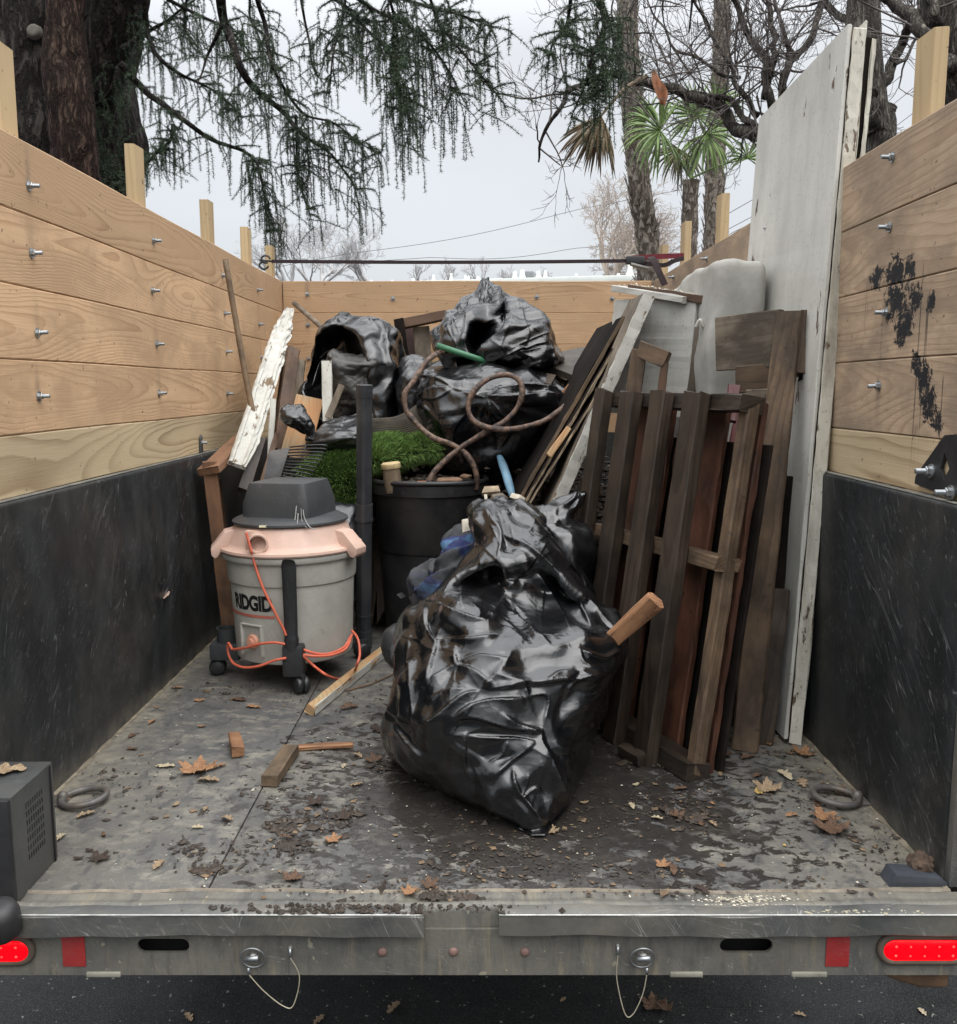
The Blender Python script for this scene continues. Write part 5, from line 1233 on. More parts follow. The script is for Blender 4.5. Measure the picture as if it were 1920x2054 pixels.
# ------------------------------------------------------------------ artificial turf
turf = thing('artificial_turf', 'rolled piece of bright green artificial turf with dark ribbed backing', 'turf', onY(740, 990, 3.95))
TR = [(866,835,866,4.08,.04),(874,805,880,4.05,.07),(884,770,890,4.02,.09),(894,668,893,3.98,.12),(906,640,882,3.95,.14),(920,618,845,3.93,.15),(935,602,795,3.92,.15),(950,600,750,3.92,.15),(964,628,738,3.90,.14),(978,645,732,3.89,.12),(992,652,722,3.88,.10),(1004,660,705,3.88,.06)]
TP = bag_shape(TR, 46, 70, None, .8); TT = _grid(46, 70); TN = _normals(TP, TT); TP = TP + TN * (nfield(TP, 5, 4, 2) * .012)[:, None]
obj('turf_base', mesh_np(TP, TT, True), simple('turf_dark', (.012, .022, .008), .9, .4, 20), turf)
def blades():
    r = np.random.default_rng(11); A, B, C = TP[TT[:, 0]], TP[TT[:, 1]], TP[TT[:, 2]]; ar = np.linalg.norm(np.cross(B - A, C - A), axis=1)
    n = 34000; f = r.choice(len(TT), n, p=ar / ar.sum()); u, v = r.random(n), r.random(n); m = u + v > 1; u[m] = 1 - u[m]; v[m] = 1 - v[m]
    P = A[f] + (B - A)[f] * u[:, None] + (C - A)[f] * v[:, None]; N = _normals(TP, TT)[TT[f, 0]]
    keep = N[:, 1] < .5; P = P[keep]; N = N[keep]; n = len(P)
    lean = np.array([.55, -.1, .55]) + .35 * np.stack([nfield(P, 3, 5 + i, 1) for i in range(3)], -1)
    D = N * .8 + lean + r.normal(size=(n, 3)) * .28; D /= np.linalg.norm(D, axis=1)[:, None]; L = r.uniform(.022, .042, n)
    S = np.cross(D, r.normal(size=(n, 3))); S /= np.linalg.norm(S, axis=1)[:, None]; w = .0015
    mid = P + D * (L * .6)[:, None]; tip = P + D * L[:, None] + np.array([0, 0, -.004])
    V = np.stack([P - S * w, P + S * w, mid - S * w * .9, mid + S * w * .9, tip], 1).reshape(-1, 3); b = np.arange(n)[:, None] * 5
    F = np.concatenate([b + [0, 1, 3], b + [0, 3, 2], b + [2, 3, 4]]); return mesh_np(V, F)
nb = NM('turf_blade'); cb = nb.mix(nb.rng(nb.noise(nb.P, 9, 4, .6), .35, .65), (.09, .18, .04), (.19, .32, .08)); cb = nb.mix(nb.rng(nb.noise(nb.P, 160, 1), .45, .62), cb, (.17, .24, .08)); nb.fin(cb, .5, spec=.3)
bl = obj('turf_blades', blades(), nb.m, turf); bl['kind'] = 'stuff'
def sheet(fn, nu, nv, smooth=True):
    V = [fn(i / nu, j / nv) for i in range(nu + 1) for j in range(nv + 1)]; m = nv + 1
    return mkmesh(V, [(i * m + j, (i + 1) * m + j, (i + 1) * m + j + 1, i * m + j + 1) for i in range(nu) for j in range(nv)], smooth)
def backing(u, v):
    a = onY(690 + 165 * u, 893 - 8 * u, 4.00); b = onY(715 + 125 * u, 868 - 55 * u, 4.16); t = v
    p = a * (1 - t) + b * t; p[2] += .05 * math.sin(math.pi * t) + .012 * math.sin(u * 7); p[1] -= .06 * math.sin(math.pi * t) - .02 * math.sin(u * 5)
    n_ = .0022 * math.sin(v * 26 * 6.28 / 1.0); return tuple(p + np.array([0, -n_, n_]))
mb_ = simple('backing_brown', (.10, .088, .068), .85, .3, 20, .7, 240, (.03, .025, .02), .5)
obj('backing', sheet(backing, 40, 150), mb_, turf)

# ------------------------------------------------------------------ rake
rk = thing('garden_rake', 'black fan rake head with thin splayed tines lying before the golden board', 'rake', onY(570, 970, 3.72))
b0, b1 = onY(582, 897, 3.72), onY(560, 966, 3.66); c0_, c1_ = onY(540, 905, 3.70), onY(528, 968, 3.64)
V = [tuple(x) for x in (b0, b1, c1_, c0_)] + [tuple(np.array(x) + [0, .006, 0]) for x in (b0, b1, c1_, c0_)]
obj('rake_head', bevel_me(V, [(0, 1, 2, 3), (7, 6, 5, 4), (0, 4, 5, 1), (1, 5, 6, 2), (2, 6, 7, 3), (3, 7, 4, 0)], .001), simple('rake_black', (.035, .035, .036), .5, .3, 20, .2, 60, (.15, .13, .11), .5), rk)
for i in range(13):
    t = i / 12; s_ = b0 * (1 - t) + b1 * t; e_ = onY(652 - 50 * t ** 1.3, 893 + 88 * t, 3.70 - .03 * t)
    tube('tine', catmull([s_, s_ * .5 + e_ * .5 + [0, -.004, .003], e_, e_ + [.006, .012, -.012]], 4), .0022, M_TOOL, rk, 5, flat=1.6)
tube('cross_wire', [onY(614, 893, 3.705), onY(598, 935, 3.69), onY(585, 972, 3.67)], .002, M_TOOL, rk, 5)

# ------------------------------------------------------------------ boards and sticks on the left
def lean(name, label, cat, a, b, W, T, mat, face=(.2, -1, 0), group=None, **k):
    o = board(name, onY(*a), onY(*b), W, T, face, mat, None, **k); tag(o, label, cat, group); return o
def trim():
    p0, p1 = onY(480, 935, 3.62), onY(580, 622, 4.75); L = float(np.linalg.norm(p1 - p0)); fr = frame(p0, p1 - p0, (.35, -1, .15))
    prof = [(-.010, -.046), (.004, -.046), (.012, -.040), (.012, -.030), (.006, -.026), (.006, .010), (.010, .014), (.016, .018), (.016, .030), (.008, .034), (.008, .046), (-.010, .046)]
    n = 44; V = []; F = []; m = len(prof); r = np.random.default_rng(4)
    for i in range(n + 1):
        t = i / n; x = L * t
        for y, z in prof:
            e = r.normal() * .0012 + (r.normal() * .0035 if t > .66 else 0); cut = 1.0
            if t > .82: cut = 1 - (t - .82) * 3.2
            if t < .12: cut = .55 + t * 3.6
            V.append((x + r.normal() * .002, y + e, z * (cut if z > 0 or t > .5 else 1) + e + (.004 * math.sin(t * 23) * (t > .6) * (z > 0))))
    for i in range(n):
        for j in range(m): F.append((i * m + j, (i + 1) * m + j, (i + 1) * m + (j + 1) % m, i * m + (j + 1) % m))
    F += [tuple(range(m)), tuple(n * m + j for j in reversed(range(m)))]
    o = obj('moulding_trim', mkmesh(V, F), M_WHITEP, None, fr)
    tag(o, 'long splintered white moulding with peeling paint leaning against the left planks', 'trim')
trim()
wp = tube('wooden_pole', catmull([onY(514, 860, 3.93), onY(490, 740, 3.98), onY(452, 521, 4.05)], 6), [.0125] * 13, M_POLE, None, 10); tag(wp, 'brown wooden pole leaning upright against the left planks', 'pole')
wp = tube('wooden_pole', [onY(590, 608, 5.35), onY(650, 660, 4.9), onY(720, 722, 4.6)], .0135, M_GREYW, None, 10); tag(wp, 'grey round pole slanting down from the far left corner behind a bag', 'pole')
bf = thing('bent_wood_frame', 'reddish brown bent wooden frame leaning in the corner left of the vacuum', 'frame', onY(455, 1290, 3.66))
board('upper_rail', onY(418, 945, 3.58), onY(500, 868, 3.95), .095, .03, (-.35, -1, .5), M_FRAME, bf)
board('upright', onY(420, 925, 3.60), onY(462, 1290, 3.70), .052, .028, (.1, -1, 0), M_FRAME, bf)
board('upright', onY(436, 960, 3.75), onY(474, 1290, 3.80), .03, .03, (.1, -1, 0), M_BROWN, bf)
lean('dark_plank', 'tall dark brown plank standing behind the white moulding', 'plank', (588, 700, 4.40), (560, 905, 4.05), .058, .03, M_BROWN, (.5, -1, 0))
lean('dark_plank', 'shorter grey-brown ribbed plank right of the tall dark one', 'plank', (598, 722, 4.45), (586, 840, 4.3), .07, .025, M_GREYW, (.1, -1, 0))
lean('dark_plank', 'narrow dark board edge behind the ribbed plank', 'plank', (576, 706, 4.50), (552, 900, 4.3), .04, .03, M_DARKW, (.1, -1, 0))
lean('golden_board', 'golden brown cut board standing between rake and tied bag', 'board', (622, 798, 4.12), (590, 920, 3.95), .122, .02, M_GOLD, (.1, -1, .15))
lean('white_stake', 'pointed white weathered stake in front of the gaping bag', 'stake', (655, 725, 4.08), (658, 845, 4.0), .042, .02, M_WHITEP, (0, -1, .1))
lean('grey_slat', 'short grey slat tilted beside the pointed stake', 'slat', (686, 772, 4.02), (658, 838, 3.98), .028, .012, M_GREYW, (.2, -1, .2))
lean('pale_stick', 'thin pale slat beside the lower end of the white moulding', 'slat', (548, 800, 3.98), (541, 930, 3.85), .024, .012, M_WHITEP, (.3, -1, 0))
lean('thin_slat', 'thin brown slat just left of the rake head', 'slat', (556, 870, 3.9), (520, 985, 3.7), .02, .012, M_BROWN, (.3, -1, 0))
lean('dark_post', 'dark rotten post end standing under the white moulding', 'post', (520, 880, 3.85), (488, 985, 3.62), .05, .03, M_DARKW, (.3, -1, 0))

# ------------------------------------------------------------------ broken drawer behind the bags
dw = thing('broken_furniture', 'dark brown broken drawer standing on end between the two upper bags', 'drawer', onY(840, 760, 4.9))
board('drawer_rail', onY(797, 652, 4.9), onY(895, 632, 4.85), .05, .03, (0, -1, .25), M_BROWN, dw)
board('drawer_side', onY(800, 640, 4.86), onY(822, 790, 4.8), .05, .02, (-.2, -1, 0), M_DKPANEL, dw)
board('drawer_back', onY(822, 655, 5.0), onY(838, 790, 4.95), .09, .015, (0, -1, 0), simple('drawer_in', (.045, .018, .014), .6, .3, 10), dw)
board('drawer_slat', onY(845, 655, 4.92), onY(856, 790, 4.9), .085, .02, (0, -1, 0), M_GREYW, dw)
lean('orange_board', 'orange-brown board behind the rusty hose, under the topmost bag', 'board', (878, 668, 4.95), (884, 790, 4.9), .07, .02, M_GOLD, (0, -1, 0))
lean('wet_board', 'wide wet soil-covered board lying right of the topmost bag', 'board', (1105, 742, 4.2), (1215, 718, 4.35), .36, .03, simple('wet_board_mat', (.075, .06, .045), .6, .5, 10, 1, 40, (.02, .016, .012), .8), (-.1, -.35, 1))
lean('split_board', 'split dark board end lying on the hose bag under the topmost bag', 'board', (1010, 745, 4.1), (1110, 765, 4.05), .10, .02, M_DARKW, (0, -.5, 1))
o = cloth_bag('foam_scrap', [(686,1190,1215,4.3,.03),(692,1178,1228,4.28,.05),(702,1174,1232,4.27,.06),(712,1178,1228,4.28,.04)], M_RUBBER, None, 20, 30, seed=99, grow=.05, press=.5, pin=.5); tag(o, 'charcoal foam scrap on the wet board by the leaning sheets', 'foam')
lean('tan_chip', 'small orange wood chip under the wet board', 'chip', (1132, 790, 4.0), (1150, 770, 4.0), .03, .01, M_ORANGE, (0, -1, .2))
o = tube('blue_bottle', catmull([onY(1002, 915, 3.75), onY(1015, 950, 3.65), onY(1030, 1003, 3.55)], 5), [.012, .014, .016, .018, .018, .018, .018, .018, .016, .012, .008], simple('blue_plastic', (.10, .20, .28), .5, .5, 22, .4, 60, (.04, .045, .05), .8), None, 10, flat=.6); tag(o, 'dirty light blue plastic strip hanging behind the front bag', 'plastic')

# ------------------------------------------------------------------ leaning sheets and plank
def sheet_board(name, label, cat, a, b, Yn, depth, T, mat, edge=None, group=None, ew=None):
    """sheet seen edge-on: its near edge runs from pixel a to pixel b at depth Yn"""
    p0, p1 = onY(*a, Yn), onY(*b, Yn); off = np.array([0, depth / 2, 0]); d = p1 - p0
    t = thing(name, label, cat, (p0[0], p0[1] + depth / 2, p0[2]), group)
    nrm = np.array([-d[2], 0, d[0]]); nrm /= np.linalg.norm(nrm)
    if nrm[0] > 0: nrm = -nrm
    board('panel', p0 + off, p1 + off, depth, T, nrm, mat, t, seg=12, rough=.0015, ends=.004, wob=.002)
    if edge: board('edge_strip', p0 + [0, -.0035, 0], p1 + [0, -.0035, 0], (ew or T) * .96, .004, (0, -1, 0), edge, t, seg=30, rough=.0012, ends=.003)
    return t
G_ = 'thin sheets leaning together right of the bags'
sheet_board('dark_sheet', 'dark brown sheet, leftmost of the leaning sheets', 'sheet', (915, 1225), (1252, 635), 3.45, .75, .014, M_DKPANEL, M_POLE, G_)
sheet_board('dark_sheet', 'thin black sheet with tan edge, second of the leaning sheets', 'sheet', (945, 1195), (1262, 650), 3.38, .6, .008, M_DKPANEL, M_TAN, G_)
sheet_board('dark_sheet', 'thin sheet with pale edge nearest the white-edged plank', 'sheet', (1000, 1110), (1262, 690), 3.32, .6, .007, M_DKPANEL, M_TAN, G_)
sheet_board('white_edged_plank', 'thick weathered plank with white painted edge leaning above the pallet', 'plank', (1085, 1085), (1302, 592), 3.26, .34, .044, M_GREYW, M_WHITEP)
lean('tan_stick', 'short bright broken stick caught between the leaning sheets', 'stick', (1100, 915, 3.30), (1142, 858, 3.36), .022, .015, M_GOLD, (0, -1, .3))

# ------------------------------------------------------------------ cabinet, small frame, mattress
cb_ = thing('white_cabinet', 'white painted cabinet carcass with brown edges leaning behind the pallet', 'cabinet', onY(1320, 1000, 3.45))
A0, A1 = onY(1236, 579, 3.62), onY(1402, 604, 3.32); dA = A1 - A0
fn = np.cross(dA, (0, 0, 1)); fn = -fn if fn[1] > 0 else fn
wdt = float(np.linalg.norm(dA[:2])); mid = (A0 + A1) / 2
board('front_panel', mid + np.array([-.03, 0, -.44]), mid + [0, .01, -.012], wdt, .018, fn, M_CAB, cb_, seg=20)
board('top_board', A0 + dA * .10 + [.02, .065, .008], A1 + [.012, .065, .006], .17, .024, (0, 0, 1), M_CAB, cb_)
board('top_edge', A0 + dA * .10 + [.014, -.028, .004], A1 + [.012, -.022, .002], .028, .012, fn, M_BROWN, cb_)
board('side_edge', A1 + [.012, -.002, -.07], A1 + np.array([-.03, -.005, -.5]), .032, .03, fn, M_GREYW, cb_)
p = onY(1405, 650, 3.27); hg = tube('hinge', catmull([p + [-.016, 0, -.012], p + [-.004, -.012, .014], p + [.008, -.01, -.01], p + [.022, 0, .01]], 5), .006, M_WHITEP, cb_, 8)
sf = thing('small_wood_frame', 'small brown wooden frame corner showing above the dark pallet', 'frame', onY(1308, 900, 3.1))
board('frame_top', onY(1283, 700, 3.12), onY(1339, 722, 3.08), .055, .05, (-.2, -1, 0), M_PAL2, sf)
board('frame_post', onY(1283, 702, 3.12), onY(1262, 850, 3.12), .05, .05, (-.2, -1, 0), M_PAL2, sf)
board('frame_post', onY(1334, 728, 3.09), onY(1320, 850, 3.09), .025, .05, (-.2, -1, 0), M_BROWN, sf)
def mattress():
    x0, x1, y0, y1, z0, z1 = .795, .985, 3.16, 3.98, .05, 1.475
    bm = bmesh.new(); bmesh.ops.create_cube(bm, size=1)
    for v in bm.verts: v.co = Vector((x0 + (v.co.x + .5) * (x1 - x0), y0 + (v.co.y + .5) * (y1 - y0), z0 + (v.co.z + .5) * (z1 - z0)))
    bmesh.ops.bevel(bm, geom=list(bm.edges), offset=.028, segments=3, profile=.5, affect='EDGES')
    bmesh.ops.subdivide_edges(bm, edges=[e for e in bm.edges if e.calc_length() > .12], cuts=28, use_grid_fill=True)
    me = bpy.data.meshes.new('m'); bm.to_mesh(me); bm.free()
    n = len(me.vertices); co = np.empty(n * 3, np.float32); me.vertices.foreach_get('co', co); co = co.reshape(-1, 3).astype(float)
    t = (co[:, 2] - z0) / (z1 - z0); co[:, 0] += .02 * np.sin(t * 9) * 0 - .04 * (1 - t) ; co[:, 2] -= .05 * np.clip((co[:, 1] - 3.5) / .5, 0, 1) * t
    co += np.stack([nfield(co, 2.5, 3 + i, 2) for i in range(3)], -1) * .007
    co += np.stack([np.abs(nfield(co * [1, 1, .4], 6, 13 + i, 1)) for i in range(3)], -1) * .005
    co[:, 0] -= .012 * np.abs(np.sin(co[:, 2] * 9 + co[:, 1] * 3)) ** 6
    me.vertices.foreach_set('co', co.astype(np.float32).ravel()); me.polygons.foreach_set('use_smooth', [True] * len(me.polygons)); return me
tag(obj('folded_mattress', mattress(), M_FOAM, None), 'dirty grey mattress standing on edge between cabinet and white door', 'mattress')

# ------------------------------------------------------------------ white door slabs on the right
nb_, nt_ = onY(1587, 1492, 2.63), onY(1717, 58, 2.70)
nb_[2] = .003
ft = onX(1535, 196, float(nt_[0])); W_ = float(ft[1] - nt_[1])
dr = thing('door_slab', 'tall white painted door slab with chipped edge leaning on the right planks', 'door', (nb_[0], nb_[1] + W_ / 2, 0), 'white slabs leaning on the right wall')
dd = nt_ - nb_; nrm = np.array([-dd[2], 0, dd[0]]); nrm /= np.linalg.norm(nrm); dl = np.linalg.norm(dd)
board('slab', nb_ + [-.014, W_ / 2 + .002, 0], nt_ + [-.014, W_ / 2 + .002, 0], W_ - .004, .012, nrm, M_DOOR, dr, seg=24, rough=.0008, ends=.002)
board('core', nb_ + [.006, W_ / 2 + .012, .002], nt_ + [.006, W_ / 2 + .012, -.004], W_ - .02, .022, nrm, M_BROWN, dr, seg=8)
board('edge_band', nb_ + [.012, 0, 0], nt_ + [.012, 0, 0], .036, .008, (0, -1, 0), M_DOOREDGE, dr, seg=60, rough=.0009, ends=.003)
board('back_skin', nb_ + [.034, W_ / 2 + .01, 0], nt_ + [.034, W_ / 2 + .01, .012], W_, .004, nrm, M_DOOREDGE, dr, seg=20, wob=.002)
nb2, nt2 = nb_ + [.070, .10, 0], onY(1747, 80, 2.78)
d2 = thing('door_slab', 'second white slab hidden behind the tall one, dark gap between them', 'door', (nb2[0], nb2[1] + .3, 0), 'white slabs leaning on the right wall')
board('slab', nb2 + [-.01, .28, 0], nt2 + [-.01, .28, 0], .56, .045, nrm, M_DKPANEL, d2, seg=12)  # thick and black to stand for the shadow between door and planks
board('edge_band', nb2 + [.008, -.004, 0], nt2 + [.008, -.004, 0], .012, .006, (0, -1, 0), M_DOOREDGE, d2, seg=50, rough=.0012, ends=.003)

# ------------------------------------------------------------------ dark slatted pallet
D0 = onZ(1292, 1528, 0); uh = np.array([-.063, .150, 0]); us = .163; uh = uh / np.linalg.norm(uh); nh = np.array([.92, .387, 0]); nh /= np.linalg.norm(nh)
upv = nh * .145 + np.array([0, 0, 1.055]); PL = float(np.linalg.norm(upv)); upn = upv / PL; wn = np.cross(uh, upn); wn = wn if wn @ nh > 0 else -wn
def pp_(u, v, w): return D0 + uh * u + upn * v + wn * w
pal = thing('wooden_pallet', 'dark wet slatted pallet standing on end and leaning right', 'pallet', D0)
for i, (u, W, v0, v1, mt) in enumerate([(-.14, .05, .0, 1.045, M_PAL2), (0, .095, .0, 1.05, M_DARKW), (.168, .095, .0, 1.05, M_DARKW), (.335, .095, .0, 1.05, M_DARKW), (.50, .075, .02, 1.055, M_DARKW)]):
    board('slat', pp_(u, v0, .07 if u < -.1 else 0), pp_(u, v1, .07 if u < -.1 else 0), W * .80, .040, -wn, mt, pal, rough=.0008, ends=.006, ch=.004)
for v, T in ((1.03, .045), (.60, .038), (.03, .05)):
    board('rail', pp_(-.16, v, .062), pp_(.55, v, .062), .08, T, upn, M_DARKW if v > 1 else M_PAL2 if v > .3 else M_DARKW, pal, rough=.0015, ends=.005)
for i, u in enumerate((-.10, .05, .18, .31, .44)):
    board('back_slat', pp_(u, .01, .120), pp_(u, 1.04, .120), .09, .018, wn, M_PALR, pal, rough=.0015, ends=.006)
board('runner', pp_(-.03, .012, -.022), pp_(.06, .012, -.028), .05, .05, upn, M_DARKW, pal, rough=.004, ch=.015)
rb = lean('red_board', 'dark red painted board standing just right of the slatted pallet', 'board', (1385, 1478, 2.72), (1500, 800, 2.92), .065, .04, M_RED, (-.35, -1, 0), rough=.002)
lean('red_block', 'chipped red block end at the top right corner of the slatted pallet', 'block', (1462, 845, 2.66), (1474, 775, 2.70), .035, .03, M_RED, (-.3, -1, 0), rough=.002)
# ------------------------------------------------------------------ second, brown pallet behind
p2 = thing('wooden_pallet', 'brown broken pallet standing upright in front of the white door', 'pallet', onZ(1494, 1500, 0))
fb = onZ(1494, 1502, 0); tpp = onY(1583, 626, 2.82)
board('post', fb, tpp, .078, .045, (-.35, -1, 0), M_PAL2, p2, rough=.0012, ch=.006, ends=.006)
board('post', onZ(1500, 1500, 0) + [.03, .04, 0], onY(1545, 1180, 2.68), .11, .03, (-.2, -1, 0), M_DARKW, p2, rough=.003)
q = fb + (tpp - fb) * .83
board('post', q + [.085, .03, .01], tpp + [.098, .03, -.003], .05, .07, (-.3, -1, 0), M_DKPANEL, p2, rough=.001)
board('post', q + [.060, .012, .03], tpp + [.066, .012, -.001], .060, .055, (-.3, -1, 0), M_PAL2, p2, rough=.002, ch=.005)
board('post', onY(1470, 1470, 2.95), onY(1520, 800, 3.0), .09, .03, (-.3, -1, 0), M_DARKW, p2, rough=.003)
board('deck_board', onY(1440, 690, 3.05), onY(1568, 678, 2.86), .172, .022, (-.35, -1, 0), M_GREYW, p2, rough=.001)
board('deck_board', onY(1478, 762, 2.96), onY(1560, 755, 2.88), .085, .022, (-.3, -1, 0), M_PAL2, p2)
board('deck_board', onY(1500, 813, 2.93), onY(1548, 812, 2.88), .10, .022, (-.3, -1, 0), M_GREYW, p2)
board('deck_board', onY(1480, 872, 2.95), onY(1540, 872, 2.9), .075, .022, (-.3, -1, 0), M_PAL2, p2)
board('deck_board', onY(1470, 945, 3.0), onY(1530, 940, 2.9), .09, .022, (-.3, -1, 0), M_DARKW, p2)
board('block', onY(1452, 1032, 2.80), onY(1490, 1035, 2.80), .09, .06, (-.3, -1, 0), M_PAL2, p2)
board('deck_board', onY(1460, 1180, 2.9), onY(1530, 1180, 2.85), .12, .022, (-.3, -1, 0), M_DARKW, p2)
for z, dx in ((.03, 0), (.30, .01)):
    board('deck_board', fb + [-.12, .12, z + .06], fb + [.04, .06, z + .06], .1, .02, (-.3, -1, 0), M_DARKW, p2)
lean('dark_sheet', 'blackened sheet standing in the gap before the white door', 'sheet', (1545, 1498, 2.74), (1572, 955, 2.80), .13, .02, M_DKPANEL, (-.3, -1, 0))  # added sheet: the shade of this gap put in as black
lean('dark_sheet', 'black sheet filling the gap between the slatted pallet and the brown pallet', 'sheet', (1452, 1500, 2.98), (1480, 950, 3.03), .34, .015, M_DKPANEL, (-.3, -1, 0))  # added filler, its black stands for the darkness between the pallets
o = board('dark_sheet', pp_(.20, .01, .155), pp_(.20, .93, .155), .70, .012, -wn, M_DKPANEL, None); tag(o, 'black sheet standing directly behind the slatted pallet', 'sheet')  # added backing: shade between the slats given as a black surface

# ------------------------------------------------------------------ ratchet strap
sp_ = thing('ratchet_strap', 'dark red ratchet strap stretched across the bed above the far planks', 'strap', onY(950, 523, 4.75))
def flatstrap(name, pts, w, t, mat, up=(0, 0, 1)):
    V = []; P = np.array(pts, float); n = len(P); T = np.gradient(P, axis=0)
    for i in range(n):
        d = T[i] / np.linalg.norm(T[i]); u = np.array(up, float); u = u - d * (u @ d); u /= np.linalg.norm(u); v = np.cross(d, u)
        for a, b in ((-1, -1), (1, -1), (1, 1), (-1, 1)): V.append(P[i] + u * a * w / 2 + v * b * t / 2)
    F = [(i * 4 + j, (i + 1) * 4 + j, (i + 1) * 4 + (j + 1) % 4, i * 4 + (j + 1) % 4) for i in range(n - 1) for j in range(4)] + [(0, 1, 2, 3), ((n - 1) * 4 + 3, (n - 1) * 4 + 2, (n - 1) * 4 + 1, (n - 1) * 4)]
    return obj(name, mkmesh(V, F), mat, sp_)
M_WEB = simple('webbing_maroon', (.022, .010, .012), .8, .3, 60, .5, 300)
Ls, Rs, Bk = onY(545, 524, 4.78), onY(1372, 516, 4.55), onY(1268, 523, 4.58)
flatstrap('webbing', [Ls * (1 - t) + Bk * t + np.array([0, 0, -.006 * math.sin(math.pi * t)]) for t in np.linspace(0, 1, 20)], .017, .003, M_WEB)
flatstrap('webbing', [Bk + [0, 0, .012], (Bk + Rs) / 2 + [0, 0, .012], Rs + [0, 0, .008]], .024, .003, simple('webbing_red', (.13, .012, .02), .8, .3, 60))
flatstrap('webbing', catmull([onY(1300, 517, 4.5), onY(1310, 520, 4.48), onY(1322, 545, 4.46), onY(1334, 572, 4.45)], 5), .03, .003, M_WEB, (1, 0, .2))
flatstrap('webbing', catmull([Bk + [.05, 0, -.01], onY(1330, 532, 4.52), onY(1350, 524, 4.5), Rs + [0, 0, -.004]], 5), .02, .003, M_WEB)
boxp('ratchet', (Bk[0] - .03, Bk[1] - .02, Bk[2] - .016), (Bk[0] + .06, Bk[1] + .02, Bk[2] + .02), M_RUBBER, sp_, .005)
V, F = box_vf((-.04, -.018, -.006), (.05, .018, .006)); obj('ratchet_handle', bevel_me(V, F, .003), M_ZDULL, sp_, Matrix.Translation(Vector(Bk) + Vector((.03, -.006, -.026))) @ Matrix.Rotation(R(14), 4, 'Y'))
for k in range(2):
    q = Ls + np.array([-.03 - k * .01, 0, .01 - k * .03]); a = np.linspace(0, 5.2, 14)
    tube('hook', [q + np.array([.022 * math.cos(t + k), 0, .018 * math.sin(t + k)]) for t in a], .005, M_RUBBER, sp_, 6)
tube('hook', [Ls + [-.06, 0, .006], Ls], .005, M_RUBBER, sp_, 6)

# ------------------------------------------------------------------ wood pieces on the floor
def fl(px, py, z): return onZ(px, py, z)
o = board('trim_strip', fl(622, 1424, .018), fl(766, 1308, .018), .034, .030, (.45, -.2, 1), M_GOLD, None, rough=.0008, ch=.003); 
fs = thing('white_strip', 'narrow wooden strip with white painted side lying from the vacuum towards the bag', 'strip', fl(690, 1370, 0))
o.name = 'strip'; o.parent = fs; o.matrix_local = WM[fs.name].inverted() @ o.matrix_basis if False else WM[fs.name].inverted() @ frame(fl(622, 1424, .018), fl(766, 1308, .018) - fl(622, 1424, .018), (.45, -.2, 1))
dvec = fl(766, 1308, .018) - fl(622, 1424, .018); sd = np.cross(dvec / np.linalg.norm(dvec), (0, 0, 1)); sd = sd if sd[1] < 0 else -sd
board('painted_side', fl(622, 1424, .018) + sd * .0185 + [0, 0, .0], fl(766, 1308, .018) + sd * .0185, .029, .003, sd, M_WHITEP, fs, ch=.0005)
def block(name, label, cat, a, b, W, T, mat, face=(0, 0, 1), z=None):
    z = z or T / 2 + .002; o = board(name, fl(*a, z), fl(*b, z), W, T, face, mat, None, rough=.001, ch=.002); tag(o, label, cat, 'wood scraps on the bed floor'); return o
block('wood_block', 'small orange-brown wood block with one white end, lone on the left floor', 'block', (477, 1508), (470, 1478), .034, .03, M_ORANGE, z=.02)
block('wood_block', 'brown wood block lying near the centre seam of the floor', 'block', (540, 1567), (584, 1504), .045, .03, M_POLE, z=.018)
block('wood_splinter', 'flat orange splinter lying sideways behind the brown block', 'splinter', (592, 1500), (708, 1494), .022, .012, M_ORANGE)
tag(tube('rusty_rod', [fl(694, 1386, .005), fl(745, 1372, .006), fl(800, 1347, .006)], .0028, M_RUST, None, 6), 'thin rusty rod on the floor between strip and front bag', 'rod')
# ------------------------------------------------------------------ ground
GZ = -.80
def asphalt():
    n = NM('asphalt_wet'); P = n.W
    c = n.mix(n.rng(n.noise(P, 1.3, 5, .6), .35, .65), (.007, .0075, .008), (.018, .019, .020))
    v = n.voro(P, 230, 'F1'); c = n.mix(n.rng(v, .1, .45), (.06, .06, .058), c)
    c = n.mix(n.rng(n.noise(P, 45, 2), .68, .72), c, (.20, .19, .17))
    return n.fin(c, n.rng(n.noise(P, 3, 4), .4, .6, .55, .85), n.bump(n.noise(P, 190, 3, .7), .004, .8), spec=.2)
g = mkmesh([(-400, -60, GZ), (400, -60, GZ), (400, 500, GZ), (-400, 500, GZ)], [(0, 1, 2, 3)])
gr = obj('ground', g, asphalt(), None); tag(gr, 'dark wet asphalt under and around the truck', 'ground', None, 'structure')
# underside of the truck: chassis rails, axle, tyres
M_UNDER = simple('underbody', (.02, .02, .02), .7, .3, 8, .3, 40)
for x in (-.45, .38): boxp('chassis_rail', (x - .04, 2.3, -.30), (x + .04, 5.7, -.16), M_UNDER, truck, .004)
for y in (2.4, 3.1, 3.8, 4.5, 5.2): boxp('cross_member', (-1.08, y - .04, -.15), (.98, y + .04, -.04), M_UNDER, truck, .003)
tube('axle', [(-.8, 4.0, -.42), (.7, 4.0, -.42)], .06, M_UNDER, truck, 12)
for x in (-.88, .78):
    lathe('tyre', [(.20, -.12), (.36, -.12), (.385, -.09), (.39, 0), (.385, .09), (.36, .12), (.20, .12)], M_RUBBER, truck, Matrix.Translation((x, 4.0, -.41)) @ Matrix.Rotation(R(90), 4, 'Y'), 40)

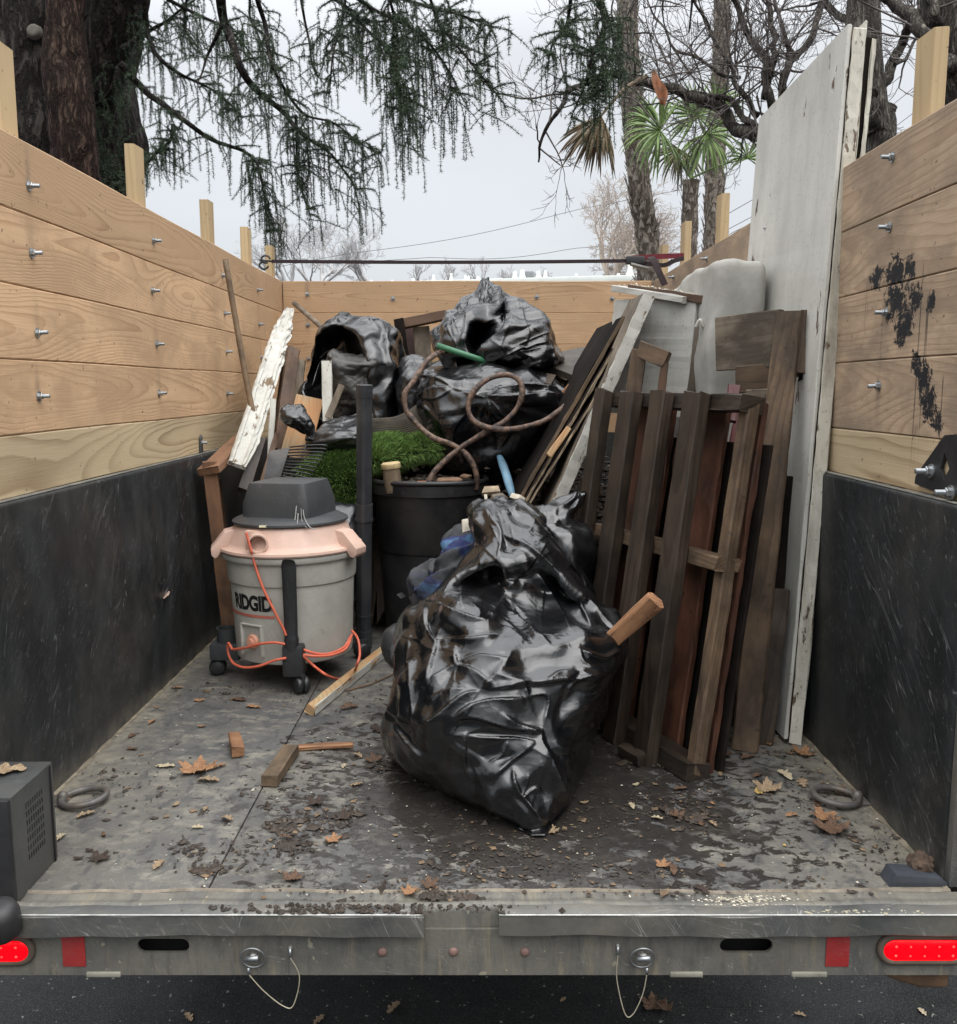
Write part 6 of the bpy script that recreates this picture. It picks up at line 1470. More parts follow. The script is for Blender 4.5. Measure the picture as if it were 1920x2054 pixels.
# ------------------------------------------------------------------ cedar
def bark(name, c0, c1, c2, sc=9, st=1.0):
    n = NM(name); P = n.P
    w = n.noise(n.map(P, (1, 1, .5)), sc * .6, 3, .6, 0, 1)
    ws = n.N.new('ShaderNodeVectorMath'); ws.operation = 'SCALE'; n.put(ws.inputs[0], w); ws.inputs['Scale'].default_value = 1.2 / sc
    wa = n.N.new('ShaderNodeVectorMath'); wa.operation = 'ADD'; n.put(wa.inputs[0], P); n.put(wa.inputs[1], ws.outputs[0])
    r1 = n.noise(n.map(wa.outputs[0], (1, 1, .16)), sc * 3, 5, .62); f = n.rng(n.math('ABSOLUTE', n.math('SUBTRACT', r1, .5)), .0, .10)
    pl = n.voro(n.map(wa.outputs[0], (1, 1, .35)), sc * 3.2, 'F1'); fine = n.noise(n.map(P, (1, 1, .4)), 55, 5, .7)
    c = n.mix(n.rng(n.noise(n.map(P, (1, 1, .5)), 7, 5, .7), .35, .65), c1, c2); c = n.mix(n.rng(pl, .2, .7, 0, .45), c, c0)
    c = n.mix(f, c0, c); c = n.mix(n.rng(fine, .4, .7, 0, .6), c, c0)
    b = n.bump(n.math('SUBTRACT', f, n.math('MULTIPLY', pl, .5)), .035 * st, 1.0); b = n.bump(fine, .010, .9, b)
    return n.fin(c, .9, b, spec=.2)
M_BARK = bark('cedar_bark', (.014, .011, .010), (.060, .050, .044), (.090, .075, .064), 6)
M_BARKR = bark('cedar_bark_red', (.020, .011, .009), (.085, .050, .038), (.13, .088, .066), 9)
cedar = thing('cedar_tree', 'huge cedar with furrowed twin trunks at left and drooping needle curtains across the sky', 'tree', (-3.2, 7.2, GZ))
def trunk_mesh(pts, rads, seg, seed, amp=.03, n=10):
    C = catmull(pts, n); rr = np.interp(np.linspace(0, 1, len(C)), np.linspace(0, 1, len(rads)), rads)
    V, F = tube_vf(C, rr, seg); V = np.array(V); ctr = np.repeat(C, seg, 0); D = V - ctr; D /= np.linalg.norm(D, axis=1)[:, None] + 1e-9
    Q = V * [1, 1, .35]; rid = np.abs(nfield(Q, 3.2, seed, 2)); V = V + D * (nfield(V, .8, seed + 3, 1) * amp * 1.5 + (rid ** .5 - .6) * amp)[:, None]
    return mkmesh(V, F, True)
Tp = lambda px, py, Y: onY(px, py, Y)
obj('trunk', trunk_mesh([(-3.35, 7.3, GZ), (-3.30, 7.3, .8), (-3.22, 7.3, 2.2), (-3.20, 7.3, 3.4), (-3.35, 7.4, 4.8), (-3.4, 7.4, 8)], [.75, .62, .58, .60, .55, .4], 80, 3, .045, 24), M_BARK, cedar)
obj('trunk', trunk_mesh([(-2.72, 6.4, GZ), Tp(150, 420, 6.4), Tp(142, 250, 6.4), Tp(136, 100, 6.4), Tp(134, -40, 6.4), Tp(134, -300, 6.4)], [.17, .145, .132, .128, .125, .12], 60, 9, .020, 24), M_BARKR, cedar)
obj('limb', trunk_mesh([(-3.0, 7.3, .9), Tp(150, 300, 7.0), Tp(196, 130, 6.9), Tp(235, 20, 6.8), Tp(262, -120, 6.7), Tp(270, -300, 6.7)], [.25, .22, .20, .19, .17, .15], 50, 12, .025, 16), M_BARK, cedar)
V, F = lathe_vf([(.0, .014), (.025, .018), (.045, .012), (.055, -.02)], 14); obj('knot', mkmesh(V, F, True), simple('knot_grey', (.12, .11, .09), .9, .3, 20, .5, 40), cedar, Matrix.Translation(Vector(Tp(68, 62, 6.72))) @ Matrix.Rotation(R(80), 4, 'X'))
k1 = .5167
BR = [  # (points in photo px, depth, start radius px, foliage density, strand length px)
 ([(439,-10),(455,52),(486,124),(522,186),(568,232),(610,274),(667,315),(716,382)], 6.0, 10, 1.0, 150),
 ([(243,130),(289,181),(362,233),(429,279),(491,305),(522,351),(532,465)], 6.4, 7, 1.1, 130),
 ([(289,-10),(292,62),(325,119),(362,150),(429,181),(491,238)], 6.6, 6, 1.0, 90),
 ([(449,52),(413,119),(398,171)], 6.0, 4, .1, 40),
 ([(517,-10),(532,52),(548,134),(604,227),(672,253),(760,305)], 5.8, 5, 1.0, 110),
 ([(258,20),(245,110),(232,155),(196,217),(180,232)], 6.8, 9, .8, 120),
 ([(190,222),(194,290),(212,352)], 6.7, 4, 1.6, 60),
 ([(330,-10),(400,30),(470,70),(520,140)], 6.3, 4, .9, 100),
 ([(240,100),(300,60),(360,20),(420,-20)], 6.7, 5, .8, 90),
 ([(600,-10),(612,60),(625,130),(650,170)], 5.6, 3, .5, 90),
 ([(640,-20),(700,20),(760,80),(800,160),(830,250)], 5.3, 4, 1.4, 170),
 ([(700,-20),(760,20),(830,60),(880,120),(930,200)], 5.2, 4, 1.4, 180),
 ([(760,-20),(850,10),(920,30),(985,55)], 5.1, 4, 1.1, 110),
 ([(690,-20),(680,60),(665,130),(660,190)], 5.4, 3, .9, 60),
 ([(780,-20),(800,60),(790,150),(815,240)], 5.2, 3, 1.2, 170),
 ([(860,-20),(880,50),(930,110),(985,170),(1000,190)], 5.0, 3, 1.2, 60),
 ([(1150,-20),(1140,50),(1110,80),(1095,150)], 5.0, 4, 1.2, 90),
 ([(1190,-20),(1210,40),(1190,110),(1170,180),(1140,240)], 5.0, 5, 1.3, 120),
 ([(1200,-20),(1225,60),(1215,130),(1180,200)], 5.1, 3, 1.1, 110),
 ([(590,232),(600,300),(600,360),(625,440)], 6.0, 3, 1.0, 90),
 ([(349,248),(340,280),(310,310),(295,330)], 6.4, 4, 1.6, 70),
 ([(500,-20),(505,40),(520,90)], 6.1, 3, 1.0, 90),
 ([(380,-20),(372,40),(385,90)], 6.5, 3, 1.0, 70),
]
strands = []; brV = []; brF = []
rr_ = np.random.default_rng(31)
def add_tube(pts, rad, seg, Vs, Fs):
    V, F = tube_vf(pts, rad, seg, caps=False); o = sum(len(v) for v in Vs); Vs.append(V); Fs.extend([tuple(i + o for i in f) for f in F])
for pts, Y, r0, dens, sl in BR:
    P = catmull([onY(x, y, Y + .12 * math.sin(i * 2.1)) for i, (x, y) in enumerate(pts)], 8); L = np.concatenate([[0], np.cumsum(np.linalg.norm(np.diff(P, axis=0), axis=1))])
    P = P + np.stack([nfield(P, 2.0, 7 + k, 1) for k in range(3)], -1) * .012
    rad = np.linspace(r0 * Y / CF, .003, len(P)); Vb, Fb = tube_vf(P, rad, 7); obj('branch', mkmesh(Vb, Fb, True), M_BARK, cedar)
    ns = int(L[-1] / .021 * dens)
    for k in range(ns):
        t = rr_.uniform(.02, 1) ** .85 * L[-1]; p = np.array([np.interp(t, L, P[:, a]) for a in range(3)])
        # side spray then drooping curtain
        side = rr_.normal(size=3) * [.55, .75, .12]; side[0] += .12; sl_ = rr_.uniform(.02, .22)
        q = p + side / (np.linalg.norm(side) + .3) * sl_ + [0, 0, rr_.uniform(-.05, .03)]
        ln = sl * Y / CF * rr_.uniform(.25, 1.1) * (.5 + .5 * rr_.random())
        dx = rr_.normal() * .10 + .05; dy = rr_.normal() * .1
        e = q + np.array([dx * ln, dy * ln, -ln]); mid = (q + e) / 2 + [dx * ln * .3, 0, ln * .12]
        S = catmull([p, q, mid, e], 4); strands.append(S)
        if sl_ > .12: strands.append(catmull([p, (p + q) / 2 + [0, 0, .01], q], 3))
        if rr_.random() < .5:
            a0 = mid; e2 = a0 + np.array([rr_.normal() * .10, rr_.normal() * .08, -rr_.uniform(.05, .16)]); strands.append(catmull([a0, (a0 + e2) / 2 + [0, 0, .015], e2], 4))
def needles(strs, step=.012, per=8, nl=.023, w=.0015):
    r = np.random.default_rng(5); Cs, Ts = [], []
    for S in strs:
        d = np.linalg.norm(np.diff(S, axis=0), axis=1); L = np.concatenate([[0], np.cumsum(d)]); n = max(2, int(L[-1] / step)); t = np.linspace(0, L[-1], n) + r.normal(size=n) * .002
        Cs.append(np.stack([np.interp(t, L, S[:, a]) for a in range(3)], -1)); Ts.append(np.repeat((S[-1] - S[0])[None] / (np.linalg.norm(S[-1] - S[0]) + 1e-6), n, 0))
    C = np.repeat(np.concatenate(Cs), per, 0); T = np.repeat(np.concatenate(Ts), per, 0); n = len(C)
    D = r.normal(size=(n, 3)) + T * .7; D /= np.linalg.norm(D, axis=1)[:, None]; L = nl * r.uniform(.6, 1.15, n)
    S = np.cross(D, r.normal(size=(n, 3))); S /= np.linalg.norm(S, axis=1)[:, None] + 1e-9; W = w * r.uniform(.7, 1.3, n)
    V = np.stack([C - S * W[:, None], C + S * W[:, None], C + D * L[:, None]], 1).reshape(-1, 3); F = np.arange(n * 3).reshape(-1, 3); return mesh_np(V, F)
nm_ = NM('cedar_needles'); cn = nm_.mix(nm_.rng(nm_.noise(nm_.P, 3, 4, .6), .35, .65), (.035, .058, .036), (.085, .125, .070)); nm_.fin(cn, .6, spec=.3)
ne = obj('foliage', needles(strands), nm_.m, cedar); ne['kind'] = 'stuff'
tv, tf = [], []
for S in strands: add_tube(S[::2] if len(S) > 6 else S, np.linspace(.0026, .0010, len(S[::2]) if len(S) > 6 else len(S)), 3, tv, tf)
tw = obj('twigs', mkmesh(np.concatenate(tv), tf), M_BARK, cedar); tw['kind'] = 'stuff'

# ------------------------------------------------------------------ palms
M_PALMT = bark('palm_trunk', (.09, .07, .055), (.28, .23, .19), (.42, .37, .32), 5, .5)
M_BOOT = simple('palm_boot', (.40, .35, .29), .9, .5, 9, .5, 40, (.09, .065, .05), .7)
def frond_mat(name, a, b):
    n = NM(name); c = n.mix(n.rng(n.noise(n.P, 4, 4, .6), .35, .65), a, b); return n.fin(c, .45, spec=.4)
M_FROND = frond_mat('palm_green', (.075, .13, .035), (.19, .27, .085)); M_FRONDD = frond_mat('palm_dead', (.12, .085, .05), (.26, .20, .12)); M_FRONDO = frond_mat('palm_olive', (.09, .10, .04), (.20, .18, .08))
def palm_trunk(parent, pts, r0, r1, Yc, stubs, seed, mt=None):
    P = catmull(pts, 14); rad = np.linspace(r0, r1, len(P)); V, F = tube_vf(P, rad * .86, 20); V = np.array(V)
    V += np.stack([nfield(V, 3, seed + k, 2) for k in range(3)], -1) * r0 * .06; obj('trunk', mkmesh(V, F, True), M_PALMT, parent)
    r = np.random.default_rng(seed); Vs, Fs = [], []; L = np.concatenate([[0], np.cumsum(np.linalg.norm(np.diff(P, axis=0), axis=1))])
    for i in range(stubs):
        t = L[-1] * (i + r.random() * .6) / stubs; p = np.array([np.interp(t, L, P[:, k]) for k in range(3)]); ra = np.interp(t, L, rad) * .84
        a = i * 2.399 + r.normal() * .15; d = np.array([math.cos(a), math.sin(a), 0]); tn = np.array([-d[1], d[0], 0]); s = r0 * r.uniform(.45, .95)
        b = p + d * ra; up = np.array([0, 0, 1])
        o = len(Vs); Vs += [b - tn * s * .30 - up * s * .25, b + tn * s * .30 - up * s * .25, b + tn * s * .16 + up * s * .3 + d * s * .20, b - tn * s * .16 + up * s * .3 + d * s * .20, b + d * s * .42 + up * s * .62 + tn * r.normal() * s * .1, b + d * s * .12 - up * s * .1]
        Fs += [(o, o + 1, o + 5), (o, o + 5, o + 3), (o + 1, o + 2, o + 5), (o + 5, o + 2, o + 4), (o + 5, o + 4, o + 3), (o + 3, o + 4, o + 2), (o, o + 3, o + 2, o + 1)]
    q = obj('boots', mkmesh(Vs, Fs), M_BOOT, parent); q['kind'] = 'stuff'
p1_ = thing('palm_tree', 'tall rough palm trunk rising left of the short green palm', 'palm', (float(onY(1300, 560, 14)[0]), 14, GZ), 'palms behind the truck')
palm_trunk(p1_, [(float(onY(1305, 560, 14)[0]), 14, GZ), onY(1300, 520, 14), onY(1285, 400, 14), onY(1272, 250, 14), onY(1262, 100, 14), onY(1256, -40, 14), onY(1255, -400, 14)], .205, .155, 14, 620, 3)
p2_ = thing('palm_tree', 'tall rough palm trunk at right, behind the short palm and the right stakes', 'palm', (float(onY(1430, 470, 15.5)[0]), 15.5, GZ), 'palms behind the truck')
palm_trunk(p2_, [(float(onY(1428, 480, 15.5)[0]), 15.5, GZ), onY(1430, 470, 15.5), onY(1436, 300, 15.5), onY(1447, 120, 15.5), onY(1450, -30, 15.5), onY(1455, -400, 15.5)], .19, .13, 15.5, 620, 5)
p3_ = thing('palm_tree', 'short palm with green fan fronds between the two tall trunks', 'palm', (float(onY(1383, 505, 13)[0]), 13, GZ), 'palms behind the truck')
palm_trunk(p3_, [(float(onY(1383, 505, 13)[0]), 13, GZ), onY(1383, 480, 13), onY(1384, 420, 13), onY(1386, 362, 13)], .125, .135, 13, 200, 7)
def fan(name, parent, base, hub, Y, ang0, ang1, L, nseg, droop, mat, seed=0, tiltY=.3):
    """base, hub in px; angles in degrees (0 = right, 90 = up), L in px"""
    r = np.random.default_rng(seed); B, H = onY(*base, Y), onY(*hub, Y); s = Y / CF; Vs, Fs = [], []
    V, F = tube_vf(catmull([B, (B + H) / 2 + [0, 0, .04], H], 6), np.linspace(.016, .008, 13), 6); Vs += [tuple(v) for v in V]; Fs += F
    for i in range(nseg):
        a = R(ang0 + (ang1 - ang0) * (i + r.uniform(-.3, .3)) / (nseg - 1)); ln = L * s * r.uniform(.82, 1.08); d = np.array([math.cos(a), r.normal() * tiltY, math.sin(a)])
        tn = np.array([-math.sin(a), 0, math.cos(a)]); w = ln * .032 + .003; p = H.copy(); o = len(Vs); K = 7; dd = d.copy()
        for k in range(K + 1):
            t = k / K; ww = w * (.25 + 1.6 * t if t < .4 else .89 * (1 - (t - .4) / .6) ** .8 + .02)
            Vs += [tuple(p - tn * ww + [0, .004, 0]), tuple(p + [0, -.006, 0]), tuple(p + tn * ww + [0, .004, 0])]
            dd = dd + np.array([0, 0, -droop * (t ** 1.6) * .9]) + r.normal(size=3) * .03; dd /= np.linalg.norm(dd); p = p + dd * ln / K
        for k in range(K):
            q = o + k * 3; Fs += [(q, q + 1, q + 4, q + 3), (q + 1, q + 2, q + 5, q + 4)]
    return obj(name, mkmesh(Vs, Fs), mat, parent)
cr_ = (1386, 358)
fan('frond', p3_, cr_, (1325, 262), 12.9, 60, 300, 92, 34, .75, M_FROND, 1)
fan('frond', p3_, cr_, (1398, 232), 13.1, -60, 240, 82, 40, .35, M_FROND, 2)
fan('frond', p3_, cr_, (1418, 268), 12.8, 200, 400, 88, 32, .9, M_FROND, 3)
fan('frond', p3_, cr_, (1500, 318), 13.0, -20, 200, 62, 24, 1.1, M_FROND, 4)
fan('frond', p3_, cr_, (1365, 300), 13.2, 150, 330, 80, 26, .9, M_FRONDO, 5)
fan('frond', p3_, cr_, (1440, 215), 13.3, 0, 200, 70, 28, .5, M_FROND, 6)
fan('frond', p3_, cr_, (1300, 240), 13.3, 60, 200, 60, 16, .8, M_FROND, 7)
dfr = fan('dead_palm_frond', None, (1298, 152), (1206, 232), 6.4, 205, 292, 115, 30, .25, M_FRONDD, 9, .25); tag(dfr, 'brown dried palm fan hanging from a bare branch left of the palm trunks', 'frond')
def dryleaf(u, v):
    x = (u - .5) * .085 * math.sin(math.pi * min(max(v, .05), .97)) ** .7; z = -.21 * v
    return tuple(onY(1312, 143, 6.35) + [x + .075 * v, .03 * math.cos(u * 5 + v * 6), z + .012 * math.sin(u * 9)])
tag(obj('dry_leaf', sheet(dryleaf, 10, 16), simple('dry_leaf_orange', (.33, .14, .07), .7, .3, 20, .3, 60), None), 'orange-brown curled dry leaf snagged on the bare branch', 'leaf')

# ------------------------------------------------------------------ bare trees
M_BARE = bark('bare_bark', (.05, .045, .04), (.19, .165, .14), (.29, .26, .22), 12, .35)
M_BAREF = simple('far_bark', (.36, .30, .26), .9, .2, 3); M_BAREF2 = simple('far_bark_grey', (.46, .45, .45), .9, .2, 3)
M_TWIG = simple('twig_grey', (.10, .085, .078), .8, .3, 10)
def grow(P0, D, L, r, lev, out, rg, spread=.6, up=.15, droop=0.0, split=3, ratio=.68, kn=True, minr=.002, yk=1.0):
    n = 5; pts = [P0]; d = D / np.linalg.norm(D)
    for k in range(n):
        d = d + rg.normal(size=3) * .13 * [1, yk, 1] + np.array([0, 0, up * .2 - droop * .3]); d /= np.linalg.norm(d); pts.append(pts[-1] + d * L / n)
    out.append((np.array(pts), np.linspace(r, r * .66, n + 1)))
    if lev == 0: return
    for k in range(split):
        t = rg.integers(2, n + 1) if k else n; a = rg.normal(size=3) * [1, yk, 1]; nd = d + a / np.linalg.norm(a) * spread * rg.uniform(.6, 1.4) + np.array([0, 0, up])
        grow(pts[t], nd, L * ratio * rg.uniform(.75, 1.15), max(minr, r * .66 * rg.uniform(.6, .85)), lev - 1, out, rg, spread, up, droop, split, ratio, kn, minr, yk)
def tree_mesh(out, seg_big=8, seg_small=3):
    V, F = [], []; o = 0
    for P, r in out:
        s = seg_big if r[0] > .012 else 4 if r[0] > .005 else seg_small; v, f = tube_vf(P, r, s, caps=False); V.append(v); F += [tuple(i + o for i in q) for q in f]; o += len(v)
    return mkmesh(np.concatenate(V), F, True)
def gnarled(label, trunk, limbs, Y, seed, group='gnarled bare trees beside the truck'):
    tr = thing('bare_tree', label, 'tree', (float(onY(*trunk[0][:2], Y)[0]), Y, GZ), group)
    P = [np.array([onY(*trunk[0][:2], Y)[0], Y, GZ])] + [onY(x, y, Y) for x, y, r in trunk]; R_ = [trunk[0][2] * Y / CF * 1.1] + [r * Y / CF for x, y, r in trunk]
    obj('trunk', trunk_mesh(P, R_, 28, seed, .014, 10), M_BARE, tr)
    rg = np.random.default_rng(seed); tw_ = []
    for pts, r0, r1, dens in limbs:
        Q = catmull([onY(x, y, Y + .15 * math.sin(i * 1.7 + seed)) for i, (x, y) in enumerate(pts)], 6); Q = Q + np.stack([nfield(Q, 2.2, seed + k, 2) for k in range(3)], -1) * .018
        rad = .72 * np.linspace(r0 * Y / CF, r1 * Y / CF, len(Q)) * (1 + .10 * np.sin(np.arange(len(Q)) * 2.3)); V, F = tube_vf(Q, rad, 10); obj('limb', mkmesh(V, F, True), M_BARE, tr)
        for i in range(2, len(Q)):
            if rg.random() < dens:
                a = rg.normal(size=3) * [1, .6, 1]; a[2] += .4; grow(Q[i], a, rg.uniform(.18, .5), rg.uniform(.005, .009), 3, tw_, rg, .6, .16, 0, 3, .70, minr=.0020)
    q = obj('twigs', tree_mesh(tw_), M_TWIG, tr); q['kind'] = 'stuff'
gnarled('gnarled bare tree whose knobbly limbs spread left from behind the white door', [(1585, 420, 36), (1575, 300, 34), (1560, 240, 30)],
    [([(1560, 290), (1520, 275), (1475, 262), (1425, 212), (1370, 182), (1300, 168), (1250, 150), (1180, 160), (1125, 210), (1090, 270), (1078, 330)], 20, 2.5, .5),
     ([(1545, 285), (1505, 245), (1450, 205), (1400, 190), (1330, 172)], 10, 5, .5), ([(1560, 250), (1548, 190), (1530, 110), (1500, 70), (1475, -10)], 13, 7, .55), ([(1540, 200), (1552, 120), (1548, 60), (1540, -20)], 10, 6, .5),
     ([(1565, 260), (1585, 150), (1625, 70), (1655, -20)], 12, 7, .5), ([(1600, 110), (1570, 60), (1555, -20)], 7, 4, .5), ([(1530, 240), (1490, 180), (1455, 120), (1420, 60), (1390, -10)], 8, 3, .6), ([(1480, 160), (1400, 120), (1330, 60), (1300, -10)], 5, 2, .6), ([(1290, 165), (1270, 110), (1240, 50), (1235, -10)], 4, 2, .5)], 6.6, 41)
gnarled('gnarled bare tree with a swollen burr, standing between the white door and the right stake', [(1765, 330, 30), (1762, 265, 31), (1748, 200, 33), (1735, 140, 36), (1730, 60, 36), (1735, -60, 30)],
    [([(1758, 190), (1790, 130), (1810, 80), (1838, 20), (1850, -30)], 15, 9, .4), ([(1730, 60), (1690, 40), (1640, -20)], 12, 8, .4), ([(1752, 235), (1775, 225), (1785, 212)], 20, 19, .0), ([(1790, 130), (1830, 90), (1870, 60)], 5, 3, .6)], 7.0, 43)
gnarled('dark gnarled tree at the top right corner with a limb arching to the left', [(1960, 330, 40), (1935, 200, 38), (1905, 95, 36), (1895, 30, 38), (1900, -60, 40)],
    [([(1900, 95), (1865, 72), (1820, 30), (1770, -5), (1730, -30)], 20, 13, .35), ([(1895, 60), (1880, 20), (1850, -30)], 14, 10, .3), ([(1895, 110), (1915, 122), (1930, 120)], 22, 18, 0)], 6.2, 47)
def far_tree(label, px, py, Y, h_px, seed, mat, lev=6, spread=.55, droop=0, split=3, lean_=0, group='bare winter trees far behind', r0=.16):
    b = np.array([float(onY(px, py, Y)[0]), Y, GZ]); H = h_px * Y / CF; t = thing('bare_tree', label, 'tree', b, group); rg = np.random.default_rng(seed); out = []
    zt_ = float(onY(px, py, Y)[2]) - H * .10
    obj('trunk', mkmesh(*tube_vf(catmull([b, b + [0, 0, (zt_ - GZ) * .6], b + [lean_ * .3, 0, zt_ - GZ]], 4), [r0 * 1.2] * 4 + [r0] * 5, 8), True), mat, t)
    for k in range(4):
        grow(b + np.array([lean_ * .3, 0, zt_ - GZ - k * .15]), np.array([rg.normal() * .7 + lean_, rg.normal() * .4, 1.0]), H * .34, r0 * .7, lev, out, rg, spread, .10, droop, split, .72, minr=.0065)
    q = obj('branches', tree_mesh(out, 5, 3), mat, t); q['kind'] = 'stuff'
far_tree('wide pale brown bare tree behind the left palm trunk', 1225, 560, 34, 235, 61, M_BAREF, 6, .75, .10, 3)
far_tree('pale bare tree behind the short palm', 1330, 550, 38, 190, 62, M_BAREF, 6, .7, .08, 3)
far_tree('bare grey tree left of centre behind the strap hook', 640, 560, 48, 190, 63, M_BAREF2, 6, .6, 0, 3)
far_tree('slender bare grey tree at the far left behind the left stakes', 575, 560, 52, 130, 64, M_BAREF2, 5, .6, 0, 3)
far_tree('bare grey tree right of the hook, leaning right', 740, 560, 50, 120, 65, M_BAREF2, 5, .6, 0, 3)
for k, (px, h) in enumerate(((840, 55), (900, 65), (965, 70), (1030, 55), (1085, 45))):
    far_tree('small bare treetop over the roof, %s of the row' % ('first', 'second', 'third', 'fourth', 'last')[k], px, 568, 60, h, 70 + k, M_BAREF2, 4, .5, 0, 3, r0=.10)
# ------------------------------------------------------------------ far building with roof pipes
bR, bL = onY(1276, 551, 24.0), onY(700, 567, 24.0); zt2 = float(bR[2]); YL_ = 24.0 * (zt2 - CH) / (float(bL[2]) - CH); bL = onY(700, 567, YL_); bL[2] = zt2
bd = thing('flat_roofed_building', 'low white flat-roofed building with white roof pipes beyond the far planks', 'building', ((bR[0] + bL[0]) / 2, 26, GZ))
bv = (bL - bR); bv /= np.linalg.norm(bv); bw = 14.0; nb3 = np.array([-bv[1], bv[0], 0]); nb3 = nb3 if nb3[1] > 0 else -nb3
M_WALLW = simple('stucco_white', (.55, .55, .52), .8, .1, 2); M_FASC = simple('fascia_mint', (.78, .82, .77), .6, .08, 3)
def obox(name, a, b, d0, d1, z0, z1, mat):
    V = [tuple(p + nb3 * d + np.array([0, 0, z - p[2]])) for z in (z0, z1) for p, d in ((a, d0), (b, d0), (b, d1), (a, d1))]
    return obj(name, bevel_me(V, [(0, 3, 2, 1), (4, 5, 6, 7), (0, 1, 5, 4), (1, 2, 6, 5), (2, 3, 7, 6), (3, 0, 4, 7)], .02), mat, bd)
bL2 = bR + bv * bw
obox('wall', bR, bL2, .06, 9, GZ, zt2 - .1, M_WALLW); obox('fascia', bR - bv * .1, bL2, -.02, 9.1, zt2 - .16, zt2, M_FASC)
for k in range(8):
    q = bR + bv * (1.0 + k * 1.6); w_ = obox('window', q, q + bv * .9, .03, .08, zt2 - 2.4, zt2 - 1.2, M_SLOT)
for px, h, wd in ((1262, 24, 12), (1240, 8, 8), (1097, 17, 7), (1083, 17, 9), (1036, 18, 9), (1051, 20, 11), (941, 11, 6), (905, 17, 6), (868, 15, 6), (935, 13, 6), (1158, 10, 6), (961, 9, 7), (735, 8, 6), (825, 9, 7), (780, 7, 6)):
    t = (px - 1276) / (700 - 1276); q = bR * (1 - t) + bL * t; s = q[1] / CF; q = q + nb3 * .5
    lathe('roof_pipe', [(wd * s * .62, -.1), (wd * s * .62, h * s * .3), (wd * s * .42, h * s * .55), (wd * s * .36, h * s), (0, h * s)], M_FASC, bd, Matrix.Translation(Vector(q)), 14)
for px, w0, h, mt in ((1062, 18, 18, simple('vent_grey', (.22, .23, .24), .6, .2, 3)), (702, 12, 8, simple('vent_blue', (.15, .19, .23), .5, .2, 3))):
    t = (px - 1276) / (700 - 1276); q = bR * (1 - t) + bL * t; s = q[1] / CF; obox('vent_unit', q - bv * w0 * s * .5, q + bv * w0 * s * .5, .6, 1.4, zt2, zt2 + h * s, mt)
# ------------------------------------------------------------------ overhead wires
M_WIRE = simple('wire_grey', (.12, .12, .13), .6)
for k, (a, b, Y, lb) in enumerate([((700, 508), (1150, 422), 45, 'long thin wire rising from left to right above the far roof'), ((870, 516), (1150, 498), 45, 'lower faint wire above the far roof'),
      ((1440, 440), (1930, 95), 22, 'upper wire rising steeply behind the right stakes'), ((1440, 470), (1930, 150), 22, 'middle wire rising behind the right stakes'), ((1480, 460), (1930, 178), 22, 'lower wire rising behind the right stakes')]):
    A_, B_ = onY(*a, Y), onY(*b, Y); D_ = B_ - A_; ext = 1.2
    tag(tube('power_line', [A_ + D_ * t - np.array([0, 0, .25 * math.sin(math.pi * min(max(t, 0), 1))]) for t in np.linspace(-.6, 1.6, 24)], .012 if k < 2 else .008, M_WIRE, None, 4), lb, 'wire', 'overhead wires')
# ------------------------------------------------------------------ fallen leaves
def leaf_mesh(kind, seed):
    r = np.random.default_rng(seed); N = 48; a = np.linspace(-math.pi, math.pi, N, endpoint=False)
    if kind == 'oak':      # long with rounded lobes
        base = .5 + .5 * np.abs(np.cos(a * .5)) * 0
        x = np.cos(a); y = np.sin(a) * .42 * (1 + .38 * np.sin(a * 9 + 1) * np.abs(np.sin(a)))
    elif kind == 'maple':  # broad with pointed lobes
        rad = .55 + .45 * np.abs(np.cos(a * 2.5)) ** 1.4 + .10 * np.sin(a * 15); x = rad * np.cos(a); y = rad * np.sin(a) * .9
    else:                  # small oval
        x = np.cos(a); y = np.sin(a) * .5 + .04 * np.sin(a * 6)
    c1, c2, ph = r.uniform(.10, .35), r.uniform(-.15, .3), r.uniform(0, 6)
    def z(X, Y): return c1 * Y * Y * 1.4 + c2 * X * X + .06 * np.sin(X * 5 + ph) * np.cos(Y * 4) + .05
    V = [(0, 0, float(z(0, 0)))]; F = []
    for k, s in enumerate((.5, 1.0)): V += [(float(x[i] * s), float(y[i] * s), float(z(x[i] * s, y[i] * s) + (r.normal() * .03 if s == 1 else 0))) for i in range(N)]
    F += [(0, 1 + i, 1 + (i + 1) % N) for i in range(N)] + [(1 + i, 1 + N + i, 1 + N + (i + 1) % N, 1 + (i + 1) % N) for i in range(N)]
    o = len(V); V += [(-1.0, .02, .04), (-1.0, -.02, .04), (-1.5, 0, .10)]; F += [(o, o + 1, o + 2)]
    z0 = min(v[2] for v in V); V = [(a_, b_, c_ - z0) for a_, b_, c_ in V]
    return mkmesh(V, F, True)
def leafmat(name, a, b):
    n = NM(name); x, y, z = n.sep(n.O); vein = n.rng(n.math('ABSOLUTE', y), .0, .035, .5, 0)
    c = n.mix(n.rng(n.noise(n.P, 3, 4, .6), .35, .65), a, b); c = n.mix(vein, c, tuple(v * 1.5 for v in a)); return n.fin(c, .6, n.bump(n.noise(n.P, 9, 3), .02, .5), spec=.35)
LM = {'brown': leafmat('leaf_brown', (.085, .05, .032), (.15, .085, .05)), 'tan': leafmat('leaf_tan', (.25, .17, .10), (.36, .27, .17)), 'pale': leafmat('leaf_pale', (.40, .33, .21), (.50, .43, .30)),
      'orange': leafmat('leaf_orange', (.24, .12, .06), (.36, .20, .10)), 'dark': leafmat('leaf_dark', (.035, .024, .018), (.06, .04, .03)), 'yellow': leafmat('leaf_yellow', (.45, .28, .07), (.50, .36, .14))}
_lm = {}
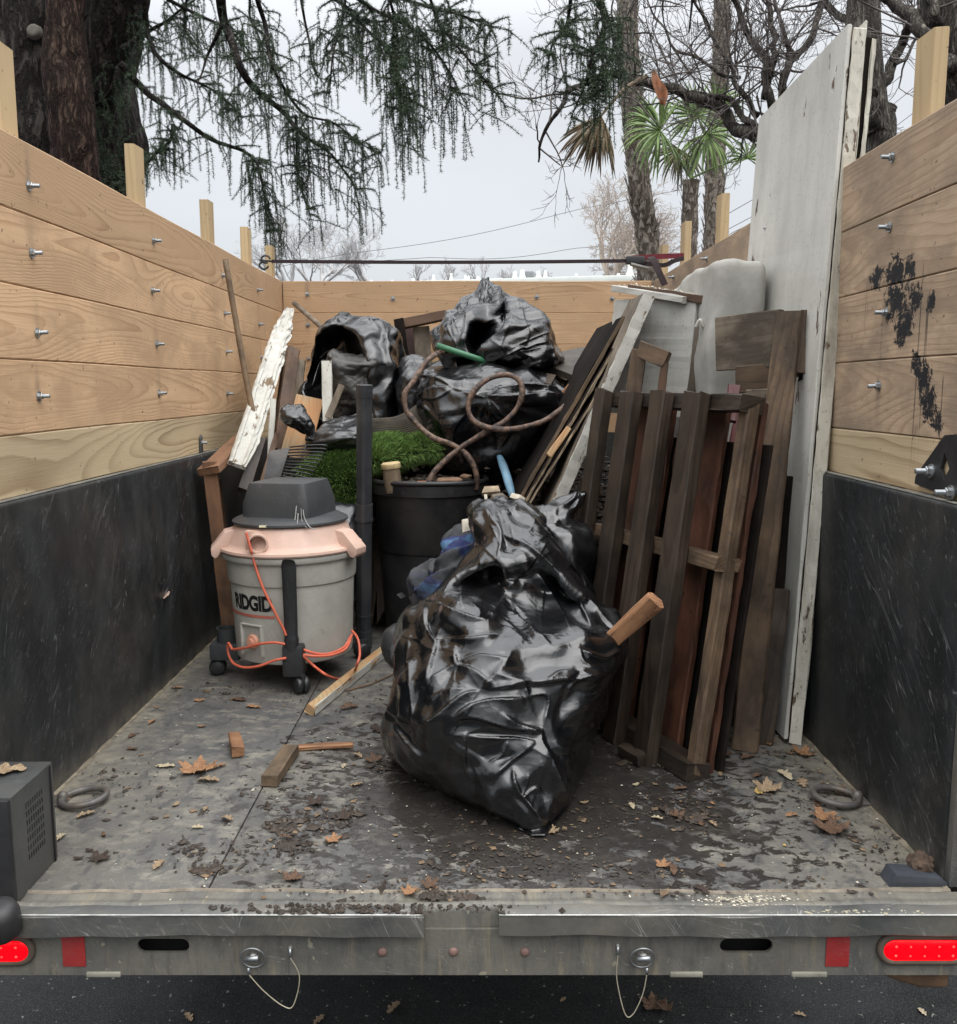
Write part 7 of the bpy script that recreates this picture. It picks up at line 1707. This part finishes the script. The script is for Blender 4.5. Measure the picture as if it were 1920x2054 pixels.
def leaf(px, py, size, kind, colr, label, rot=None, z=.003, group='fallen leaves on the truck bed', lift=0):
    k = (kind, (int(px) + int(py)) % 3, colr)
    if k not in _lm: me = leaf_mesh(kind, k[1] * 7 + len(kind)); me.materials.append(LM[colr]); me.name = 'leaf'; _lm[k] = me
    p = onZ(px, py, z) if isinstance(lift, int) else lift; s = size * float(p[1]) / CF * .5; o = bpy.data.objects.new('fallen_leaf', _lm[k])
    rz = rot if rot is not None else (px * 7.1 + py * 3.3) % 6.28
    link(o, Matrix.Translation(Vector([float(c) for c in p])) @ Matrix.Rotation(rz, 4, 'Z') @ Matrix.Rotation(((px % 7) - 3) * .04, 4, 'X') @ Matrix.Diagonal((s, s, s * 1.25, 1)))
    return tag(o, label, 'leaf', group)
BED = 'fallen leaves on the truck bed'
for a in [
 (332, 1537, 40, 'oak', 'pale', 'pale tan lobed leaf lying alone on the left floor below the orange block'),
 (395, 1545, 85, 'maple', 'orange', 'large orange-brown leaf on the left floor, biggest there'),
 (440, 1538, 36, 'oak', 'orange', 'orange leaf overlapping the right end of the large orange-brown leaf'),
 (418, 1566, 48, 'oak', 'tan', 'crumpled tan leaf just below the large orange-brown leaf'),
 (456, 1643, 34, 'oak', 'tan', 'tan lobed leaf touching the long floor seam'),
 (396, 1660, 26, 'oak', 'pale', 'small pale leaf left of the floor seam'),
 (353, 1614, 22, 'small', 'tan', 'small tan leaf in the middle of the left floor'),
 (413, 1622, 22, 'oak', 'tan', 'tan leaf just above and left of the seam leaf'),
 (200, 1722, 52, 'maple', 'dark', 'dark brown curled leaf on the front left floor'),
 (180, 1706, 20, 'small', 'dark', 'tiny dark leaf above the dark curled leaf at front left'),
 (158, 1722, 24, 'small', 'dark', 'thin dark leaf left of the dark curled leaf'),
 (122, 1680, 34, 'oak', 'pale', 'pale leaf peeping out beside the corner box'),
 (172, 1635, 40, 'oak', 'tan', 'tan leaf under the left tie-down ring'),
 (138, 1600, 30, 'oak', 'orange', 'orange leaf inside the left tie-down ring'),
 (208, 1675, 20, 'small', 'brown', 'small brown leaf right of the box leaf'),
 (305, 1448, 24, 'oak', 'orange', 'orange leaf near the left wall foot level with the strip end'),
 (400, 1405, 24, 'small', 'orange', 'small orange leaf in front of the left vacuum caster'),
 (508, 1418, 34, 'oak', 'orange', 'orange-tan curled leaf in front of the vacuum'),
 (480, 1404, 34, 'oak', 'brown', 'brown crumpled leaf beneath the vacuum front'),
 (355, 1380, 26, 'oak', 'orange', 'orange leaf by the left wall near the caster'),
 (265, 1476, 24, 'oak', 'brown', 'brown leaf at the foot of the left wall'),
 (266, 1502, 26, 'small', 'brown', 'reddish brown leaf on left floor near the wall'),
 (405, 1457, 20, 'small', 'orange', 'small orange leaf between vacuum and orange block'),
 (700, 1420, 40, 'oak', 'brown', 'brown leaf right of the white strip end'),
 (755, 1462, 46, 'oak', 'dark', 'dark leaf touching the left of the front bag'),
 (750, 1525, 44, 'maple', 'brown', 'brown crumpled leaf left of the front bag'),
 (718, 1516, 26, 'oak', 'tan', 'tan leaf beyond the end of the orange splinter'),
 (690, 1536, 24, 'oak', 'pale', 'pale leaf below the orange splinter'),
 (716, 1573, 28, 'oak', 'tan', 'tan leaf in the mud left of the bag base'),
 (668, 1685, 42, 'maple', 'orange', 'orange leaf amid mud crumbs in the front centre'),
 (586, 1762, 50, 'maple', 'brown', 'brown leaf lying near the rear sill, left of centre'),
 (572, 1680, 28, 'oak', 'brown', 'reddish brown leaf amid mud crumbs left of centre'),
 (632, 1612, 44, 'maple', 'dark', 'dark leaf in the mud between block and bag'),
 (690, 1640, 40, 'maple', 'dark', 'dark wet leaf in the mud near the bag base'),
 (318, 1735, 40, 'oak', 'tan', 'crushed tan leaf on the pale patch at front left'),
 (1106, 1667, 36, 'maple', 'tan', 'tan curled leaf just right of the bag tip'),
 (1275, 1574, 18, 'small', 'pale', 'small cream leaf right of the bag'),
 (1268, 1617, 26, 'oak', 'pale', 'pale grey leaf below the small cream leaf'),
 (1204, 1465, 26, 'oak', 'tan', 'tan leaf between bag and pallet'),
 (1195, 1438, 26, 'oak', 'brown', 'brown leaf behind the bag by the pallet foot'),
 (1445, 1552, 20, 'oak', 'tan', 'small tan leaf on the right floor under the pallet'),
 (1430, 1612, 16, 'small', 'orange', 'tiny orange leaf on the right floor'),
 (1365, 1582, 30, 'oak', 'brown', 'brown leaf front right of the pallet foot'),
 (1335, 1625, 34, 'maple', 'dark', 'dark leaf at the left of the muddy leaf cluster'),
 (1360, 1636, 38, 'maple', 'brown', 'brown leaf in the muddy leaf cluster right of centre'),
 (1400, 1648, 40, 'oak', 'brown', 'brown leaf at lower right of the muddy leaf cluster'),
 (1430, 1652, 26, 'oak', 'tan', 'tan leaf at the right end of the muddy leaf cluster'),
 (1318, 1642, 26, 'oak', 'pale', 'pale leaf left of the muddy leaf cluster'),
 (1540, 1582, 62, 'maple', 'tan', 'large curled tan leaf on the right floor'),
 (1522, 1590, 30, 'small', 'yellow', 'yellow leaf edge left of the large curled tan leaf'),
 (1575, 1556, 44, 'oak', 'pale', 'pale lobed leaf above the large curled tan leaf'),
 (1610, 1570, 44, 'oak', 'tan', 'tan oak leaf right of the pale lobed leaf'),
 (1520, 1556, 30, 'oak', 'brown', 'brown leaf left of the pale lobed leaf'),
 (1588, 1636, 28, 'oak', 'orange', 'orange leaf above the big maple leaf'),
 (1655, 1640, 66, 'maple', 'orange', 'orange upper leaf of the pair near the right ring'),
 (1668, 1664, 84, 'maple', 'brown', 'big brown maple leaf on the right floor, darkest and largest there'),
 (1690, 1590, 50, 'maple', 'brown', 'brown leaf inside the right tie-down ring'),
 (1640, 1612, 30, 'oak', 'brown', 'brown leaf left of the right tie-down ring'),
 (1610, 1512, 56, 'maple', 'orange', 'curled orange leaf below the foot of the white door'),
 (1648, 1498, 36, 'oak', 'brown', 'brown leaf in the corner right of the white door'),
 (1545, 1490, 40, 'oak', 'orange', 'orange leaf just left of the white door foot'),
 (1500, 1520, 36, 'oak', 'brown', 'brown leaf before the foot of the brown pallet'),
 (1450, 1512, 44, 'maple', 'brown', 'brown crumpled leaf between both pallets'),
 (1392, 1508, 44, 'oak', 'tan', 'tan leaf at the right foot of the slatted pallet'),
 (1420, 1500, 34, 'oak', 'pale', 'grey pale leaf right of the slatted pallet foot'),
 (1330, 1735, 36, 'maple', 'orange', 'orange leaf on the front right floor'),
 (1350, 1745, 40, 'oak', 'brown', 'brown leaf overlapping the orange one at the front right'),
 (1408, 1786, 40, 'oak', 'dark', 'dark leaf on the rear seam right of centre'),
 (1172, 1610, 20, 'small', 'tan', 'small tan leaf right of the bag side'),
 (1574, 1696, 12, 'small', 'yellow', 'tiny yellow fleck of leaf on the right floor'),
 (820, 1790, 40, 'maple', 'orange', 'orange-brown crumpled leaf on the sill near the centre gap'),
 (862, 1775, 46, 'maple', 'brown', 'brown curled leaf on the sill at the centre gap')]: leaf(*a)
tp_ = onY(22, 1540, 1.87); bx_top = np.array([-1.03, 1.90, topz + .001]); leaf(18, 1545, 105, 'oak', 'tan', 'tan lobed leaf lying on top of the black corner box', .3, lift=bx_top)
for px, py, s, c, lb in ((378, 2041, 34, 'tan', 'tan leaf on the asphalt below the left lamp side'), (640, 2045, 34, 'tan', 'tan leaf on the asphalt left of the wire loop'), (790, 2022, 44, 'tan', 'oak leaf on the asphalt near the centre'), (1310, 2016, 60, 'brown', 'brown leaf on the asphalt behind the right wire loop'), (1335, 2022, 40, 'brown', 'second brown leaf right of the right wire loop'), (1130, 2005, 20, 'tan', 'small leaf on the asphalt right of centre'), (1605, 2036, 24, 'tan', 'curled leaf on the asphalt below the right slot'), (1850, 2030, 26, 'pale', 'pale leaf on the asphalt at the right corner')):
    leaf(px, py, s, 'maple' if c == 'brown' else 'oak', c, lb, z=GZ + .003, group='fallen leaves on the asphalt')
# round seed ball in the right corner
bb = onZ(1845, 1757, 0); bm = bmesh.new(); bmesh.ops.create_icosphere(bm, subdivisions=3, radius=.026)
for i, v in enumerate(bm.verts): v.co *= 1 + (.16 if i % 3 == 0 else -.05)
me = bpy.data.meshes.new('m'); bm.to_mesh(me); bm.free(); o = obj('seed_ball', me, simple('seed_brown', (.07, .045, .03), .9, .4, 60), None, Matrix.Translation((float(bb[0]), float(bb[1]), .026))); tag(o, 'brown spiky seed ball in the right rear corner of the bed', 'seed ball')

# ------------------------------------------------------------------ mud and crumbs
CL = [  # px, py, spread x, spread y (px), weight, crumb size
 (560, 1700, 90, 22, 1.2, .010), (640, 1650, 70, 25, 1.3, .010), (700, 1625, 60, 22, 1.0, .009), (415, 1742, 45, 14, 1.6, .013), (395, 1700, 40, 16, .7, .010), (590, 1690, 30, 10, .8, .013), (500, 1745, 20, 8, .3, .012),
 (600, 1625, 50, 16, .7, .010), (760, 1540, 60, 22, .8, .010), (1000, 1700, 160, 40, 1.0, .007), (1200, 1640, 120, 40, .9, .007), (1380, 1610, 80, 26, 1.3, .009), (1400, 1650, 60, 20, 1.0, .009), (1250, 1600, 90, 25, .6, .008),
 (1400, 1505, 110, 10, 1.4, .011), (1560, 1510, 60, 10, 1.0, .010), (1620, 1600, 80, 30, .7, .009), (1750, 1690, 60, 50, 1.2, .006), (1680, 1560, 40, 30, .7, .007), (450, 1385, 80, 18, .8, .008), (650, 1400, 90, 18, 1.0, .009), (740, 1370, 40, 20, .9, .009),
 (860, 1790, 55, 12, 1.8, .010), (930, 1800, 40, 8, 1.2, .010), (1300, 1790, 120, 8, .8, .008), (1400, 1780, 60, 8, .6, .009), (640, 1812, 140, 6, 1.2, .006), (700, 1780, 200, 20, .4, .006), (300, 1600, 120, 90, .35, .005), (1100, 1750, 300, 30, .8, .005), (1640, 1780, 120, 20, .4, .005), (560, 1560, 100, 40, .4, .006), (210, 1560, 40, 30, .4, .006), (960, 1650, 60, 25, .6, .008)]
wt_ = np.array([c[4] * c[2] * c[3] ** .5 for c in CL]); wt_ /= wt_.sum()
def cpos(i, r):
    for _ in range(20):
        c = CL[r.choice(len(CL), p=wt_)]; x, y = c[0] + r.normal() * c[2] * .6, c[1] + r.normal() * c[3] * .6
        p = onZ(x, y, .003)
        if 1.765 < p[1] and XL + .01 < p[0] < XR - .01: return p
    return p
M_MUD = simple('mud_dark', (.030, .021, .015), .65, .6, 20, .6, 60, (.08, .055, .035), .5)
o = obj('mud_crumbs', chunks(2600, cpos, lambda r: min(.022, .0035 * math.exp(r.normal() * .62)), 77, .5), M_MUD, None); tag(o, 'dark mud crumbs and bark bits strewn over the bed floor', 'mud', None, 'stuff')
def clod(i, r):
    c = [(415, 1742, 40, 12), (640, 1655, 50, 14), (590, 1692, 26, 8), (700, 1630, 40, 12), (860, 1795, 40, 6), (1390, 1640, 40, 12), (1300, 1532, 50, 5), (1420, 1508, 60, 5), (760, 1535, 30, 12), (375, 1700, 30, 12), (560, 1660, 30, 10), (930, 1803, 30, 4)][r.integers(0, 12)]
    return onZ(c[0] + r.normal() * c[2] * .6, c[1] + r.normal() * c[3] * .6, .004)
o = obj('mud_clods', chunks(230, clod, lambda r: r.uniform(.006, .020), 78, .45), M_MUD, None); tag(o, 'larger dark mud clods in clusters on the bed floor', 'mud', None, 'stuff')
o = obj('pale_flecks', chunks(420, lambda i, r: (lambda p: p)(onZ(r.uniform(200, 1850), r.uniform(1400, 1815), .003)) if r.random() < .6 else onZ(1500 + r.normal() * 60, 1808 + r.normal() * 6, .004), lambda r: r.uniform(.0015, .005), 79, .3), M_SHARDW, None)
co = np.empty(len(o.data.vertices) * 3, np.float32); tag(o, 'tiny pale chips of wood and paint sprinkled over the bed floor', 'chips', None, 'stuff')
o = obj('wood_crumbs', chunks(90, lambda i, r: onZ(1480 + r.normal() * 30, 1806 + r.normal() * 5, .005) if r.random() < .5 else onZ(1690 + r.uniform(-90, 160), 1829 + r.normal() * 2, .010), lambda r: r.uniform(.002, .007), 83, .4), simple('crumb_cream', (.33, .30, .22), .8), None); tag(o, 'cream wood crumbs lying on the right half of the rear sill', 'crumbs', None, 'stuff')
M_LIT = simple('litter_brown', (.13, .085, .05), .75, .6, 25, .3, 60, (.26, .18, .10), .6)
o = obj('leaf_litter', chunks(480, cpos, lambda r: min(.020, .0045 * math.exp(r.normal() * .6)), 97, .12), M_LIT, None); tag(o, 'torn brown leaf bits scattered with the mud over the bed floor', 'leaf litter', None, 'stuff')
def sillmud(i, r):
    x = r.normal() * .10 + float(r.choice([-.36, -.30, -.12, -.08])); return (x, r.uniform(1.722, 1.752), .0125)
o = obj('sill_mud', chunks(300, sillmud, lambda r: r.uniform(.002, .009), 84, .8), M_MUD, None); tag(o, 'mud caked along the left guard bar near the centre gap', 'mud', None, 'stuff')
# saw dust on the cabinet top
A0_, dA_ = A0, dA
o = obj('plaster_crumbs', chunks(260, lambda i, r: A0_ + dA_ * r.uniform(.05, 1.0) + np.array([.01 + r.uniform(-.01, .06), .02 + r.uniform(0, .10), .022]), lambda r: r.uniform(.003, .011), 85, .6), M_SHARDW, None); tag(o, 'pale crumbly plaster bits on the top of the white cabinet', 'crumbs', None, 'stuff')
o = obj('asphalt_grit', chunks(700, lambda i, r: (r.uniform(-1.6, 1.8), r.uniform(1.7, 3.4), GZ + .002), lambda r: r.uniform(.001, .004), 86, .6), simple('grit_pale', (.22, .21, .19), .8), None); tag(o, 'pale grit and small stones on the asphalt', 'grit', None, 'stuff')
SC.frame_set(1)
